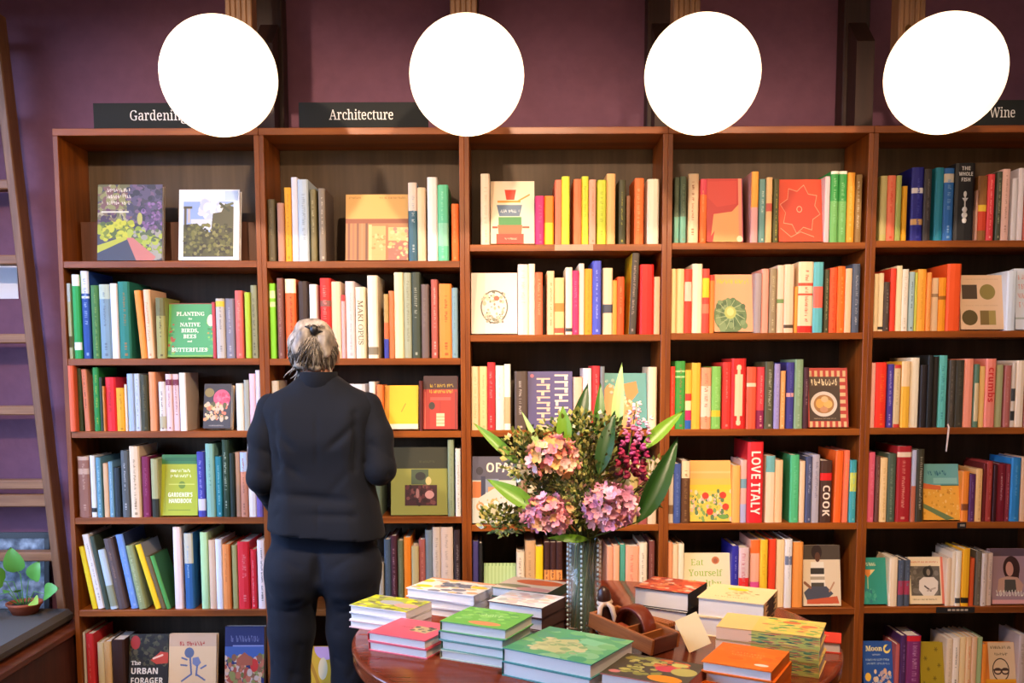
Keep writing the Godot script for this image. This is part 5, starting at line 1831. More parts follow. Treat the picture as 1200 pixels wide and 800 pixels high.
	var wrinkles := [
		[Vector3(-0.125, 1.4, 0.08), Vector3(-0.118, 1.22, 0.1), 0.006, 0.012], [Vector3(0.13, 1.4, 0.08), Vector3(0.135, 1.22, 0.1), 0.008, 0.012], [Vector3(-0.13, 1.14, 0.1), Vector3(0.12, 1.12, 0.13), 0.006, 0.014], [Vector3(-0.12, 1.075, 0.11), Vector3(0.13, 1.07, 0.13), 0.005, 0.012],
		[Vector3(0.13, 1.36, 0.1), Vector3(0.03, 1.27, 0.14), 0.005, 0.013], [Vector3(-0.12, 1.34, 0.1), Vector3(-0.04, 1.26, 0.14), 0.004, 0.013], [Vector3(0.01, 1.44, 0.1), Vector3(0.015, 1.0, 0.14), 0.002, 0.006], [Vector3(-0.1, 1.24, 0.1), Vector3(0.0, 1.17, 0.14), 0.004, 0.012],
		[Vector3(0.18, 1.3, 0.07), Vector3(0.24, 1.25, 0.06), 0.005, 0.011], [Vector3(0.16, 1.24, 0.07), Vector3(0.24, 1.2, 0.08), 0.005, 0.011], [Vector3(0.2, 1.19, 0.08), Vector3(0.25, 1.17, 0.05), 0.004, 0.01],
		[Vector3(-0.23, 1.3, 0.04), Vector3(-0.15, 1.27, 0.07), 0.005, 0.011], [Vector3(-0.23, 1.23, 0.05), Vector3(-0.15, 1.2, 0.08), 0.005, 0.011], [Vector3(-0.22, 1.15, 0.03), Vector3(-0.15, 1.12, 0.03), 0.005, 0.011], [Vector3(-0.2, 1.09, -0.02), Vector3(-0.14, 1.07, 0.0), 0.004, 0.01],
		[Vector3(0.1, 1.2, 0.12), Vector3(0.02, 1.11, 0.14), 0.004, 0.012],
	]
	for q in sleeves:
		part("sleeve", body(q, 0.006, 0.02, [], wrinkles), wool, o)
	part("jacket", body(coat, 0.0075, 0.05, [[Vector3(-0.08, -1, 0).normalized(), -0.995]], wrinkles), wool, o)
	var rows := []
	for q in [[0.056, 1.45, 0.05], [0.065, 1.492, 0.068], [0.062, 1.535, 0.066], [0.058, 1.535, 0.062], [0.056, 1.49, 0.058]]:
		var line := []
		for k in 24:
			var w := TAU * k / 24.0
			line.append(Vector3(0.002 + cos(w) * q[0], q[1] - 0.03 * maxf(0.0, sin(w)), 0.004 - sin(w) * q[2]))
		rows.append(line)
	var collar := Mesher.new()
	collar.sheet(rows, true)
	part("collar", collar, wool, o)
	# shoes
	var black := plain("shoe_leather", "141314", 0.35)
	for a in [al, ar]:
		var f := Vector3(a.x, 0.0, a.z)
		part("shoe", body([[f + Vector3(0, 0.045, 0.03), f + Vector3(0, 0.04, -0.06), 0.04, 0.038, 0.95, 1.0], [f + Vector3(0, 0.035, -0.06), f + Vector3(0, 0.028, -0.17), 0.038, 0.026, 1.1, 1.0], [f + Vector3(0, 0.09, 0.0), f + Vector3(0, 0.05, 0.0), 0.04, 0.04]], 0.008, 0.02, [[Vector3.DOWN, -0.002], [Vector3.UP, 0.1]]), black, o)
	# hair, swept up and pinned at the back of the head
	var hair_mat := vertex_coloured("hair", 0.5)
	var noise := FastNoiseLite.new()
	noise.seed = 5
	noise.frequency = 18.0
	var tones := [Color("2a2624"), Color("6c645c"), Color("968c80"), Color("bcb4a8"), Color("86827e")]
	var pick := func(v: float) -> Color:
		var s := clampf(v, 0.0, 0.999) * 4.0
		return tones[int(s)].lerp(tones[int(s) + 1], s - floorf(s)).srgb_to_linear()
	var tinter := func(p: Vector3, _n: Vector3) -> Color:
		return pick.call(0.5 + 0.6 * noise.get_noise_3d(p.x * 2.5, p.y * 0.8, p.z))
	var clip_at := head + Vector3(0.022, 0.07, 0.088)
	var mass := [
		[head + Vector3(0, 0.03, 0.012), head + Vector3(0, 0.005, 0.012), 0.083, 0.072, 0.88, 1.1], [head + Vector3(-0.032, -0.02, 0.035), head + Vector3(-0.042, 0.03, 0.048), 0.034, 0.038], [head + Vector3(0.034, -0.02, 0.035), head + Vector3(0.044, 0.03, 0.048), 0.034, 0.036],
		[head + Vector3(-0.02, 0.075, 0.055), head + Vector3(0.03, 0.075, 0.06), 0.032, 0.03], [head + Vector3(-0.03, 0.01, 0.09), head + Vector3(-0.01, 0.055, 0.095), 0.028, 0.026], [head + Vector3(0.045, 0.0, 0.085), head + Vector3(0.05, 0.05, 0.085), 0.026, 0.026], [head + Vector3(-0.03, -0.035, 0.08), head + Vector3(0.02, -0.045, 0.08), 0.022, 0.02],
		[head + Vector3(-0.04, -0.045, 0.03), head + Vector3(-0.054, -0.08, 0.03), 0.017, 0.005], [head + Vector3(0.042, -0.04, 0.03), head + Vector3(0.044, -0.08, 0.03), 0.016, 0.006],
	]
	part("hair", body(mass, 0.006, 0.014, [], [[head + Vector3(-0.005, -0.01, 0.12), head + Vector3(0.035, -0.008, 0.12), 0.02, 0.016]], tinter), hair_mat, o)
	var strands := Mesher.new()
	for k in 420:
		var w := rng.randf_range(-0.35, PI + 0.35)       # round the back of the head, from ear to ear by way of the nape
		var sy := rng.randf_range(-0.068, 0.05)
		var slim := 1.0 - maxf(0.0, -sy - 0.005) * 5.2       # the hairline narrows towards the nape
		var start := head + Vector3(cos(w) * 0.074 * slim, sy, 0.018 + maxf(-0.03, sin(w)) * 0.082 * (0.4 + 0.6 * slim))
		var stop := clip_at + Vector3(rng.randf_range(-0.03, 0.03), rng.randf_range(-0.024, 0.016), rng.randfn() * 0.004)
		var path := []
		var lift := rng.randf_range(1.0, 1.06)
		for i in 7:
			var f := i / 6.0
			var p := start.lerp(stop, f) - head - Vector3(0, 0, 0.015)
			var e := Vector3(p.x / 0.079, p.y / (0.1 if p.y > 0.0 else 0.08), p.z / 0.104)
			if e.length() < 1.0:
				p = p / maxf(e.length(), 0.2)
			p *= lift
			path.append(head + Vector3(0, 0, 0.015) + p + Vector3(rng.randfn(), rng.randfn(), rng.randfn()) * 0.0015)
		var inner := absf(cos(w)) < 0.5 and sin(w) > 0.0 and sy < 0.0      # strands tinted dark to paint the shaded gap under the twist, with dark lowlights
		strands.tint = pick.call(rng.randf() * 0.3 if inner and rng.randf() < 0.7 else pow(rng.randf(), 1.1))
		strands.tube(path, [0.0012, 0.0017, 0.0017, 0.0016, 0.0015, 0.0012, 0.0006], 3)
	for k in 20:     # loose ends at the nape and the crown
		var left := rng.randf() < 0.6
		var s := head + (Vector3(-0.045, -0.045, 0.04) if left else Vector3(0.042, -0.045, 0.04)) + Vector3(rng.randfn() * 0.01, rng.randfn() * 0.012, rng.randfn() * 0.01)
		var e2 := s + Vector3((-0.022 if left else 0.004) + rng.randfn() * 0.008, -0.034 + rng.randfn() * 0.01, 0.012)
		strands.tint = pick.call(rng.randf_range(0.5, 1.0))
		strands.tube([s, s.lerp(e2, 0.5) + Vector3(rng.randfn() * 0.004, 0.004, 0.006), e2], [0.0016, 0.0013, 0.0005], 3)
	var locks := part("hair_strands", strands, hair_mat, o)
	locks.set_meta("kind", "stuff")
	var clip := Mesher.new()
	clip.ball(clip_at + Vector3(0, 0, 0.022), Vector3(0.014, 0.018, 0.012), 12, 8)
	clip.tube([clip_at + Vector3(-0.03, 0.012, 0.014), clip_at + Vector3(0, 0.004, 0.026), clip_at + Vector3(0.03, -0.008, 0.014)], [0.003, 0.006, 0.003], 6)
	part("hair_clip", clip, plain("clip_black", "121012", 0.4), o)


# ---------------------------------------------------------------- the books on the shelves
func build_books() -> void:
	on_shelf(1, 1.947)   # Gardening bay, top shelf
	face_out(-1.4054, .2425, .2848, -.02, "garden_path")
	face_out(-1.1086, .227, .265, -.02, "terrace_view")
	on_shelf(1, 1.585)   # Gardening bay, second shelf
	book(-1.6429, .0128, .2809, .1915, -.01, 0, "b9c4a6", "", "", [[0,.25,"b9d0dc"],[.7,.85,"5a5a30"]], "", "tall thin beige book at the left end, second shelf of Gardening bay")
	book(-1.6225, .0287, .3133, .2244, -.0067, 0, "1fa24a", "", "", [[0,.14,"e8efe8"],[.8,.9,"e8efe8"]], "", "tall green book between beige and blue ones, second shelf of Gardening bay")
	book(-1.5932, .0307, .3271, .225, -.0152, 0, "1f4fa8", "", "dfe6f5", [[0,.26,"dfe6f0"],[.29,.32,"dfe6f0"]], "", "tall blue book between two green ones, second shelf of Gardening bay")
	book(-1.5564, .0301, .2742, .1895, -.0137, 0, "3f7a3a", "", "8fae5a", [], "", "tall green book between blue and steel blue ones, second shelf of Gardening bay")
	book(-1.5239, .0401, .2772, .1937, -.0114, 0, "7f9db0", "", "5a6a7a", [[0,.2,"b8c8b8"]], "", "tall steel blue book between green and white ones, second shelf of Gardening bay")
	book(-1.4802, .0267, .28, .189, -.0077, 0, "efe7ea", "", "", [], "", "tall thin white book between steel blue and teal ones, second shelf of Gardening bay")
	book(-1.4515, .0427, .2865, .225, -.0081, 0, "1f7f72", "", "e0703a", [], "", "tall teal book between white and amber ones, second shelf of Gardening bay")
	book(-1.3745, .0234, .2546, .1968, -.0143, -4.2076, "f0963c", "", "", [], "", "thin amber book between teal and peach ones, second shelf of Gardening bay")
	book(-1.3496, .0255, .2573, .1768, -.014, -2.0805, "f2c9a6", "", "b08060", [], "", "tall thin peach book between amber and sage ones, second shelf of Gardening bay")
	book(-1.3127, .0348, .2269, .1697, -.0091, 0, "9c9a5a", "", "3a3020", [[0,.3,"6a6a40"]], "", "sage book left of a face-out book, second shelf of Gardening bay")
	face_out(-1.1901, .1711, .2031, -.02, "planting")
	book(-1.102, .0121, .2101, .1645, -.0145, 0, "b8404a", "", "", [], "", "")
	book(-1.0861, .0327, .2226, .1658, -.0069, 0, "b9b6b4", "", "6a6a70", [[.05,.15,"d8c040"]], "", "pale grey book between crimson and grey ones, second shelf of Gardening bay")
	book(-1.0527, .0345, .2229, .1629, -.0127, 0, "7f8096", "", "c8c8d0", [], "", "grey book between pale grey and coral ones, second shelf of Gardening bay")
	book(-1.0131, .0287, .2521, .1831, -.0078, 0, "d9635e", "", "e8a8a0", [], "", "coral book between grey and lime ones, second shelf of Gardening bay")
	book(-.9762, .02, .2453, .194, -.0069, 0, "a8c62f", "", "", [], "", "thin lime book between coral and grey ones, second shelf of Gardening bay")
	book(-.9555, .0245, .2723, .2006, -.0147, 0, "8a8f72", "", "3a3a30", [], "", "tall thin grey book at the right end, second shelf of Gardening bay")
	on_shelf(1, 1.311)   # Gardening bay, third shelf
	book(-1.6429, .0217, .2477, .1739, .012, 0, "e8643c", "", "", [], "", "thin coral book at the left end, third shelf of Gardening bay")
	book(-1.6206, .0151, .2377, .1759, -.0151, 0, "3b4a2c", "", "7a6a40", [], "", "thin dark green book between two coral ones, third shelf of Gardening bay")
	book(-1.5984, .0203, .2343, .1825, -.0148, -1.6443, "e08a6a", "", "5a3020", [], "", "thin coral book between dark green and green ones, third shelf of Gardening bay")
	book(-1.5605, .0229, .2408, .1729, -.0111, 0, "1f8a3c", "", "e0d040", [], "", "thin green book between coral and dark green ones, third shelf of Gardening bay")
	book(-1.537, .0117, .2039, .1469, -.012, 0, "2a3a2a", "", "", [], "", "")
	book(-1.5235, .0067, .1704, .13, -.0076, 0, "d8863c", "", "", [], "", "")
	book(-1.5161, .0385, .2037, .1357, -.0141, 0, "e2222f", "", "a01018", [], "", "red book between orange and amber ones, third shelf of Gardening bay")
	book(-1.4733, .0323, .1635, .13, -.0065, 0, "e8a91c", "", "a06a10", [], "", "short amber book between red and cream ones, third shelf of Gardening bay")
	book(-1.4403, .0081, .1768, .13, -.0088, 0, "e6d6c0", "", "", [], "", "")
	book(-1.4315, .0243, .2169, .1536, -.0107, 0, "a9c3ea", "", "", [], "", "thin light blue book between cream and light blue ones, third shelf of Gardening bay")
	book(-1.4067, .0216, .2168, .149, -.016, 0, "c3d3e8", "", "8090a0", [], "", "thin light blue book between light blue and dark brown ones, third shelf of Gardening bay")
	book(-1.3815, .029, .2134, .1469, -.0101, 0, "3c3a1e", "", "7a7040", [], "", "dark brown book between light blue and tan ones, third shelf of Gardening bay")
	book(-1.3498, .0256, .2233, .156, -.0123, 0, "e89a6a", "", "", [], "", "thin tan book between dark brown and pale pink ones, third shelf of Gardening bay")
	book(-1.3124, .0263, .1863, .1425, -.0096, 0, "d9d4cf", "", "504038", [[.7,.95,"b8b090"]], "", "short thin pale pink book between tan and pale pink ones, third shelf of Gardening bay")
	book(-1.2848, .0236, .2151, .1588, -.0092, 0, "e5c9cb", "", "805060", [[.1,.2,"7a3048"]], "", "thin pale pink book between two pale pink ones, third shelf of Gardening bay")
	book(-1.2606, .023, .2149, .1449, -.015, 0, "e2c6cc", "", "805060", [[.1,.2,"7a3048"]], "", "thin pale pink book between pale pink and white ones, third shelf of Gardening bay")
	book(-1.232, .0242, .2196, .152, -.0066, 0, "efeef2", "cbb9a8", "", [], "", "thin white book left of a face-out book, third shelf of Gardening bay")
	face_out(-1.0986, .1048, .168, -.02, "floral_dark")
	book(-1.0202, .0283, .1786, .13, -.0122, 0, "e9dfd2", "", "", [], "", "short cream book right of a face-out book, third shelf of Gardening bay")
	book(-.9888, .0195, .1919, .1315, -.0093, 0, "a5a9a0", "", "", [], "", "short thin sage book between cream and pale pink ones, third shelf of Gardening bay")
	book(-.9686, .0229, .2153, .1434, -.0106, 0, "e6c2d6", "", "", [], "", "thin pale pink book between sage and light blue ones, third shelf of Gardening bay")
	book(-.9451, .0181, .2286, .1795, -.013, 0, "ccd0e6", "", "", [], "", "")
	on_shelf(1, .98)   # Gardening bay, fourth shelf
	book(-1.6363, .0437, .2335, .1782, -.0155, 0, "9a6a5a", "", "d8b8a0", [[0,.07,"cfae98"],[.2,.3,"cfae98"]], "", "olive book at the left end, fourth shelf of Gardening bay")
	book(-1.5873, .0196, .2367, .1568, -.0156, 0, "e6e3da", "", "", [[.85,.92,"303030"]], "", "thin white book between olive and steel blue ones, fourth shelf of Gardening bay")
	book(-1.5616, .0196, .2307, .1835, -.0089, 0, "5e93a8", "", "c8dce0", [], "", "thin steel blue book between white and peach ones, fourth shelf of Gardening bay")
	book(-1.5381, .0196, .2073, .1487, -.0138, 0, "e0b58a", "", "", [], "", "thin peach book between two steel blue ones, fourth shelf of Gardening bay")
	book(-1.5178, .0183, .2136, .1595, -.0154, 0, "6f9db5", "", "d8e4ea", [], "", "thin steel blue book between peach and dark green ones, fourth shelf of Gardening bay")
	book(-1.4975, .0229, .1907, .1337, -.0142, 0, "23303a", "", "", [], "", "dark book filling shaded gap between steel blue and charcoal ones, fourth shelf of Gardening bay")  # dark spine standing in for the shade between the neighbouring books
	book(-1.4662, .0293, .2565, .1853, -.0079, 0, "585d5f", "", "e8e8e8", [], "", "tall charcoal book between dark green and beige ones, fourth shelf of Gardening bay")
	book(-1.4331, .0378, .2728, .1946, -.0074, 0, "e8cfae", "", "7a6040", [], "", "tall beige book between charcoal and plum ones, fourth shelf of Gardening bay")
	book(-1.3915, .0294, .2327, .1644, -.0156, 0, "7c1f4f", "", "b06a90", [], "", "plum book between beige and khaki ones, fourth shelf of Gardening bay")
	book(-1.3521, .028, .2237, .149, -.0061, 0, "a8a878", "", "", [[.68,1,"2a2a18"]], "", "khaki book left of a face-out book, fourth shelf of Gardening bay")
	face_out(-1.2531, .141, .2319, -.02, "lime_gardens")
	book(-1.1784, .0294, .2504, .178, -.0138, 0, "3c3fa0", "", "c8c8e8", [[.72,.9,"cfcfe0"]], "", "indigo book right of a face-out book, fourth shelf of Gardening bay")
	book(-1.1437, .0326, .2814, .1895, -.0089, 0, "7fb0a6", "", "4a7a78", [], "", "tall turquoise book between indigo and teal ones, fourth shelf of Gardening bay")
	book(-1.1105, .0259, .2317, .1667, -.0158, 0, "1f7f96", "", "cfe3ea", [], "", "thin teal book between turquoise and dark green ones, fourth shelf of Gardening bay")
	book(-1.0793, .026, .2962, .198, -.0081, 0, "1f3a26", "", "e8e8d8", [], "", "tall thin dark green book between teal and black ones, fourth shelf of Gardening bay")
	book(-1.0523, .0195, .2455, .1678, -.0066, 0, "15251c", "", "", [], "", "thin black book between dark green and khaki ones, fourth shelf of Gardening bay")
	book(-1.0313, .0176, .2481, .1689, -.0128, 0, "b08a70", "", "", [], "", "thin khaki book between black and coral ones, fourth shelf of Gardening bay")
	book(-1.0112, .0274, .2486, .1811, -.0064, 0, "c9866a", "", "7a4a3a", [[0,.3,"a9bfe0"]], "", "thin coral book between khaki and white ones, fourth shelf of Gardening bay")
	book(-.9826, .03, .2809, .2246, -.0085, 0, "ece4de", "", "", [], "", "tall white book between coral and purple ones, fourth shelf of Gardening bay")
	book(-.9519, .0249, .2189, .1607, -.0072, 0, "6f5aa8", "", "c0b0d8", [], "", "")
	on_shelf(1, .62)   # Gardening bay, fifth shelf
	book(-1.6006, .0195, .2479, .1778, -.0137, -10, "f0d31c", "", "", [], "", "leaning thin yellow book at the left end, fifth shelf of Gardening bay")
	book(-1.5802, .0271, .2947, .2142, -.0159, -10, "e9e0da", "", "a09890", [], "", "leaning tall thin pale pink book between yellow and charcoal ones, fifth shelf of Gardening bay")
	book(-1.5482, .0182, .2893, .2075, -.0084, -10, "3d4a3c", "", "", [], "", "leaning tall thin charcoal book, third from left, fifth shelf of Gardening bay")
	book(-1.5275, .0286, .2356, .1694, -.0064, -10, "b9c6cc", "", "", [[.6,.95,"8f947a"]], "", "leaning pale grey book between two charcoal ones, fifth shelf of Gardening bay")
	book(-1.4979, .0343, .2789, .2188, -.0085, -10, "5a4a48", "", "b08060", [], "", "leaning tall charcoal book between pale grey and steel blue ones, fifth shelf of Gardening bay")
	book(-1.4503, .0286, .2945, .215, -.0143, -10, "6f94d6", "2c3a5a", "a8b8e0", [], "", "leaning tall steel blue book between charcoal and sage ones, fifth shelf of Gardening bay")
	book(-1.4168, .0299, .2521, .1754, -.0063, -10, "8f9a6a", "", "c8c8a0", [], "", "leaning sage book between steel blue and yellow ones, fifth shelf of Gardening bay")
	book(-1.3543, .0222, .2605, .1795, -.0084, -15.5, "f0cb1a", "8a8a88", "", [], "", "leaning tall thin yellow book between sage and brown ones, fifth shelf of Gardening bay")
	book(-1.3292, .0165, .2121, .1658, -.0083, -15.5, "6b5a3a", "", "", [], "", "leaning thin brown book between yellow and green ones, fifth shelf of Gardening bay")
	book(-1.3104, .0165, .2157, .1439, -.0074, -15.5, "4f9a4a", "2a5a2a", "", [], "", "leaning thin green book between brown and pale pink ones, fifth shelf of Gardening bay")
	book(-1.2811, .0322, .321, .225, -.0153, 0, "f0dcd6", "", "", [], "", "tall pale pink book between green and blue ones, fifth shelf of Gardening bay")
	book(-1.2397, .0342, .2955, .2117, -.0159, 0, "2a5f9a", "", "e0e0d8", [[0,.4,"c8c4b0"]], "", "tall blue book between pale pink and mint ones, fifth shelf of Gardening bay")
	book(-1.1768, .0296, .2988, .2246, -.015, 0, "b4dba4", "", "", [], "", "tall mint book between blue and peach ones, fifth shelf of Gardening bay")
	book(-1.144, .0257, .269, .2056, -.0139, 0, "ecc3a0", "", "", [], "", "tall thin peach book between mint and white ones, fifth shelf of Gardening bay")
	book(-1.1167, .0257, .2728, .1836, -.0109, 0, "e6e6ee", "", "", [], "", "tall thin white book between peach and coral ones, fifth shelf of Gardening bay")
	book(-1.0898, .0296, .2533, .1981, -.0081, 0, "f29048", "", "c06020", [], "", "coral book between white and khaki ones, fifth shelf of Gardening bay")
	book(-1.0557, .0211, .2485, .1962, -.015, 0, "a8a468", "", "", [], "", "thin khaki book between coral and red ones, fifth shelf of Gardening bay")
	book(-1.0322, .0454, .2628, .1976, -.0094, 0, "dc1f2b", "", "e8b0a8", [], "", "tall red book between khaki and red ones, fifth shelf of Gardening bay")
	book(-.9845, .0224, .2318, .1739, -.014, 0, "d8202f", "", "f0d0c8", [], "", "thin red book between red and pale pink ones, fifth shelf of Gardening bay")
	book(-.9577, .0307, .2683, .1969, -.0141, 0, "ecdad6", "", "444444", [], "", "")
	on_shelf(1, .285)   # Gardening bay, bottom shelf
	book(-1.6429, .0095, .244, .1845, -.0125, 0, "cfc3b0", "", "", [], "", "thin beige book at the left end, bottom shelf of Gardening bay")
	book(-1.6311, .0298, .2383, .188, -.0087, 0, "cf2f35", "", "e0a090", [], "", "red book between two beige ones, bottom shelf of Gardening bay")
	book(-1.5904, .0246, .2022, .1356, -.0156, 0, "d9c9a0", "", "", [], "", "thin beige book between red and tan ones, bottom shelf of Gardening bay")
	book(-1.5652, .0279, .2055, .1633, -.0157, 0, "d8b078", "", "", [], "", "thin tan book between beige and dark brown ones, bottom shelf of Gardening bay")
	book(-1.5332, .0491, .213, .14, -.0127, 0, "3a2420", "", "", [], "", "dark brown book left of a face-out book, bottom shelf of Gardening bay")
	face_out(-1.4002, .153, .2173, -.02, "forager")
	face_out(-1.2278, .185, .2201, -.02, "pickled")
	face_out(-1.0238, .153, .2501, -.02, "village_blue")
	on_shelf(2, 1.944)   # Architecture bay, top shelf
	book(-.8834, .0271, .2289, .1725, -.0157, 0, "5a5138", "", "8a8058", [], "", "thin brown book at the left end, top shelf of Architecture bay")
	book(-.8455, .025, .214, .1463, -.0066, 0, "b8846e", "", "", [], "", "thin tan book between brown and amber ones, top shelf of Architecture bay")
	book(-.8191, .025, .2711, .2005, -.0124, 0, "e8a514", "", "b07008", [], "", "tall thin amber book between tan and pale pink ones, top shelf of Architecture bay")
	book(-.7925, .023, .3088, .225, -.0135, 0, "d9d9e6", "", "", [], "", "tall thin pale pink book between amber and light blue ones, top shelf of Architecture bay")
	book(-.7678, .0378, .2997, .198, -.0082, 0, "b9cbdc", "", "7f92a8", [], "", "tall light blue book between pale pink and olive ones, top shelf of Architecture bay")
	book(-.7237, .0217, .2647, .1752, -.0152, 0, "7a7048", "", "d8d0a0", [], "", "tall thin olive book between light blue and olive ones, top shelf of Architecture bay")
	book(-.6931, .025, .2678, .1811, -.0148, 0, "857a6c", "6a5a50", "e8dcc8", [], "", "tall thin olive book left of a face-out book, top shelf of Architecture bay")
	face_out(-.4788, .2346, .2478, -.02, "brown_building")
	book(-.3579, .0325, .2876, .225, -.0138, 0, "2f5f73", "", "e8e8e8", [[0,.36,"e0cbc0"]], "", "tall teal book right of a face-out book, top shelf of Architecture bay")
	book(-.324, .0304, .2692, .2108, -.0115, 0, "e3c8a4", "", "", [], "", "tall beige book between teal and white ones, top shelf of Architecture bay")
	book(-.2863, .0371, .306, .225, -.008, 0, "efe9ea", "", "", [], "", "tall white book between beige and turquoise ones, top shelf of Architecture bay")
	book(-.2481, .0392, .2784, .2185, -.0093, 0, "5cc79a", "", "a0e0c0", [[.5,.8,"8fd8b8"]], "", "tall turquoise book between white and orange ones, top shelf of Architecture bay")
	book(-.1973, .0273, .2097, .1523, -.0137, 0, "f26a1c", "", "f0a060", [], "", "thin orange book at the right end, top shelf of Architecture bay")
	on_shelf(2, 1.583)   # Architecture bay, second shelf
	book(-.8839, .022, .2803, .186, -.0113, 0, "86d62e", "", "", [[.1,.2,"d8f2b0"],[.25,.32,"d8f2b0"]], "", "tall thin lime book at the left end, second shelf of Architecture bay")
	book(-.8538, .0234, .2995, .2226, -.0063, 0, "7a4a40", "", "b89888", [], "", "tall thin brown book between lime and orange ones, second shelf of Architecture bay")
	book(-.8248, .0401, .2965, .225, -.0109, 0, "e8652a", "", "6a1a0a", [[0,.18,"fff0c8"]], "", "tall orange book between brown and dark brown ones, second shelf of Architecture bay")
	book(-.7751, .0348, .2879, .1956, -.0121, 0, "3a2a24", "", "", [], "", "tall dark brown book between orange and white ones, second shelf of Architecture bay")
	book(-.7332, .0287, .2763, .2121, -.0096, 0, "ecebe8", "", "", [], "", "tall white book between dark brown and red ones, second shelf of Architecture bay")
	book(-.6932, .0401, .2994, .198, -.0112, 0, "d82a25", "", "f0b0a0", [[.28,.36,"8a5a50"]], "", "tall red book between white and beige ones, second shelf of Architecture bay")
	book(-.6518, .0355, .2863, .2222, -.0144, 0, "ecd2ae", "", "", [], "", "tall beige book between red and peach ones, second shelf of Architecture bay")
	book(-.6128, .0134, .2362, .1739, -.0069, 0, "e6b0b0", "", "", [[0,.1,"e04040"]], "", "thin peach book between beige and pale pink ones, second shelf of Architecture bay")
	book(-.5982, .0341, .2871, .2211, -.0098, 0, "e9d3d6", "", "c8b0b8", [], "", "tall pale pink book between peach and cream ones, second shelf of Architecture bay")
	book(-.5608, .0368, .2658, .1841, -.0091, 0, "efe2c4", "", "", [], "T:MAKI_OPUS:6a5a40", "tall cream book between pale pink and cream ones, second shelf of Architecture bay")
	book(-.5153, .0381, .3086, .225, -.0109, 0, "f4ead2", "", "", [[.86,.96,"8a8068"]], "", "tall cream book between cream and tan ones, second shelf of Architecture bay")
	book(-.4538, .0174, .239, .1616, -.007, 0, "b8985a", "", "", [[.45,.7,"d86a3a"],[.7,1,"3a3fa0"]], "", "thin tan book between cream and coral ones, second shelf of Architecture bay")
	book(-.4356, .0194, .2512, .1969, -.0122, 0, "d87a4a", "", "", [], "", "thin coral book between tan and cream ones, second shelf of Architecture bay")
	book(-.415, .0341, .3194, .225, -.0111, 0, "e8deb4", "", "", [], "", "tall cream book between coral and sage ones, second shelf of Architecture bay")
	book(-.3803, .0298, .3183, .225, -.0146, 0, "a3ab92", "", "7a8068", [], "", "tall sage book between cream and dark green ones, second shelf of Architecture bay")
	book(-.3477, .0314, .3188, .225, -.0067, 0, "3a4638", "", "e0e0d0", [], "", "tall dark green book between sage and olive ones, second shelf of Architecture bay")
	book(-.3134, .0281, .2748, .193, -.008, 0, "6f5f5c", "", "8a7a70", [], "", "tall olive book between dark green and olive ones, second shelf of Architecture bay")
	book(-.277, .0248, .293, .2107, -.0144, 0, "b05a50", "", "f0e0d8", [], "", "tall thin olive book between olive and orange ones, second shelf of Architecture bay")
	book(-.247, .0468, .277, .1893, -.014, 0, "ee8f3c", "", "8a3a20", [], "", "tall orange book between olive and steel blue ones, second shelf of Architecture bay")
	book(-.1989, .0221, .2618, .1792, -.0147, 0, "7fa3b0", "", "5a8090", [], "", "tall thin steel blue book at the right end, second shelf of Architecture bay")
	on_shelf(2, 1.308)   # Architecture bay, third shelf
	book(-.8839, .0281, .1912, .1395, -.0075, 0, "c8b8a0", "", "", [], "", "")
	book(-.5962, .0647, .1781, .131, -.0094, 0, "dcd8de", "", "", [], "", "")
	book(-.5148, .0229, .1865, .1416, -.015, 0, "efe6da", "", "", [], "", "")
	book(-.4853, .0242, .1751, .13, -.0061, 0, "ea7a3c", "", "", [], "", "")
	face_out(-.3953, .1271, .1651, -.02, "plain_yellow")
	book(-.3254, .0128, .1893, .1439, -.0109, 0, "5a1f1a", "", "", [], "", "")
	face_out(-.2464, .1297, .2019, -.02, "red_door")
	on_shelf(2, .979)   # Architecture bay, fourth shelf
	book(-.8839, .0274, .2423, .1683, -.0068, 0, "8a9a7c", "", "5a6a50", [], "", "")
	book(-.5715, .053, .2268, .161, -.0145, 0, "c8c0b0", "", "807868", [], "", "")
	book(-.517, .0428, .2199, .1755, -.0137, 0, "5a6a58", "", "", [], "", "")
	face_out(-.331, .2179, .26, -.02, "olive_photo")
	book(-.2195, .0231, .2938, .219, -.0128, 0, "8a9a7c", "", "6a7a60", [], "", "tall thin sage book right of a face-out book, fourth shelf of Architecture bay")
	book(-.1902, .0202, .26, .2049, -.0091, 0, "d9d9d6", "", "909090", [], "", "tall thin pale pink book at the right end, fourth shelf of Architecture bay")
	on_shelf(2, .62)   # Architecture bay, fifth shelf
	book(-.5497, .0315, .2498, .1967, -.0107, 0, "d0c8b0", "", "", [], "", "beige book at the left end, fifth shelf of Architecture bay")
	book(-.4911, .0206, .1792, .14, -.0091, 0, "b0a898", "", "", [], "", "")
	book(-.4677, .0247, .2683, .2001, -.0139, 0, "4a5a6a", "", "6a7a8a", [], "", "tall thin charcoal book between khaki and dark brown ones, fifth shelf of Architecture bay")
	book(-.4412, .0226, .284, .1931, -.0104, 0, "4a1f2a", "", "d0b0b8", [], "", "tall thin dark brown book between charcoal and olive ones, fifth shelf of Architecture bay")
	book(-.4156, .0213, .264, .1876, -.0137, 0, "6a7050", "", "9a9a78", [], "", "")
	book(-.3921, .0274, .2765, .1877, -.0126, 0, "f0871c", "", "", [], "", "tall thin orange book between olive and tan ones, fifth shelf of Architecture bay")
	book(-.3616, .0267, .2429, .1652, -.0068, 0, "c8b884", "", "", [], "", "thin tan book between orange and olive ones, fifth shelf of Architecture bay")
	book(-.334, .024, .2678, .1834, -.0141, 0, "b0625a", "", "e0a080", [], "", "tall thin olive book between tan and grey ones, fifth shelf of Architecture bay")
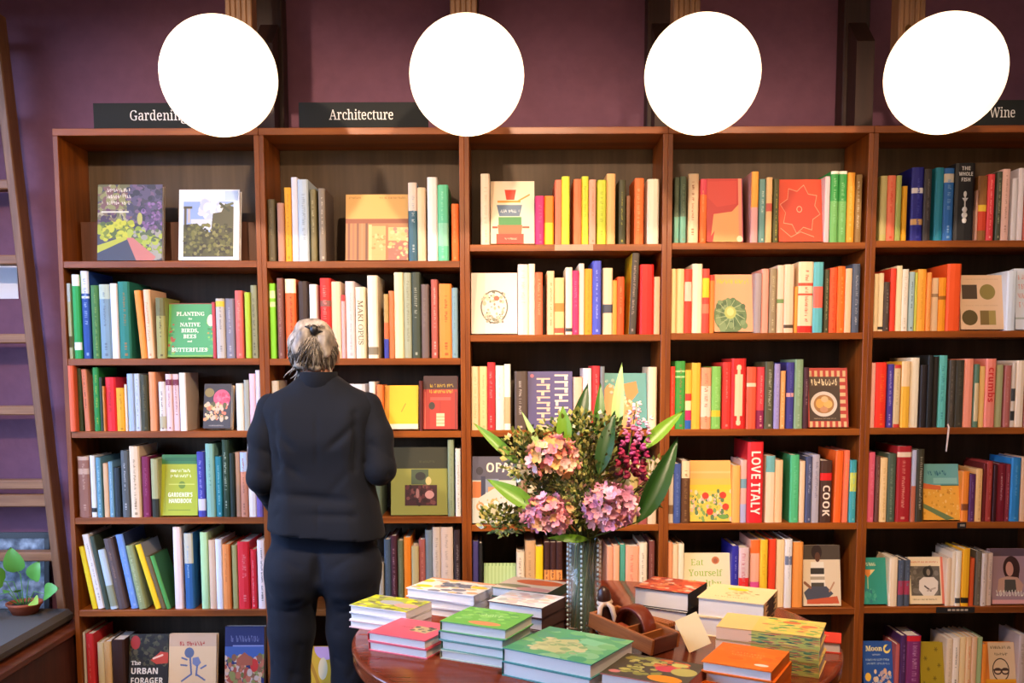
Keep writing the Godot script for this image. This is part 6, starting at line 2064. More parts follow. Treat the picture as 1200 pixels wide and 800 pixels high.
	book(-.3092, .0267, .3049, .2171, -.015, 0, "7a8a96", "", "", [], "", "tall thin grey book between olive and beige ones, fifth shelf of Architecture bay")
	book(-.2808, .0288, .3164, .2243, -.0118, 0, "d9cabc", "", "a89888", [], "", "tall beige book between grey and pale pink ones, fifth shelf of Architecture bay")
	book(-.2507, .048, .3162, .2128, -.0122, 0, "e3cfc2", "", "b8a498", [], "", "tall pale pink book between beige and dark brown ones, fifth shelf of Architecture bay")
	book(-.1972, .0219, .3054, .225, -.01, 0, "3a2a2e", "", "d8d0d0", [], "", "tall thin dark brown book at the right end, fifth shelf of Architecture bay")
	on_shelf(2, .285)   # Architecture bay, bottom shelf
	book(-.8839, .0097, .2447, .1839, -.0078, 0, "8a8478", "", "504a40", [], "", "")
	face_out(-.7296, .1193, .1648, -.02, "yellow_swirl")
	book(-.6591, .0332, .2294, .1521, -.009, 0, "606468", "", "a0a0a0", [], "", "")
	book(-.5288, .0221, .2297, .1822, -.0062, 0, "6a3a4a", "", "", [], "", "")
	book(-.5061, .0219, .2343, .181, -.0143, 0, "b05a3a", "", "", [], "", "")
	book(-.4829, .0221, .2273, .1803, -.0141, 0, "d8c060", "", "", [], "", "")
	book(-.4586, .0332, .222, .1647, -.0076, 0, "c03a2a", "", "e0b0a0", [], "", "red book between tan and grey ones, bottom shelf of Architecture bay")
	book(-.4222, .038, .235, .174, -.011, 0, "7a8a70", "", "", [], "", "grey book at the right end, bottom shelf of Architecture bay")
	on_shelf(3, 2.003)   # middle bay, top shelf
	book(-.088, .0338, .2603, .1995, -.0154, 0, "ead7c0", "", "d0b898", [], "", "tall cream book at the left end, top shelf of middle bay")
	face_out(.0309, .1639, .2352, -.02, "casserole")
	book(.1157, .0318, .1773, .1332, -.0072, 0, "d8206f", "", "f080a0", [], "", "short magenta book right of a face-out book, top shelf of middle bay")
	book(.1491, .0345, .1782, .1362, -.0128, 0, "f6c62a", "", "", [[0,.55,"f2841c"]], "", "short yellow book between magenta and coral ones, top shelf of middle bay")
	book(.1887, .0245, .2362, .1834, -.0122, 0, "f0785a", "", "", [], "", "thin coral book between yellow and lime ones, top shelf of middle bay")
	book(.2138, .029, .2484, .1962, -.009, 0, "dbe23a", "", "a8b020", [], "", "lime book between two coral ones, top shelf of middle bay")
	book(.2581, .0291, .2387, .1776, -.0101, 0, "ef7a4a", "", "", [], "", "coral book between two lime ones, top shelf of middle bay")
	book(.2883, .0252, .2493, .1891, -.015, 0, "d8e03c", "", "a8b020", [], "", "thin lime book between coral and peach ones, top shelf of middle bay")
	book(.3156, .0251, .2364, .1637, -.0091, 0, "f0a68e", "", "e07058", [], "", "thin peach book between two lime ones, top shelf of middle bay")
	book(.346, .0331, .2351, .1758, -.0093, 0, "c9d63a", "", "98a020", [], "", "lime book between peach and tan ones, top shelf of middle bay")
	book(.3811, .0331, .2588, .2034, -.016, 0, "f0b878", "", "", [], "", "tall tan book between lime and dark brown ones, top shelf of middle bay")
	book(.4268, .0251, .2349, .1682, -.01, 0, "3a3a18", "", "d8d040", [], "", "thin dark brown book between tan and brown ones, top shelf of middle bay")
	book(.4554, .0133, .1774, .13, -.0142, 0, "8a5a3a", "", "", [], "", "")
	book(.485, .0344, .2412, .1596, -.0101, 0, "ee6f2a", "", "f0b080", [], "", "orange book between brown and cream ones, top shelf of middle bay")
	book(.5323, .043, .2374, .1746, -.0078, 0, "e6ddc8", "", "", [], "", "cream book at the right end, top shelf of middle bay")
	on_shelf(3, 1.669)   # middle bay, second shelf
	face_out(-.0393, .174, .2299, -.02, "wreath_pink")
	book(.0503, .0394, .2615, .1859, -.0121, 0, "efe3cf", "", "c8b898", [], "", "tall cream book right of a face-out book, second shelf of middle bay")
	book(.0905, .0234, .2637, .197, -.0155, 0, "f3ead0", "", "", [], "", "tall thin cream book between cream and coral ones, second shelf of middle bay")
	book(.1145, .0278, .2313, .1548, -.0076, 0, "ea6a42", "", "f0b090", [], "", "thin coral book between cream and peach ones, second shelf of middle bay")
	book(.1593, .0274, .2372, .1893, -.0157, 0, "ebc89c", "", "d07040", [], "", "thin peach book between coral and peach ones, second shelf of middle bay")
	book(.188, .0361, .212, .1579, -.0152, 0, "eec68a", "", "", [[.45,.6,"c88840"],[.88,.97,"d85a40"]], "", "peach book between peach and cream ones, second shelf of middle bay")
	book(.2291, .0247, .2494, .1678, -.0091, 0, "f3e6cc", "", "", [[.9,.96,"404040"]], "", "thin cream book between peach and magenta ones, second shelf of middle bay")
	book(.2544, .024, .2375, .1641, -.0086, 0, "d6306a", "", "f090b0", [], "", "thin magenta book between two cream ones, second shelf of middle bay")
	book(.2795, .0194, .2643, .2075, -.0153, 0, "ece0d0", "", "", [], "", "tall thin cream book between magenta and amber ones, second shelf of middle bay")
	book(.3002, .0294, .2444, .1664, -.0138, 0, "ef9a1e", "", "c87810", [], "", "amber book between cream and blue ones, second shelf of middle bay")
	book(.3303, .032, .2732, .1918, -.0084, 0, "4a55c8", "", "c8d0f0", [], "", "tall blue book between amber and beige ones, second shelf of middle bay")
	book(.3698, .0361, .2476, .1691, -.0155, 0, "ecd3ae", "", "", [[.55,.68,"4a5060"]], "", "beige book between blue and amber ones, second shelf of middle bay")
	book(.4065, .016, .2013, .152, -.0139, 0, "ef9a3a", "", "", [], "", "thin amber book between beige and red ones, second shelf of middle bay")
	book(.4232, .0264, .2142, .1701, -.0115, 0, "f0521c", "", "f0b080", [], "", "thin red book between amber and charcoal ones, second shelf of middle bay")
	book(.4669, .0267, .3011, .2209, -.0086, 2.2746, "4a4238", "d8b81c", "c8a8a0", [], "", "tall thin charcoal book between two red ones, second shelf of middle bay")
	book(.509, .05, .2594, .1747, -.0076, 0, "ee1f16", "", "", [], "", "tall red book between charcoal and peach ones, second shelf of middle bay")
	book(.561, .022, .2132, .1502, -.0063, 0, "ecb088", "", "", [], "", "thin peach book at the right end, second shelf of middle bay")
	on_shelf(3, 1.31)   # middle bay, third shelf
	book(-.1269, .0269, .2408, .161, -.0072, 0, "efc79a", "", "e0a070", [], "", "thin peach book at the left end, third shelf of middle bay")
	book(-.0989, .031, .2407, .1686, -.0159, 0, "f0cd96", "", "e0a070", [], "", "peach book between peach and red ones, third shelf of middle bay")
	book(-.0664, .029, .256, .1941, -.0149, 0, "cf2a33", "", "f0c0b8", [], "", "tall red book between peach and white ones, third shelf of middle bay")
	book(-.0354, .0324, .2438, .1833, -.0133, 0, "d6e6dc", "", "a8b8b0", [], "", "white book between red and white ones, third shelf of middle bay")
	book(-.0024, .0236, .2491, .195, -.0155, 0, "ecebe2", "", "", [[.5,.9,"c8b088"]], "", "thin white book between white and charcoal ones, third shelf of middle bay")
	book(.0367, .0479, .2221, .164, -.0132, 0, "55473e", "", "f0e8e0", [], "", "")
	face_out(.1726, .1703, .2161, -.02, "purple_words")
	book(.2606, .0337, .1993, .1469, -.0132, 0, "ecbfa0", "", "", [], "", "")
	book(.2961, .0317, .2326, .1586, -.011, 0, "e9dde0", "", "c0a8b0", [], "", "")
	book(.3301, .0297, .2412, .1756, -.0144, 0, "d62f35", "", "f0b0a8", [], "", "")
	book(.361, .0155, .2391, .1635, -.0067, 0, "7a8286", "", "", [], "", "")
	face_out(.4604, .1622, .2083, -.02, "teal_orange")
	book(.543, .0323, .2365, .169, -.0086, 0, "efd9b6", "", "", [], "", "")
	on_shelf(3, .947)   # middle bay, fourth shelf
	face_out(-.0424, .1689, .254, -.02, "opa")
	book(.049, .0354, .2362, .1668, -.0146, 0, "8a6a50", "", "d0b8a0", [], "", "")
	book(.0857, .0339, .2507, .1803, -.0099, 0, "d8c8a8", "", "", [], "", "")
	book(.4741, .0339, .2427, .1899, -.0063, 0, "b8a060", "", "", [], "", "")
	book(.5094, .0339, .2355, .1871, -.0062, 0, "a0504a", "", "", [], "", "")
	book(.5449, .0339, .2423, .1652, -.0075, 0, "d8c0a0", "", "", [], "", "")
	on_shelf(3, .62)   # middle bay, fifth shelf
	book(-.1265, .0214, .2603, .2018, -.0145, 0, "4a4488", "", "", [[.62,1,"d8b070"]], "", "")
	book(-.1028, .0128, .2542, .1875, -.0083, 0, "1f1f22", "", "", [], "", "")
	face_out(-.0215, .1252, .1611, -.02, "green_stripes")
	book(.0425, .0307, .2167, .1486, -.0132, 0, "e8dac4", "", "907860", [], "", "cream book right of a face-out book, fifth shelf of middle bay")
	book(.0754, .04, .261, .2087, -.0143, 0, "cfa678", "", "a07850", [], "", "tall tan book between cream and yellow ones, fifth shelf of middle bay")
	book(.1161, .0285, .2395, .189, -.0131, 0, "f2cc1a", "", "", [], "", "yellow book between tan and dark brown ones, fifth shelf of middle bay")
	book(.1483, .0228, .2556, .1823, -.0154, 0, "3a1c1a", "", "5a3028", [[.42,1,"e89a50"]], "", "tall thin dark brown book between yellow and dark brown ones, fifth shelf of middle bay")
	book(.1718, .0228, .2557, .1986, -.0145, 0, "3a1c1a", "", "5a3028", [[.42,1,"e89a50"]], "", "tall thin dark brown book between two dark brown ones, fifth shelf of middle bay")
	book(.1952, .0242, .2561, .1728, -.0119, 0, "3a1c1a", "", "5a3028", [[.42,1,"e89a50"]], "", "tall thin dark brown book between dark brown and tan ones, fifth shelf of middle bay")
	book(.3907, .0243, .2373, .1869, -.0122, 0, "e3a07c", "", "", [], "", "")
	book(.4155, .0233, .2414, .1812, -.0091, 0, "eab088", "", "", [], "", "")
	book(.4409, .0214, .2452, .1825, -.015, 0, "4fa08c", "", "", [], "", "")
	book(.4629, .051, .2396, .1793, -.0064, 0, "f0a884", "", "e06a50", [], "", "tan book between steel blue and cream ones, fifth shelf of middle bay")
	book(.5149, .0306, .252, .1966, -.0086, 0, "ecdcc2", "", "807050", [], "", "cream book between tan and brown ones, fifth shelf of middle bay")
	book(.5533, .0214, .2597, .1826, -.0126, 0, "7a4038", "", "b09080", [], "", "")
	on_shelf(4, 2.007)   # fourth bay, top shelf
	book(.6341, .0185, .2409, .1801, -.015, 0, "5f7058", "", "a0b090", [[.6,1,"6fae98"]], "", "thin olive book at the left end, top shelf of fourth bay")
	book(.6542, .0225, .2429, .1887, -.0094, 0, "5a6f58", "", "a0b090", [[.6,1,"6fae98"]], "", "thin olive book between olive and beige ones, top shelf of fourth bay")
	book(.6856, .0384, .2536, .1991, -.0149, 0, "efd2ae", "", "a05030", [], "", "beige book between olive and orange ones, top shelf of fourth bay")
	book(.7301, .0245, .2341, .1761, -.0148, 0, "ef6a22", "", "f0a070", [[0,.25,"d03a50"]], "", "thin orange book left of a face-out book, top shelf of fourth bay")
	face_out(.8258, .136, .2383, -.02, "red_coast")
	book(.9193, .0265, .26, .1908, -.012, 0, "d9a0a0", "", "", [[0,.5,"f2a43c"]], "", "tall thin pink book right of a face-out book, top shelf of fourth bay")
	book(.9491, .0245, .2335, .1657, -.0159, 0, "5f8f8c", "", "e0e8e0", [], "", "thin steel blue book between pink and tan ones, top shelf of fourth bay")
	book(.9742, .022, .2381, .181, -.0068, 0, "d9b078", "", "", [[.4,.52,"c05040"]], "", "thin tan book between steel blue and dark green ones, top shelf of fourth bay")
	book(1.0007, .0218, .2324, .1711, -.011, 0, "4a4a20", "", "d8c850", [], "", "thin dark green book left of a face-out book, top shelf of fourth bay")
	face_out(1.1095, .1632, .2341, -.02, "red_star")
	book(1.1917, .0191, .2409, .1658, -.0085, 0, "d9c3cc", "", "", [], "", "thin pale grey book right of a face-out book, top shelf of fourth bay")
	book(1.2126, .0284, .2598, .1999, -.0067, 0, "2f9a48", "", "c0e8b8", [[0,.05,"e8f0e8"],[.42,1,"6fb868"]], "", "tall green book between pale grey and green ones, top shelf of fourth bay")
	book(1.2446, .0318, .2614, .198, -.0151, 0, "2f9a48", "", "c0e8b8", [[0,.05,"e8f0e8"],[.42,1,"6fb868"]], "", "tall green book between green and amber ones, top shelf of fourth bay")
	book(1.277, .0264, .2546, .2029, -.0072, 0, "f2a42a", "", "f0c878", [], "", "thin amber book between green and olive ones, top shelf of fourth bay")
	book(1.3081, .0245, .2481, .1815, -.0143, 0, "9a7a4a", "", "f0e8d8", [], "", "thin olive book at the right end, top shelf of fourth bay")
	on_shelf(4, 1.673)   # fourth bay, second shelf
	book(.6261, .0167, .2385, .1856, -.006, 0, "f0cb8c", "", "", [], "", "thin peach book at the left end, second shelf of fourth bay")
	book(.6452, .03, .239, .1786, -.0122, 0, "f2cd92", "", "", [], "", "peach book between peach and red ones, second shelf of fourth bay")
	book(.6759, .0263, .237, .1808, -.0062, 0, "e8402c", "", "", [[.2,.5,"f0c8b0"]], "", "thin red book between peach and cream ones, second shelf of fourth bay")
	book(.704, .0373, .2566, .1865, -.0063, 0, "f4e6c6", "", "", [], "", "tall cream book between two red ones, second shelf of fourth bay")
	book(.7424, .026, .2382, .1692, -.0074, 0, "ee4a3c", "", "", [[.15,.45,"f2d02a"],[.55,.7,"f08060"]], "", "thin red book between cream and orange ones, second shelf of fourth bay")
	book(.7709, .018, .2159, .1651, -.0149, 0, "f08a3c", "", "", [[0,.1,"e84030"]], "", "thin orange book left of a face-out book, second shelf of fourth bay")
	face_out(.8647, .1466, .2161, -.02, "cabbage")
	book(.9386, .0258, .2213, .1581, -.009, 0, "a89a9e", "", "", [], "", "thin grey book right of a face-out book, second shelf of fourth bay")
	book(.9657, .0267, .2379, .1582, -.012, 0, "f0a08c", "", "", [], "", "thin pink book between two grey ones, second shelf of fourth bay")
	book(.9952, .0254, .2389, .1903, -.0101, 0, "9a8868", "", "d8c8a0", [], "", "thin grey book between pink and cream ones, second shelf of fourth bay")
	book(1.0241, .026, .251, .196, -.0135, 0, "eecfb8", "", "", [[.5,.56,"7a9a60"]], "", "thin cream book between grey and beige ones, second shelf of fourth bay")
	book(1.0507, .036, .2537, .192, -.009, 0, "efcdb0", "", "", [[.88,.93,"504030"]], "", "beige book between cream and amber ones, second shelf of fourth bay")
	book(1.0906, .0114, .1719, .1304, -.0139, 0, "f0a040", "", "", [], "", "")
	book(1.1026, .0559, .2635, .1803, -.0104, 0, "efd8b4", "", "c84030", [[.9,1,"d02a20"],[.3,.34,"e05038"],[.45,.48,"e05038"]], "", "tall cream book between amber and turquoise ones, second shelf of fourth bay")
	book(1.1591, .036, .2615, .2051, -.0062, 0, "5fb8c4", "", "", [[.35,.65,"e86a5a"]], "", "tall turquoise book between cream and dark green ones, second shelf of fourth bay")
	book(1.2026, .018, .2342, .1636, -.0153, 0, "4a4a30", "", "c8c090", [], "", "thin dark green book between turquoise and orange ones, second shelf of fourth bay")
	book(1.2219, .0281, .2405, .1724, -.0136, 0, "ef5a2c", "", "c03a18", [], "", "orange book between dark green and orange ones, second shelf of fourth bay")
	book(1.2508, .028, .2468, .192, -.0123, 0, "f2701c", "", "f0b070", [], "", "orange book between orange and peach ones, second shelf of fourth bay")
	book(1.2794, .0238, .2379, .1777, -.0092, 0, "efc49c", "", "", [], "", "thin peach book between orange and charcoal ones, second shelf of fourth bay")
	book(1.3047, .0287, .2548, .1864, -.0086, 0, "4f5a70", "", "c8c8d0", [], "", "charcoal book at the right end, second shelf of fourth bay")
	on_shelf(4, 1.311)   # fourth bay, third shelf
	book(.6261, .0174, .2372, .1653, -.0063, 0, "ee3a24", "", "f08060", [], "", "thin red book at the left end, third shelf of fourth bay")
	book(.6445, .0384, .2572, .2027, -.0089, 0, "3f9a40", "", "c86a50", [[.14,.17,"a8d890"],[.22,.25,"a8d890"]], "", "tall green book between red and amber ones, third shelf of fourth bay")
	book(.6835, .0229, .2236, .1713, -.0073, 0, "f2b83c", "", "", [[.4,.52,"e8402c"],[.52,.68,"f0e0a0"],[.68,.85,"c82a60"],[.85,1,"2a60b0"]], "", "thin amber book between green and amber ones, third shelf of fourth bay")
	book(.707, .0334, .2503, .1997, -.0069, 0, "f4b43a", "", "", [], "", "amber book between amber and tan ones, third shelf of fourth bay")
	book(.7428, .0384, .2321, .1562, -.0077, 0, "ec9a74", "", "c86a50", [[.3,.8,"e8d0b8"]], "", "tan book between amber and sage ones, third shelf of fourth bay")
	book(.7832, .035, .2366, .1871, -.0081, 0, "7fbf5a", "", "a8d888", [[.7,.8,"f2c030"]], "", "sage book between tan and red ones, third shelf of fourth bay")
	book(.8245, .033, .2519, .1977, -.0127, 0, "e2332c", "", "f0a098", [], "", "red book between sage and red ones, third shelf of fourth bay")
	book(.8582, .0548, .2664, .1801, -.011, 0, "c8221f", "", "", [], "R:f0d0a8", "tall red book between red and coral ones, third shelf of fourth bay")
	book(.9162, .0364, .2342, .1695, -.0094, 0, "ee5a3c", "", "", [[.26,.32,"f0d0b0"]], "", "coral book between two red ones, third shelf of fourth bay")
	book(.955, .0304, .234, .1599, -.0159, 0, "d9404a", "", "f0d8c0", [[.7,1,"8a2050"]], "", "red book between coral and charcoal ones, third shelf of fourth bay")
	book(.9859, .0308, .254, .1976, -.0084, 0, "54543a", "", "e8e8d8", [], "", "charcoal book between red and lilac ones, third shelf of fourth bay")
	book(1.0198, .0215, .2459, .1957, -.0071, 0, "9a8fc8", "", "c8c0e0", [], "", "thin lilac book between charcoal and tan ones, third shelf of fourth bay")
	book(1.0442, .0182, .219, .162, -.009, 0, "e0a060", "", "f0e0c0", [], "", "thin tan book between lilac and indigo ones, third shelf of fourth bay")
	book(1.0671, .0297, .2511, .1976, -.0126, 0, "3f3a8c", "", "6a68b8", [[.46,.52,"e0a0a0"]], "", "indigo book between tan and sage ones, third shelf of fourth bay")
	book(1.0974, .0318, .2623, .2042, -.0068, 0, "84a07a", "", "a8c0a0", [], "", "tall sage book between indigo and dark brown ones, third shelf of fourth bay")
	book(1.1312, .0189, .2321, .1765, -.0078, 0, "4a2430", "", "c0a0a0", [], "", "thin dark brown book left of a face-out book, third shelf of fourth bay")
	face_out(1.2325, .1527, .2249, -.02, "round_plate")
	on_shelf(4, .95)   # fourth bay, fourth shelf
	book(.6261, .0181, .2313, .1585, -.0137, 0, "c9b8a0", "", "", [[.7,.85,"806040"]], "", "thin beige book at the left end, fourth shelf of fourth bay")
	book(.6448, .027, .2284, .1519, -.0081, 0, "3f5490", "", "8090c0", [], "", "thin indigo book between beige and maroon ones, fourth shelf of fourth bay")
	book(.6739, .0326, .2398, .1693, -.0092, 0, "5f3a1c", "", "a08050", [[0,.28,"f0cfa0"]], "", "maroon book left of a face-out book, fourth shelf of fourth bay")
	face_out(.7898, .1595, .232, -.02, "poppy_field")
	book(.8705, .0293, .2204, .1567, -.0121, 0, "f0b05a", "", "", [], "", "tan book right of a face-out book, fourth shelf of fourth bay")
	book(.9012, .0238, .2404, .1644, -.0159, 0, "dfb0a4", "", "", [[.3,.45,"7aa0b0"],[.7,1,"b0b0d8"]], "", "thin peach book between tan and red ones, fourth shelf of fourth bay")
	book(.9257, .0591, .311, .225, -.0081, 0, "e0242c", "", "", [], "T:LOVE_ITALY:f4ecdc", "tall red book between peach and beige ones, fourth shelf of fourth bay")
	book(.9976, .0354, .2571, .1943, -.0155, 0, "f0d4b0", "", "", [[0,.25,"6fb0b0"]], "", "tall beige book between red and peach ones, fourth shelf of fourth bay")
	book(1.0339, .0293, .2399, .1603, -.0158, 0, "f0c090", "", "", [], "", "peach book between beige and turquoise ones, fourth shelf of fourth bay")
	book(1.0913, .034, .2602, .1974, -.015, 0, "4fb87c", "3f9a68", "78d0a0", [], "", "tall turquoise book between two peach ones, fourth shelf of fourth bay")
	book(1.127, .0197, .2365, .184, -.0127, 0, "e8c4a0", "", "", [], "", "thin peach book between turquoise and charcoal ones, fourth shelf of fourth bay")
	book(1.1487, .0231, .254, .1747, -.007, 0, "4a5070", "", "c8c8d8", [], "", "thin charcoal book between peach and lilac ones, fourth shelf of fourth bay")
	book(1.1725, .0285, .2607, .1895, -.0074, 0, "b0a8b4", "", "707080", [], "", "tall lilac book between charcoal and dark brown ones, fourth shelf of fourth bay")
	book(1.2048, .0456, .2377, .1748, -.0115, 0, "4a2f26", "", "", [[.2,.32,"e02020"]], "T:COOK:f0dcc8", "dark brown book between lilac and orange ones, fourth shelf of fourth bay")
	book(1.2579, .03, .2758, .2108, -.0096, .9845, "f0641c", "", "", [], "", "tall orange book between dark brown and coral ones, fourth shelf of fourth bay")
	book(1.2916, .0225, .2766, .212, -.0144, .702, "f27a5a", "", "f0a040", [], "", "tall thin coral book between orange and steel blue ones, fourth shelf of fourth bay")
	book(1.3171, .0244, .2399, .1634, -.0064, 0, "3fa0a8", "", "a0d0d0", [[.2,.5,"c8d05a"]], "", "thin steel blue book at the right end, fourth shelf of fourth bay")
	on_shelf(4, .618)   # fourth bay, fifth shelf
	book(.6261, .0157, .2564, .1778, -.0082, 0, "f0a070", "", "", [], "", "")
	book(.6432, .0219, .2488, .171, -.0117, 0, "f0d0a4", "", "", [], "", "")
	book(.6666, .0213, .25, .177, -.0122, 0, "f4e6c4", "", "", [], "", "")
	face_out(.7817, .1829, .2014, -.02, "eat_healthy")
	book(.8738, .0249, .2408, .1907, -.0131, 0, "2f2a9a", "", "e0d8f0", [[.75,1,"8a40a8"]], "", "thin indigo book right of a face-out book, fifth shelf of fourth bay")
	book(.8993, .0393, .2347, .1664, -.0079, 0, "e0c0c0", "", "c05060", [[.5,1,"e82a2a"]], "", "pale grey book between indigo and peach ones, fifth shelf of fourth bay")
	book(.9451, .0357, .2642, .1823, -.0158, 0, "f0b094", "", "", [[0,.2,"f0702c"],[.62,1,"e05090"]], "", "tall peach book between pale grey and yellow ones, fifth shelf of fourth bay")
	book(.9814, .0276, .2659, .1826, -.0063, 0, "f2c02a", "", "d89a18", [], "", "tall thin yellow book between peach and red ones, fifth shelf of fourth bay")
	book(1.0153, .0274, .2664, .2031, -.0143, 0, "ee4422", "", "", [], "", "tall thin red book between yellow and peach ones, fifth shelf of fourth bay")
	book(1.0459, .0302, .264, .1926, -.0154, 0, "f0cf9a", "", "", [], "", "tall peach book between red and pale pink ones, fifth shelf of fourth bay")
	book(1.0767, .0268, .2676, .1881, -.0064, 0, "e6dfd8", "", "b0a8b0", [[.25,.38,"707890"]], "", "tall thin pale pink book between peach and amber ones, fifth shelf of fourth bay")
	book(1.1092, .0391, .2537, .1814, -.0132, 0, "f09a48", "", "", [], "", "amber book left of a face-out book, fifth shelf of fourth bay")
	face_out(1.2276, .1457, .2314, -.02, "seated_figure")
	on_shelf(5, 2.012)   # rightmost bay, top shelf
	book(1.3988, .026, .2375, .1722, -.0098, 0, "c8c078", "", "", [[0,.9,"c8bc80"]], "", "thin tan book at the left end, top shelf of rightmost bay")
	book(1.4255, .031, .2386, .1724, -.0096, 0, "e85a44", "", "e03020", [[0,1,"ee7a5a"]], "", "coral book between tan and khaki ones, top shelf of rightmost bay")
	book(1.4571, .0194, .2381, .1582, -.0074, 0, "a8b860", "", "", [], "", "thin khaki book between coral and amber ones, top shelf of rightmost bay")
	book(1.4818, .0191, .2009, .1532, -.0138, 0, "f0b020", "", "", [], "", "thin amber book between khaki and indigo ones, top shelf of rightmost bay")
	book(1.5153, .0444, .2681, .1813, -.0102, 0, "1c1f8c", "", "5a60c0", [[.28,.36,"e0e0e8"],[.7,.78,"d8a868"]], "", "tall indigo book between amber and dark green ones, top shelf of rightmost bay")
	book(1.5612, .0273, .2616, .1931, -.009, 0, "3a3436", "", "a09890", [], "", "tall thin dark green book between indigo and teal ones, top shelf of rightmost bay")
	book(1.6051, .0312, .2676, .1947, -.0149, 0, "1f8aa8", "", "", [], "", "tall teal book between dark green and blue ones, top shelf of rightmost bay")
	book(1.6373, .0382, .2658, .195, -.0157, 0, "2a6fc0", "", "c0d8f0", [[.08,.2,"d8d0c0"]], "", "tall blue book between teal and black ones, top shelf of rightmost bay")
	book(1.676, .0714, .2825, .2108, -.0078, 0, "1a1a1e", "", "", [], "T:THE_WHOLE_FISH:e8e8e8", "tall thick black book between blue and tan ones, top shelf of rightmost bay")
	book(1.7567, .007, .1841, .1369, -.012, 0, "c09080", "", "", [], "", "")
	book(1.7643, .0345, .237, .1572, -.0132, 0, "8a5a2a", "", "", [[.45,.55,"d8b030"],[.55,.85,"c03a20"]], "", "brown book between tan and red ones, top shelf of rightmost bay")
	book(1.7994, .0251, .2425, .1872, -.0104, 0, "c8333a", "", "f0c8c0", [], "", "thin red book between brown and dark green ones, top shelf of rightmost bay")
	book(1.8304, .019, .2511, .1672, -.0074, 0, "3a4030", "", "c0c0a0", [], "", "thin dark green book between red and peach ones, top shelf of rightmost bay")
	book(1.8507, .0292, .2603, .1822, -.0078, 0, "d0a8a0", "", "8a6a60", [], "", "tall peach book between dark green and pale grey ones, top shelf of rightmost bay")
	book(1.8896, .0203, .2267, .1596, -.0104, 0, "c8c4cc", "", "", [], "", "thin pale grey book between peach and pale pink ones, top shelf of rightmost bay")
	book(1.9121, .0222, .2642, .1806, -.0123, 0, "d4ccd6", "", "", [], "", "tall thin pale pink book between pale grey and crimson ones, top shelf of rightmost bay")
	book(1.9361, .0286, .2542, .1918, -.0095, 0, "b05040", "", "", [], "", "")
	on_shelf(5, 1.678)   # rightmost bay, second shelf
	book(1.3883, .0162, .2129, .1691, -.0114, 0, "e8cfa0", "", "", [], "", "thin beige book at the left end, second shelf of rightmost bay")
	book(1.4066, .0188, .2157, .1502, -.0154, 0, "ecd8b0", "", "", [[.92,.97,"303030"]], "", "thin cream book between beige and dark green ones, second shelf of rightmost bay")
	book(1.426, .0194, .1826, .1343, -.0094, 0, "4a3c34", "", "b0a8a0", [], "", "short thin dark green book between cream and red ones, second shelf of rightmost bay")
	book(1.4489, .0213, .2327, .1655, -.0114, 0, "e8402a", "", "", [], "", "thin red book between dark green and cream ones, second shelf of rightmost bay")
	book(1.4719, .0213, .2429, .167, -.0146, 0, "f0e2b8", "", "", [], "", "thin cream book between red and cream ones, second shelf of rightmost bay")
	book(1.4938, .0223, .2299, .1556, -.0107, 0, "ece4d4", "", "c8b8a0", [], "", "thin cream book between cream and light blue ones, second shelf of rightmost bay")
	book(1.5206, .0203, .2203, .1638, -.0148, 0, "a8c4cc", "", "303840", [], "", "thin light blue book between cream and lime ones, second shelf of rightmost bay")
	book(1.5424, .0097, .2178, .1481, -.0159, 0, "c8c850", "", "", [], "", "")
	book(1.5527, .032, .23, .171, -.0131, 0, "f0a838", "", "d08820", [], "", "amber book between lime and amber ones, second shelf of rightmost bay")
	book(1.5852, .0154, .2168, .1679, -.0065, 0, "f09a48", "", "d87828", [], "", "thin amber book between amber and peach ones, second shelf of rightmost bay")
	book(1.6063, .0254, .1975, .1326, -.0147, 0, "e8c49c", "", "", [[.3,.36,"a08060"]], "", "short thin peach book between two amber ones, second shelf of rightmost bay")
	book(1.633, .028, .1989, .1532, -.0154, 0, "f29a1c", "", "", [[.35,.42,"a06010"]], "", "short thin amber book between peach and orange ones, second shelf of rightmost bay")
	book(1.6619, .0523, .2494, .1836, -.012, 0, "f2581f", "", "", [], "", "orange book left of a face-out book, second shelf of rightmost bay")
	face_out(1.8035, .1618, .2056, -.02, "four_shapes")
	book(1.885, .0349, .2222, .1614, -.0066, 0, "d8e4f4", "", "", [], "", "white book right of a face-out book, second shelf of rightmost bay")
	face_out(1.9927, .1282, .2302, -.02, "white_red")
	on_shelf(5, 1.314)   # rightmost bay, third shelf
	book(1.3851, .0171, .2454, .1782, -.0081, 0, "efb0a0", "", "", [], "", "thin peach book at the left end, third shelf of rightmost bay")
	book(1.4036, .042, .2469, .1868, -.0088, 0, "ee3420", "", "f2882c", [], "", "red book between peach and indigo ones, third shelf of rightmost bay")
	book(1.4511, .0237, .24, .1882, -.0156, 0, "4a3a9a", "", "e0d8f0", [], "", "thin indigo book between red and peach ones, third shelf of rightmost bay")
	book(1.4753, .0229, .2373, .1705, -.0089, 0, "d9c090", "", "a89060", [[0,.06,"d03a30"],[.94,1,"d03a30"]], "", "thin peach book between indigo and amber ones, third shelf of rightmost bay")
	book(1.501, .0331, .2502, .1837, -.006, 0, "f2b83a", "", "", [[0,.38,"f0cfa0"]], "", "amber book between peach and cream ones, third shelf of rightmost bay")
	book(1.538, .0331, .2642, .2056, -.0145, 0, "efe4cc", "", "", [], "", "tall cream book between amber and black ones, third shelf of rightmost bay")
	book(1.5735, .0236, .2369, .1708, -.0067, 0, "20181a", "", "", [], "", "thin black book between cream and black ones, third shelf of rightmost bay")
	book(1.5991, .0205, .2733, .1966, -.0068, 0, "1c1c1c", "", "", [], "", "tall thin black book between two black ones, third shelf of rightmost bay")
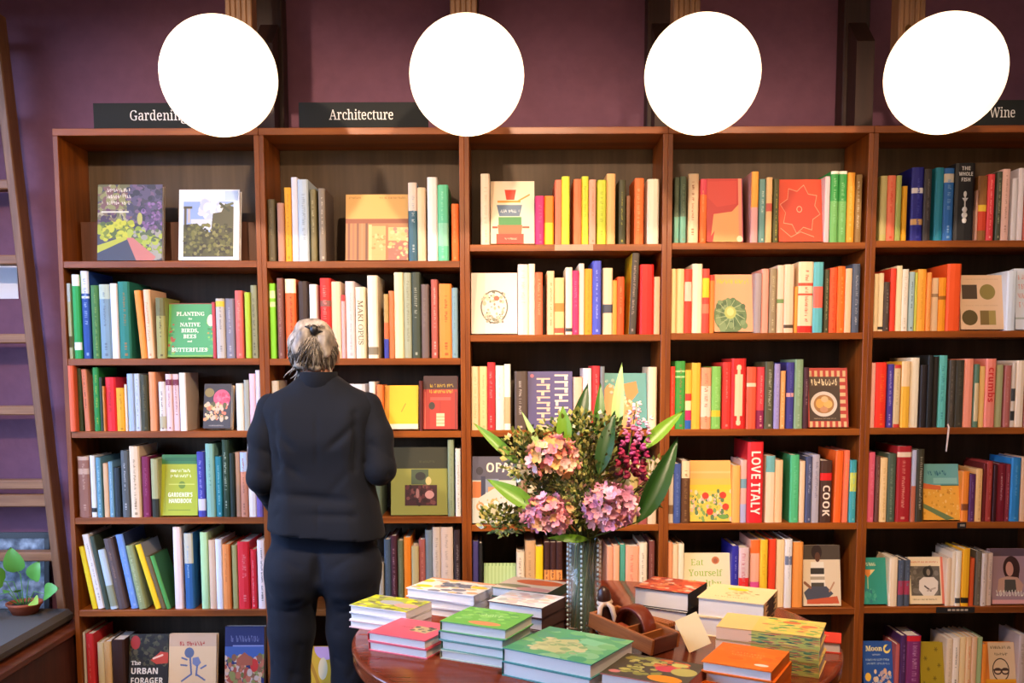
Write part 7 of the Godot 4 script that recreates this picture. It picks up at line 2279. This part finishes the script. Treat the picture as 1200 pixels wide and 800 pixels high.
	book(1.6239, .0184, .2681, .1876, -.0151, 0, "241f1c", "", "", [], "", "tall thin black book between black and turquoise ones, third shelf of rightmost bay")
	book(1.6462, .03, .2722, .216, -.0145, 0, "5fbab4", "", "2a7a80", [], "", "tall turquoise book between black and charcoal ones, third shelf of rightmost bay")
	book(1.6842, .0221, .2548, .1754, -.0142, 0, "4a4238", "", "8a8070", [], "", "thin charcoal book between turquoise and dark brown ones, third shelf of rightmost bay")
	book(1.7084, .0331, .2547, .201, -.0152, 0, "3a362a", "", "6a6450", [], "", "dark brown book between charcoal and tan ones, third shelf of rightmost bay")
	book(1.7429, .0342, .2598, .1719, -.016, 0, "f2967c", "", "", [], "", "tall tan book between dark brown and olive ones, third shelf of rightmost bay")
	book(1.7777, .0164, .2389, .1674, -.006, 0, "5a7a60", "", "", [[.3,.9,"d8c090"]], "", "thin olive book between tan and peach ones, third shelf of rightmost bay")
	book(1.7979, .0205, .231, .1661, -.0112, 0, "f0c074", "", "", [], "", "thin peach book between olive and coral ones, third shelf of rightmost bay")
	book(1.819, .0391, .2595, .1945, -.0069, 0, "f08a78", "", "", [], "T:crumbs:d8302a", "tall coral book between peach and khaki ones, third shelf of rightmost bay")
	book(1.8627, .0252, .2359, .1765, -.0127, 0, "a8a878", "", "", [], "", "thin khaki book between coral and olive ones, third shelf of rightmost bay")
	book(1.8934, .0242, .2332, .1719, -.0111, 0, "b0645c", "", "c89088", [], "", "thin olive book between khaki and beige ones, third shelf of rightmost bay")
	book(1.9204, .0158, .2436, .163, -.0129, 0, "d8c8b8", "", "", [[.4,.6,"404040"],[.75,.9,"303030"]], "", "thin beige book between olive and cream ones, third shelf of rightmost bay")
	book(1.9368, .032, .2524, .1713, -.0104, 0, "f0dcc4", "", "", [], "", "")
	book(1.9698, .0262, .2408, .1846, -.007, 0, "a05a48", "", "", [], "", "")
	on_shelf(5, .952)   # rightmost bay, fourth shelf
	book(1.3854, .0272, .2679, .1896, -.0092, 0, "e0607c", "", "f090a8", [], "", "tall thin coral book at the left end, fourth shelf of rightmost bay")
	book(1.4159, .0147, .2516, .1867, -.0088, 0, "6a4038", "", "d8c0b0", [], "", "thin brown book between coral and peach ones, fourth shelf of rightmost bay")
	book(1.4327, .0272, .2462, .1846, -.0072, 0, "ecc890", "", "c8a060", [], "", "thin peach book between brown and charcoal ones, fourth shelf of rightmost bay")
	book(1.4611, .031, .2625, .2083, -.0067, 0, "4a5a4a", "", "8a9a80", [], "", "tall charcoal book between peach and crimson ones, fourth shelf of rightmost bay")
	book(1.4957, .0549, .2905, .2229, -.0076, 0, "a81f26", "", "e8c0a0", [[.08,.15,"e8d0b8"]], "", "tall crimson book between charcoal and light blue ones, fourth shelf of rightmost bay")
	book(1.5536, .0174, .2753, .1981, -.0115, 0, "b8bcd8", "", "", [[.5,1,"c06a50"]], "", "tall thin light blue book between crimson and dark brown ones, fourth shelf of rightmost bay")
	book(1.5716, .0282, .2782, .1976, -.009, 0, "3a3624", "", "f0e8d8", [], "", "tall dark brown book left of a face-out book, fourth shelf of rightmost bay")
	face_out(1.6786, .1391, .2131, -.02, "yellow_field")
	book(1.7488, .0267, .1929, .1418, -.0112, 0, "f28a2c", "", "", [[.65,.78,"8a4a20"]], "", "short thin orange book right of a face-out book, fourth shelf of rightmost bay")
	book(1.776, .0227, .1822, .1362, -.0085, 0, "5a2a5c", "", "a080a8", [], "", "short thin plum book between orange and peach ones, fourth shelf of rightmost bay")
	book(1.7994, .0247, .2024, .1472, -.0077, 0, "f0bc78", "", "c89050", [], "", "thin peach book between plum and maroon ones, fourth shelf of rightmost bay")
	book(1.8282, .012, .2225, .1638, -.0125, 0, "6a1a1a", "", "", [], "", "")
	book(1.8408, .0228, .2307, .1707, -.0118, 0, "a83a32", "", "d89080", [], "", "thin crimson book between maroon and black ones, fourth shelf of rightmost bay")
	book(1.8657, .0136, .2174, .1726, -.0079, 0, "3a1014", "", "", [], "", "thin black book between crimson and maroon ones, fourth shelf of rightmost bay")
	book(1.8829, .0321, .2212, .1684, -.0128, 0, "7a1426", "", "f0e8e0", [], "", "maroon book between black and crimson ones, fourth shelf of rightmost bay")
	book(1.917, .0163, .2192, .1585, -.0156, 0, "8a2a36", "", "e0c0c0", [], "", "thin crimson book between maroon and blue ones, fourth shelf of rightmost bay")
	book(1.934, .0368, .2442, .1716, -.0093, 0, "2a80c0", "", "80b8e0", [], "", "blue book between crimson and peach ones, fourth shelf of rightmost bay")
	book(1.9717, .0245, .2469, .1733, -.0092, 0, "e8b890", "", "", [], "", "")
	on_shelf(5, .622)   # rightmost bay, fifth shelf
	face_out(1.4332, .0935, .1761, -.02, "teal_cocktail")
	book(1.4806, .0328, .1901, .1384, -.0081, 0, "efd8b8", "", "", [], "", "short cream book right of a face-out book, fifth shelf of rightmost bay")
	book(1.5156, .0219, .1798, .13, -.0089, 0, "4a5468", "", "8090a0", [[.45,.75,"a83a58"]], "", "short thin charcoal book between cream and charcoal ones, fifth shelf of rightmost bay")
	book(1.5402, .022, .179, .13, -.0126, 0, "4a5468", "", "8090a0", [[.45,.75,"a83a58"]], "", "short thin charcoal book left of a face-out book, fifth shelf of rightmost bay")
	face_out(1.6349, .1337, .1782, -.02, "white_shirt")
	book(1.7023, .0191, .1865, .1316, -.014, 0, "ecd0b0", "", "", [], "", "short thin beige book right of a face-out book, fifth shelf of rightmost bay")
	book(1.722, .0139, .2113, .1447, -.0143, 0, "efdcc0", "", "", [], "", "thin cream book between beige and cream ones, fifth shelf of rightmost bay")
	book(1.7365, .0199, .2155, .1723, -.007, 0, "efe0c8", "", "", [[.85,.95,"404040"]], "", "thin cream book between cream and amber ones, fifth shelf of rightmost bay")
	book(1.7587, .0301, .2239, .1479, -.0063, 0, "f2b01c", "", "", [[.85,.95,"201810"]], "", "amber book between cream and orange ones, fifth shelf of rightmost bay")
	book(1.7948, .0154, .186, .13, -.0147, 0, "d85a2c", "", "", [], "", "short thin orange book between amber and olive ones, fifth shelf of rightmost bay")
	book(1.8151, .0209, .2141, .158, -.0126, 0, "6a6050", "", "9a9078", [], "", "thin olive book between orange and beige ones, fifth shelf of rightmost bay")
	book(1.8366, .0193, .2066, .1435, -.0082, 0, "d8c4b8", "", "907868", [], "", "thin beige book between olive and beige ones, fifth shelf of rightmost bay")
	book(1.8608, .0198, .205, .1466, -.0157, 0, "d9c0b4", "", "907868", [], "", "thin beige book left of a face-out book, fifth shelf of rightmost bay")
	face_out(1.9593, .1458, .2108, -.02, "pink_portrait")
	on_shelf(5, .285)   # rightmost bay, bottom shelf
	face_out(1.4579, .1165, .1784, -.02, "blue_moon")
	book(1.5168, .0161, .1851, .13, -.0133, 0, "b85a5a", "", "", [], "", "short thin coral book right of a face-out book, bottom shelf of rightmost bay")
	book(1.5335, .0232, .2208, .1702, -.0069, 0, "4a2458", "", "a080b0", [], "", "thin plum book between coral and plum ones, bottom shelf of rightmost bay")
	book(1.5573, .0553, .2195, .1466, -.007, 0, "7a2a6a", "", "e0c0d8", [[0,.1,"d02030"]], "", "plum book left of a face-out book, bottom shelf of rightmost bay")
	face_out(1.6694, .0932, .1748, -.02, "olive_gold")
	book(1.7166, .0243, .2051, .1478, -.0159, 0, "e0c8ac", "", "b09878", [], "", "thin beige book right of a face-out book, bottom shelf of rightmost bay")
	book(1.7415, .0253, .208, .1535, -.0134, 0, "efe0d0", "", "504840", [], "", "thin cream book between two beige ones, bottom shelf of rightmost bay")
	book(1.7689, .0216, .2117, .1499, -.0157, 0, "ecd0a0", "", "", [], "", "thin beige book between cream and peach ones, bottom shelf of rightmost bay")
	book(1.7911, .0184, .2135, .1613, -.0095, 0, "e8c090", "", "d8603a", [], "", "thin peach book between beige and peach ones, bottom shelf of rightmost bay")
	book(1.8102, .0198, .2144, .1524, -.006, 0, "e4b890", "", "", [], "", "thin peach book between peach and khaki ones, bottom shelf of rightmost bay")
	book(1.8344, .0194, .211, .1562, -.0136, 0, "a8c090", "", "", [], "", "thin khaki book between peach and orange ones, bottom shelf of rightmost bay")
	book(1.8546, .0166, .1846, .1461, -.0109, 0, "f08a2c", "", "", [], "", "short thin orange book left of a face-out book, bottom shelf of rightmost bay")
	face_out(1.9366, .1193, .1738, -.02, "lined_face")
	book(1.9969, .0281, .2201, .1573, -.0133, 0, "c8b0a4", "", "907868", [], "", "")
	var rest := thing("slim_books", "remaining slim or half-hidden books between the others on all shelves", "books")
	rest.set_meta("kind", "stuff")
	part("covers", rest_covers, spine_mat, rest)
	part("pages", rest_pages, page_mat, rest)
	# wooden display blocks behind the face-out books of the first top shelf
	var box_wood := wood("display_block_wood", "54301e", "6c4028", true, 0.5, 1.6, 61)
	for q in [[-1.637, -1.566, 0.165, "at the far left"], [-1.562, -1.20, 0.163, "behind the garden path book"], [-1.195, -0.935, 0.163, "behind the white-bordered book"]]:
		var o := thing("display_block", "brown wooden display block %s, top shelf of Gardening bay" % q[3], "display block", Vector3((q[0] + q[1]) / 2, LEVELS[0][0] + LIFT, -0.19), 0.0, "display blocks on the top shelf")
		part("block", block(Vector3((q[0] - q[1]) / 2, 0, -0.05), Vector3((q[1] - q[0]) / 2, q[2], 0.05), 0.002), box_wood, o)


func _ready() -> void:
	rng.seed = 11
	# camera
	var cam := Camera3D.new()
	cam.name = "camera"
	add_child(cam)
	cam.projection = Camera3D.PROJECTION_FRUSTUM
	cam.keep_aspect = Camera3D.KEEP_HEIGHT
	cam.near = 0.05
	cam.far = 60.0
	cam.size = 800.0 / FOCAL * cam.near
	cam.frustum_offset = Vector2(600.0 - CENTRE.x, CENTRE.y - 400.0) / FOCAL * cam.near
	cam.position = EYE
	cam.basis = Basis(Vector3.RIGHT, deg_to_rad(-TILT)) * Basis(Vector3(0, 0, 1), deg_to_rad(-ROLL))
	cam.current = true
	# sky, exposure
	var env := Environment.new()
	var sky_mat := ProceduralSkyMaterial.new()
	sky_mat.sky_top_color = Color("8cb4f4")
	sky_mat.sky_horizon_color = Color("c4d8f8")
	sky_mat.ground_bottom_color = Color("4a4a4c")
	sky_mat.ground_horizon_color = Color("8a8c90")
	sky_mat.sky_energy_multiplier = SKY_ENERGY
	sky_mat.ground_energy_multiplier = SKY_ENERGY * 0.6
	env.background_mode = Environment.BG_SKY
	env.sky = Sky.new()
	env.sky.sky_material = sky_mat
	env.tonemap_mode = Environment.TONE_MAPPER_LINEAR
	env.tonemap_exposure = EXPOSURE
	env.sdfgi_enabled = true
	env.ssao_enabled = true
	env.ssil_enabled = true
	var world := WorldEnvironment.new()
	world.name = "world"
	world.environment = env
	add_child(world)
	build_spotlights()

	spine_sheet = Image.create(2040, 900, false, Image.FORMAT_RGB8)
	cover_sheet = Image.create(2000, 2000, false, Image.FORMAT_RGB8)
	spine_mat = plain("book_spines", "ffffff", 0.55)
	cover_mat = plain("book_covers", "ffffff", 0.5)
	page_mat = mottled("paper", "cfc6ba", "e6dfd6", 0.4, 0.9, 12.0)

	build_room()
	build_bookcases()
	build_brackets_and_lamps()
	build_ladder_and_bench()
	build_table()
	build_person()
	build_books()
	spine_mat.albedo_texture = ImageTexture.create_from_image(spine_sheet)
	cover_mat.albedo_texture = ImageTexture.create_from_image(cover_sheet)
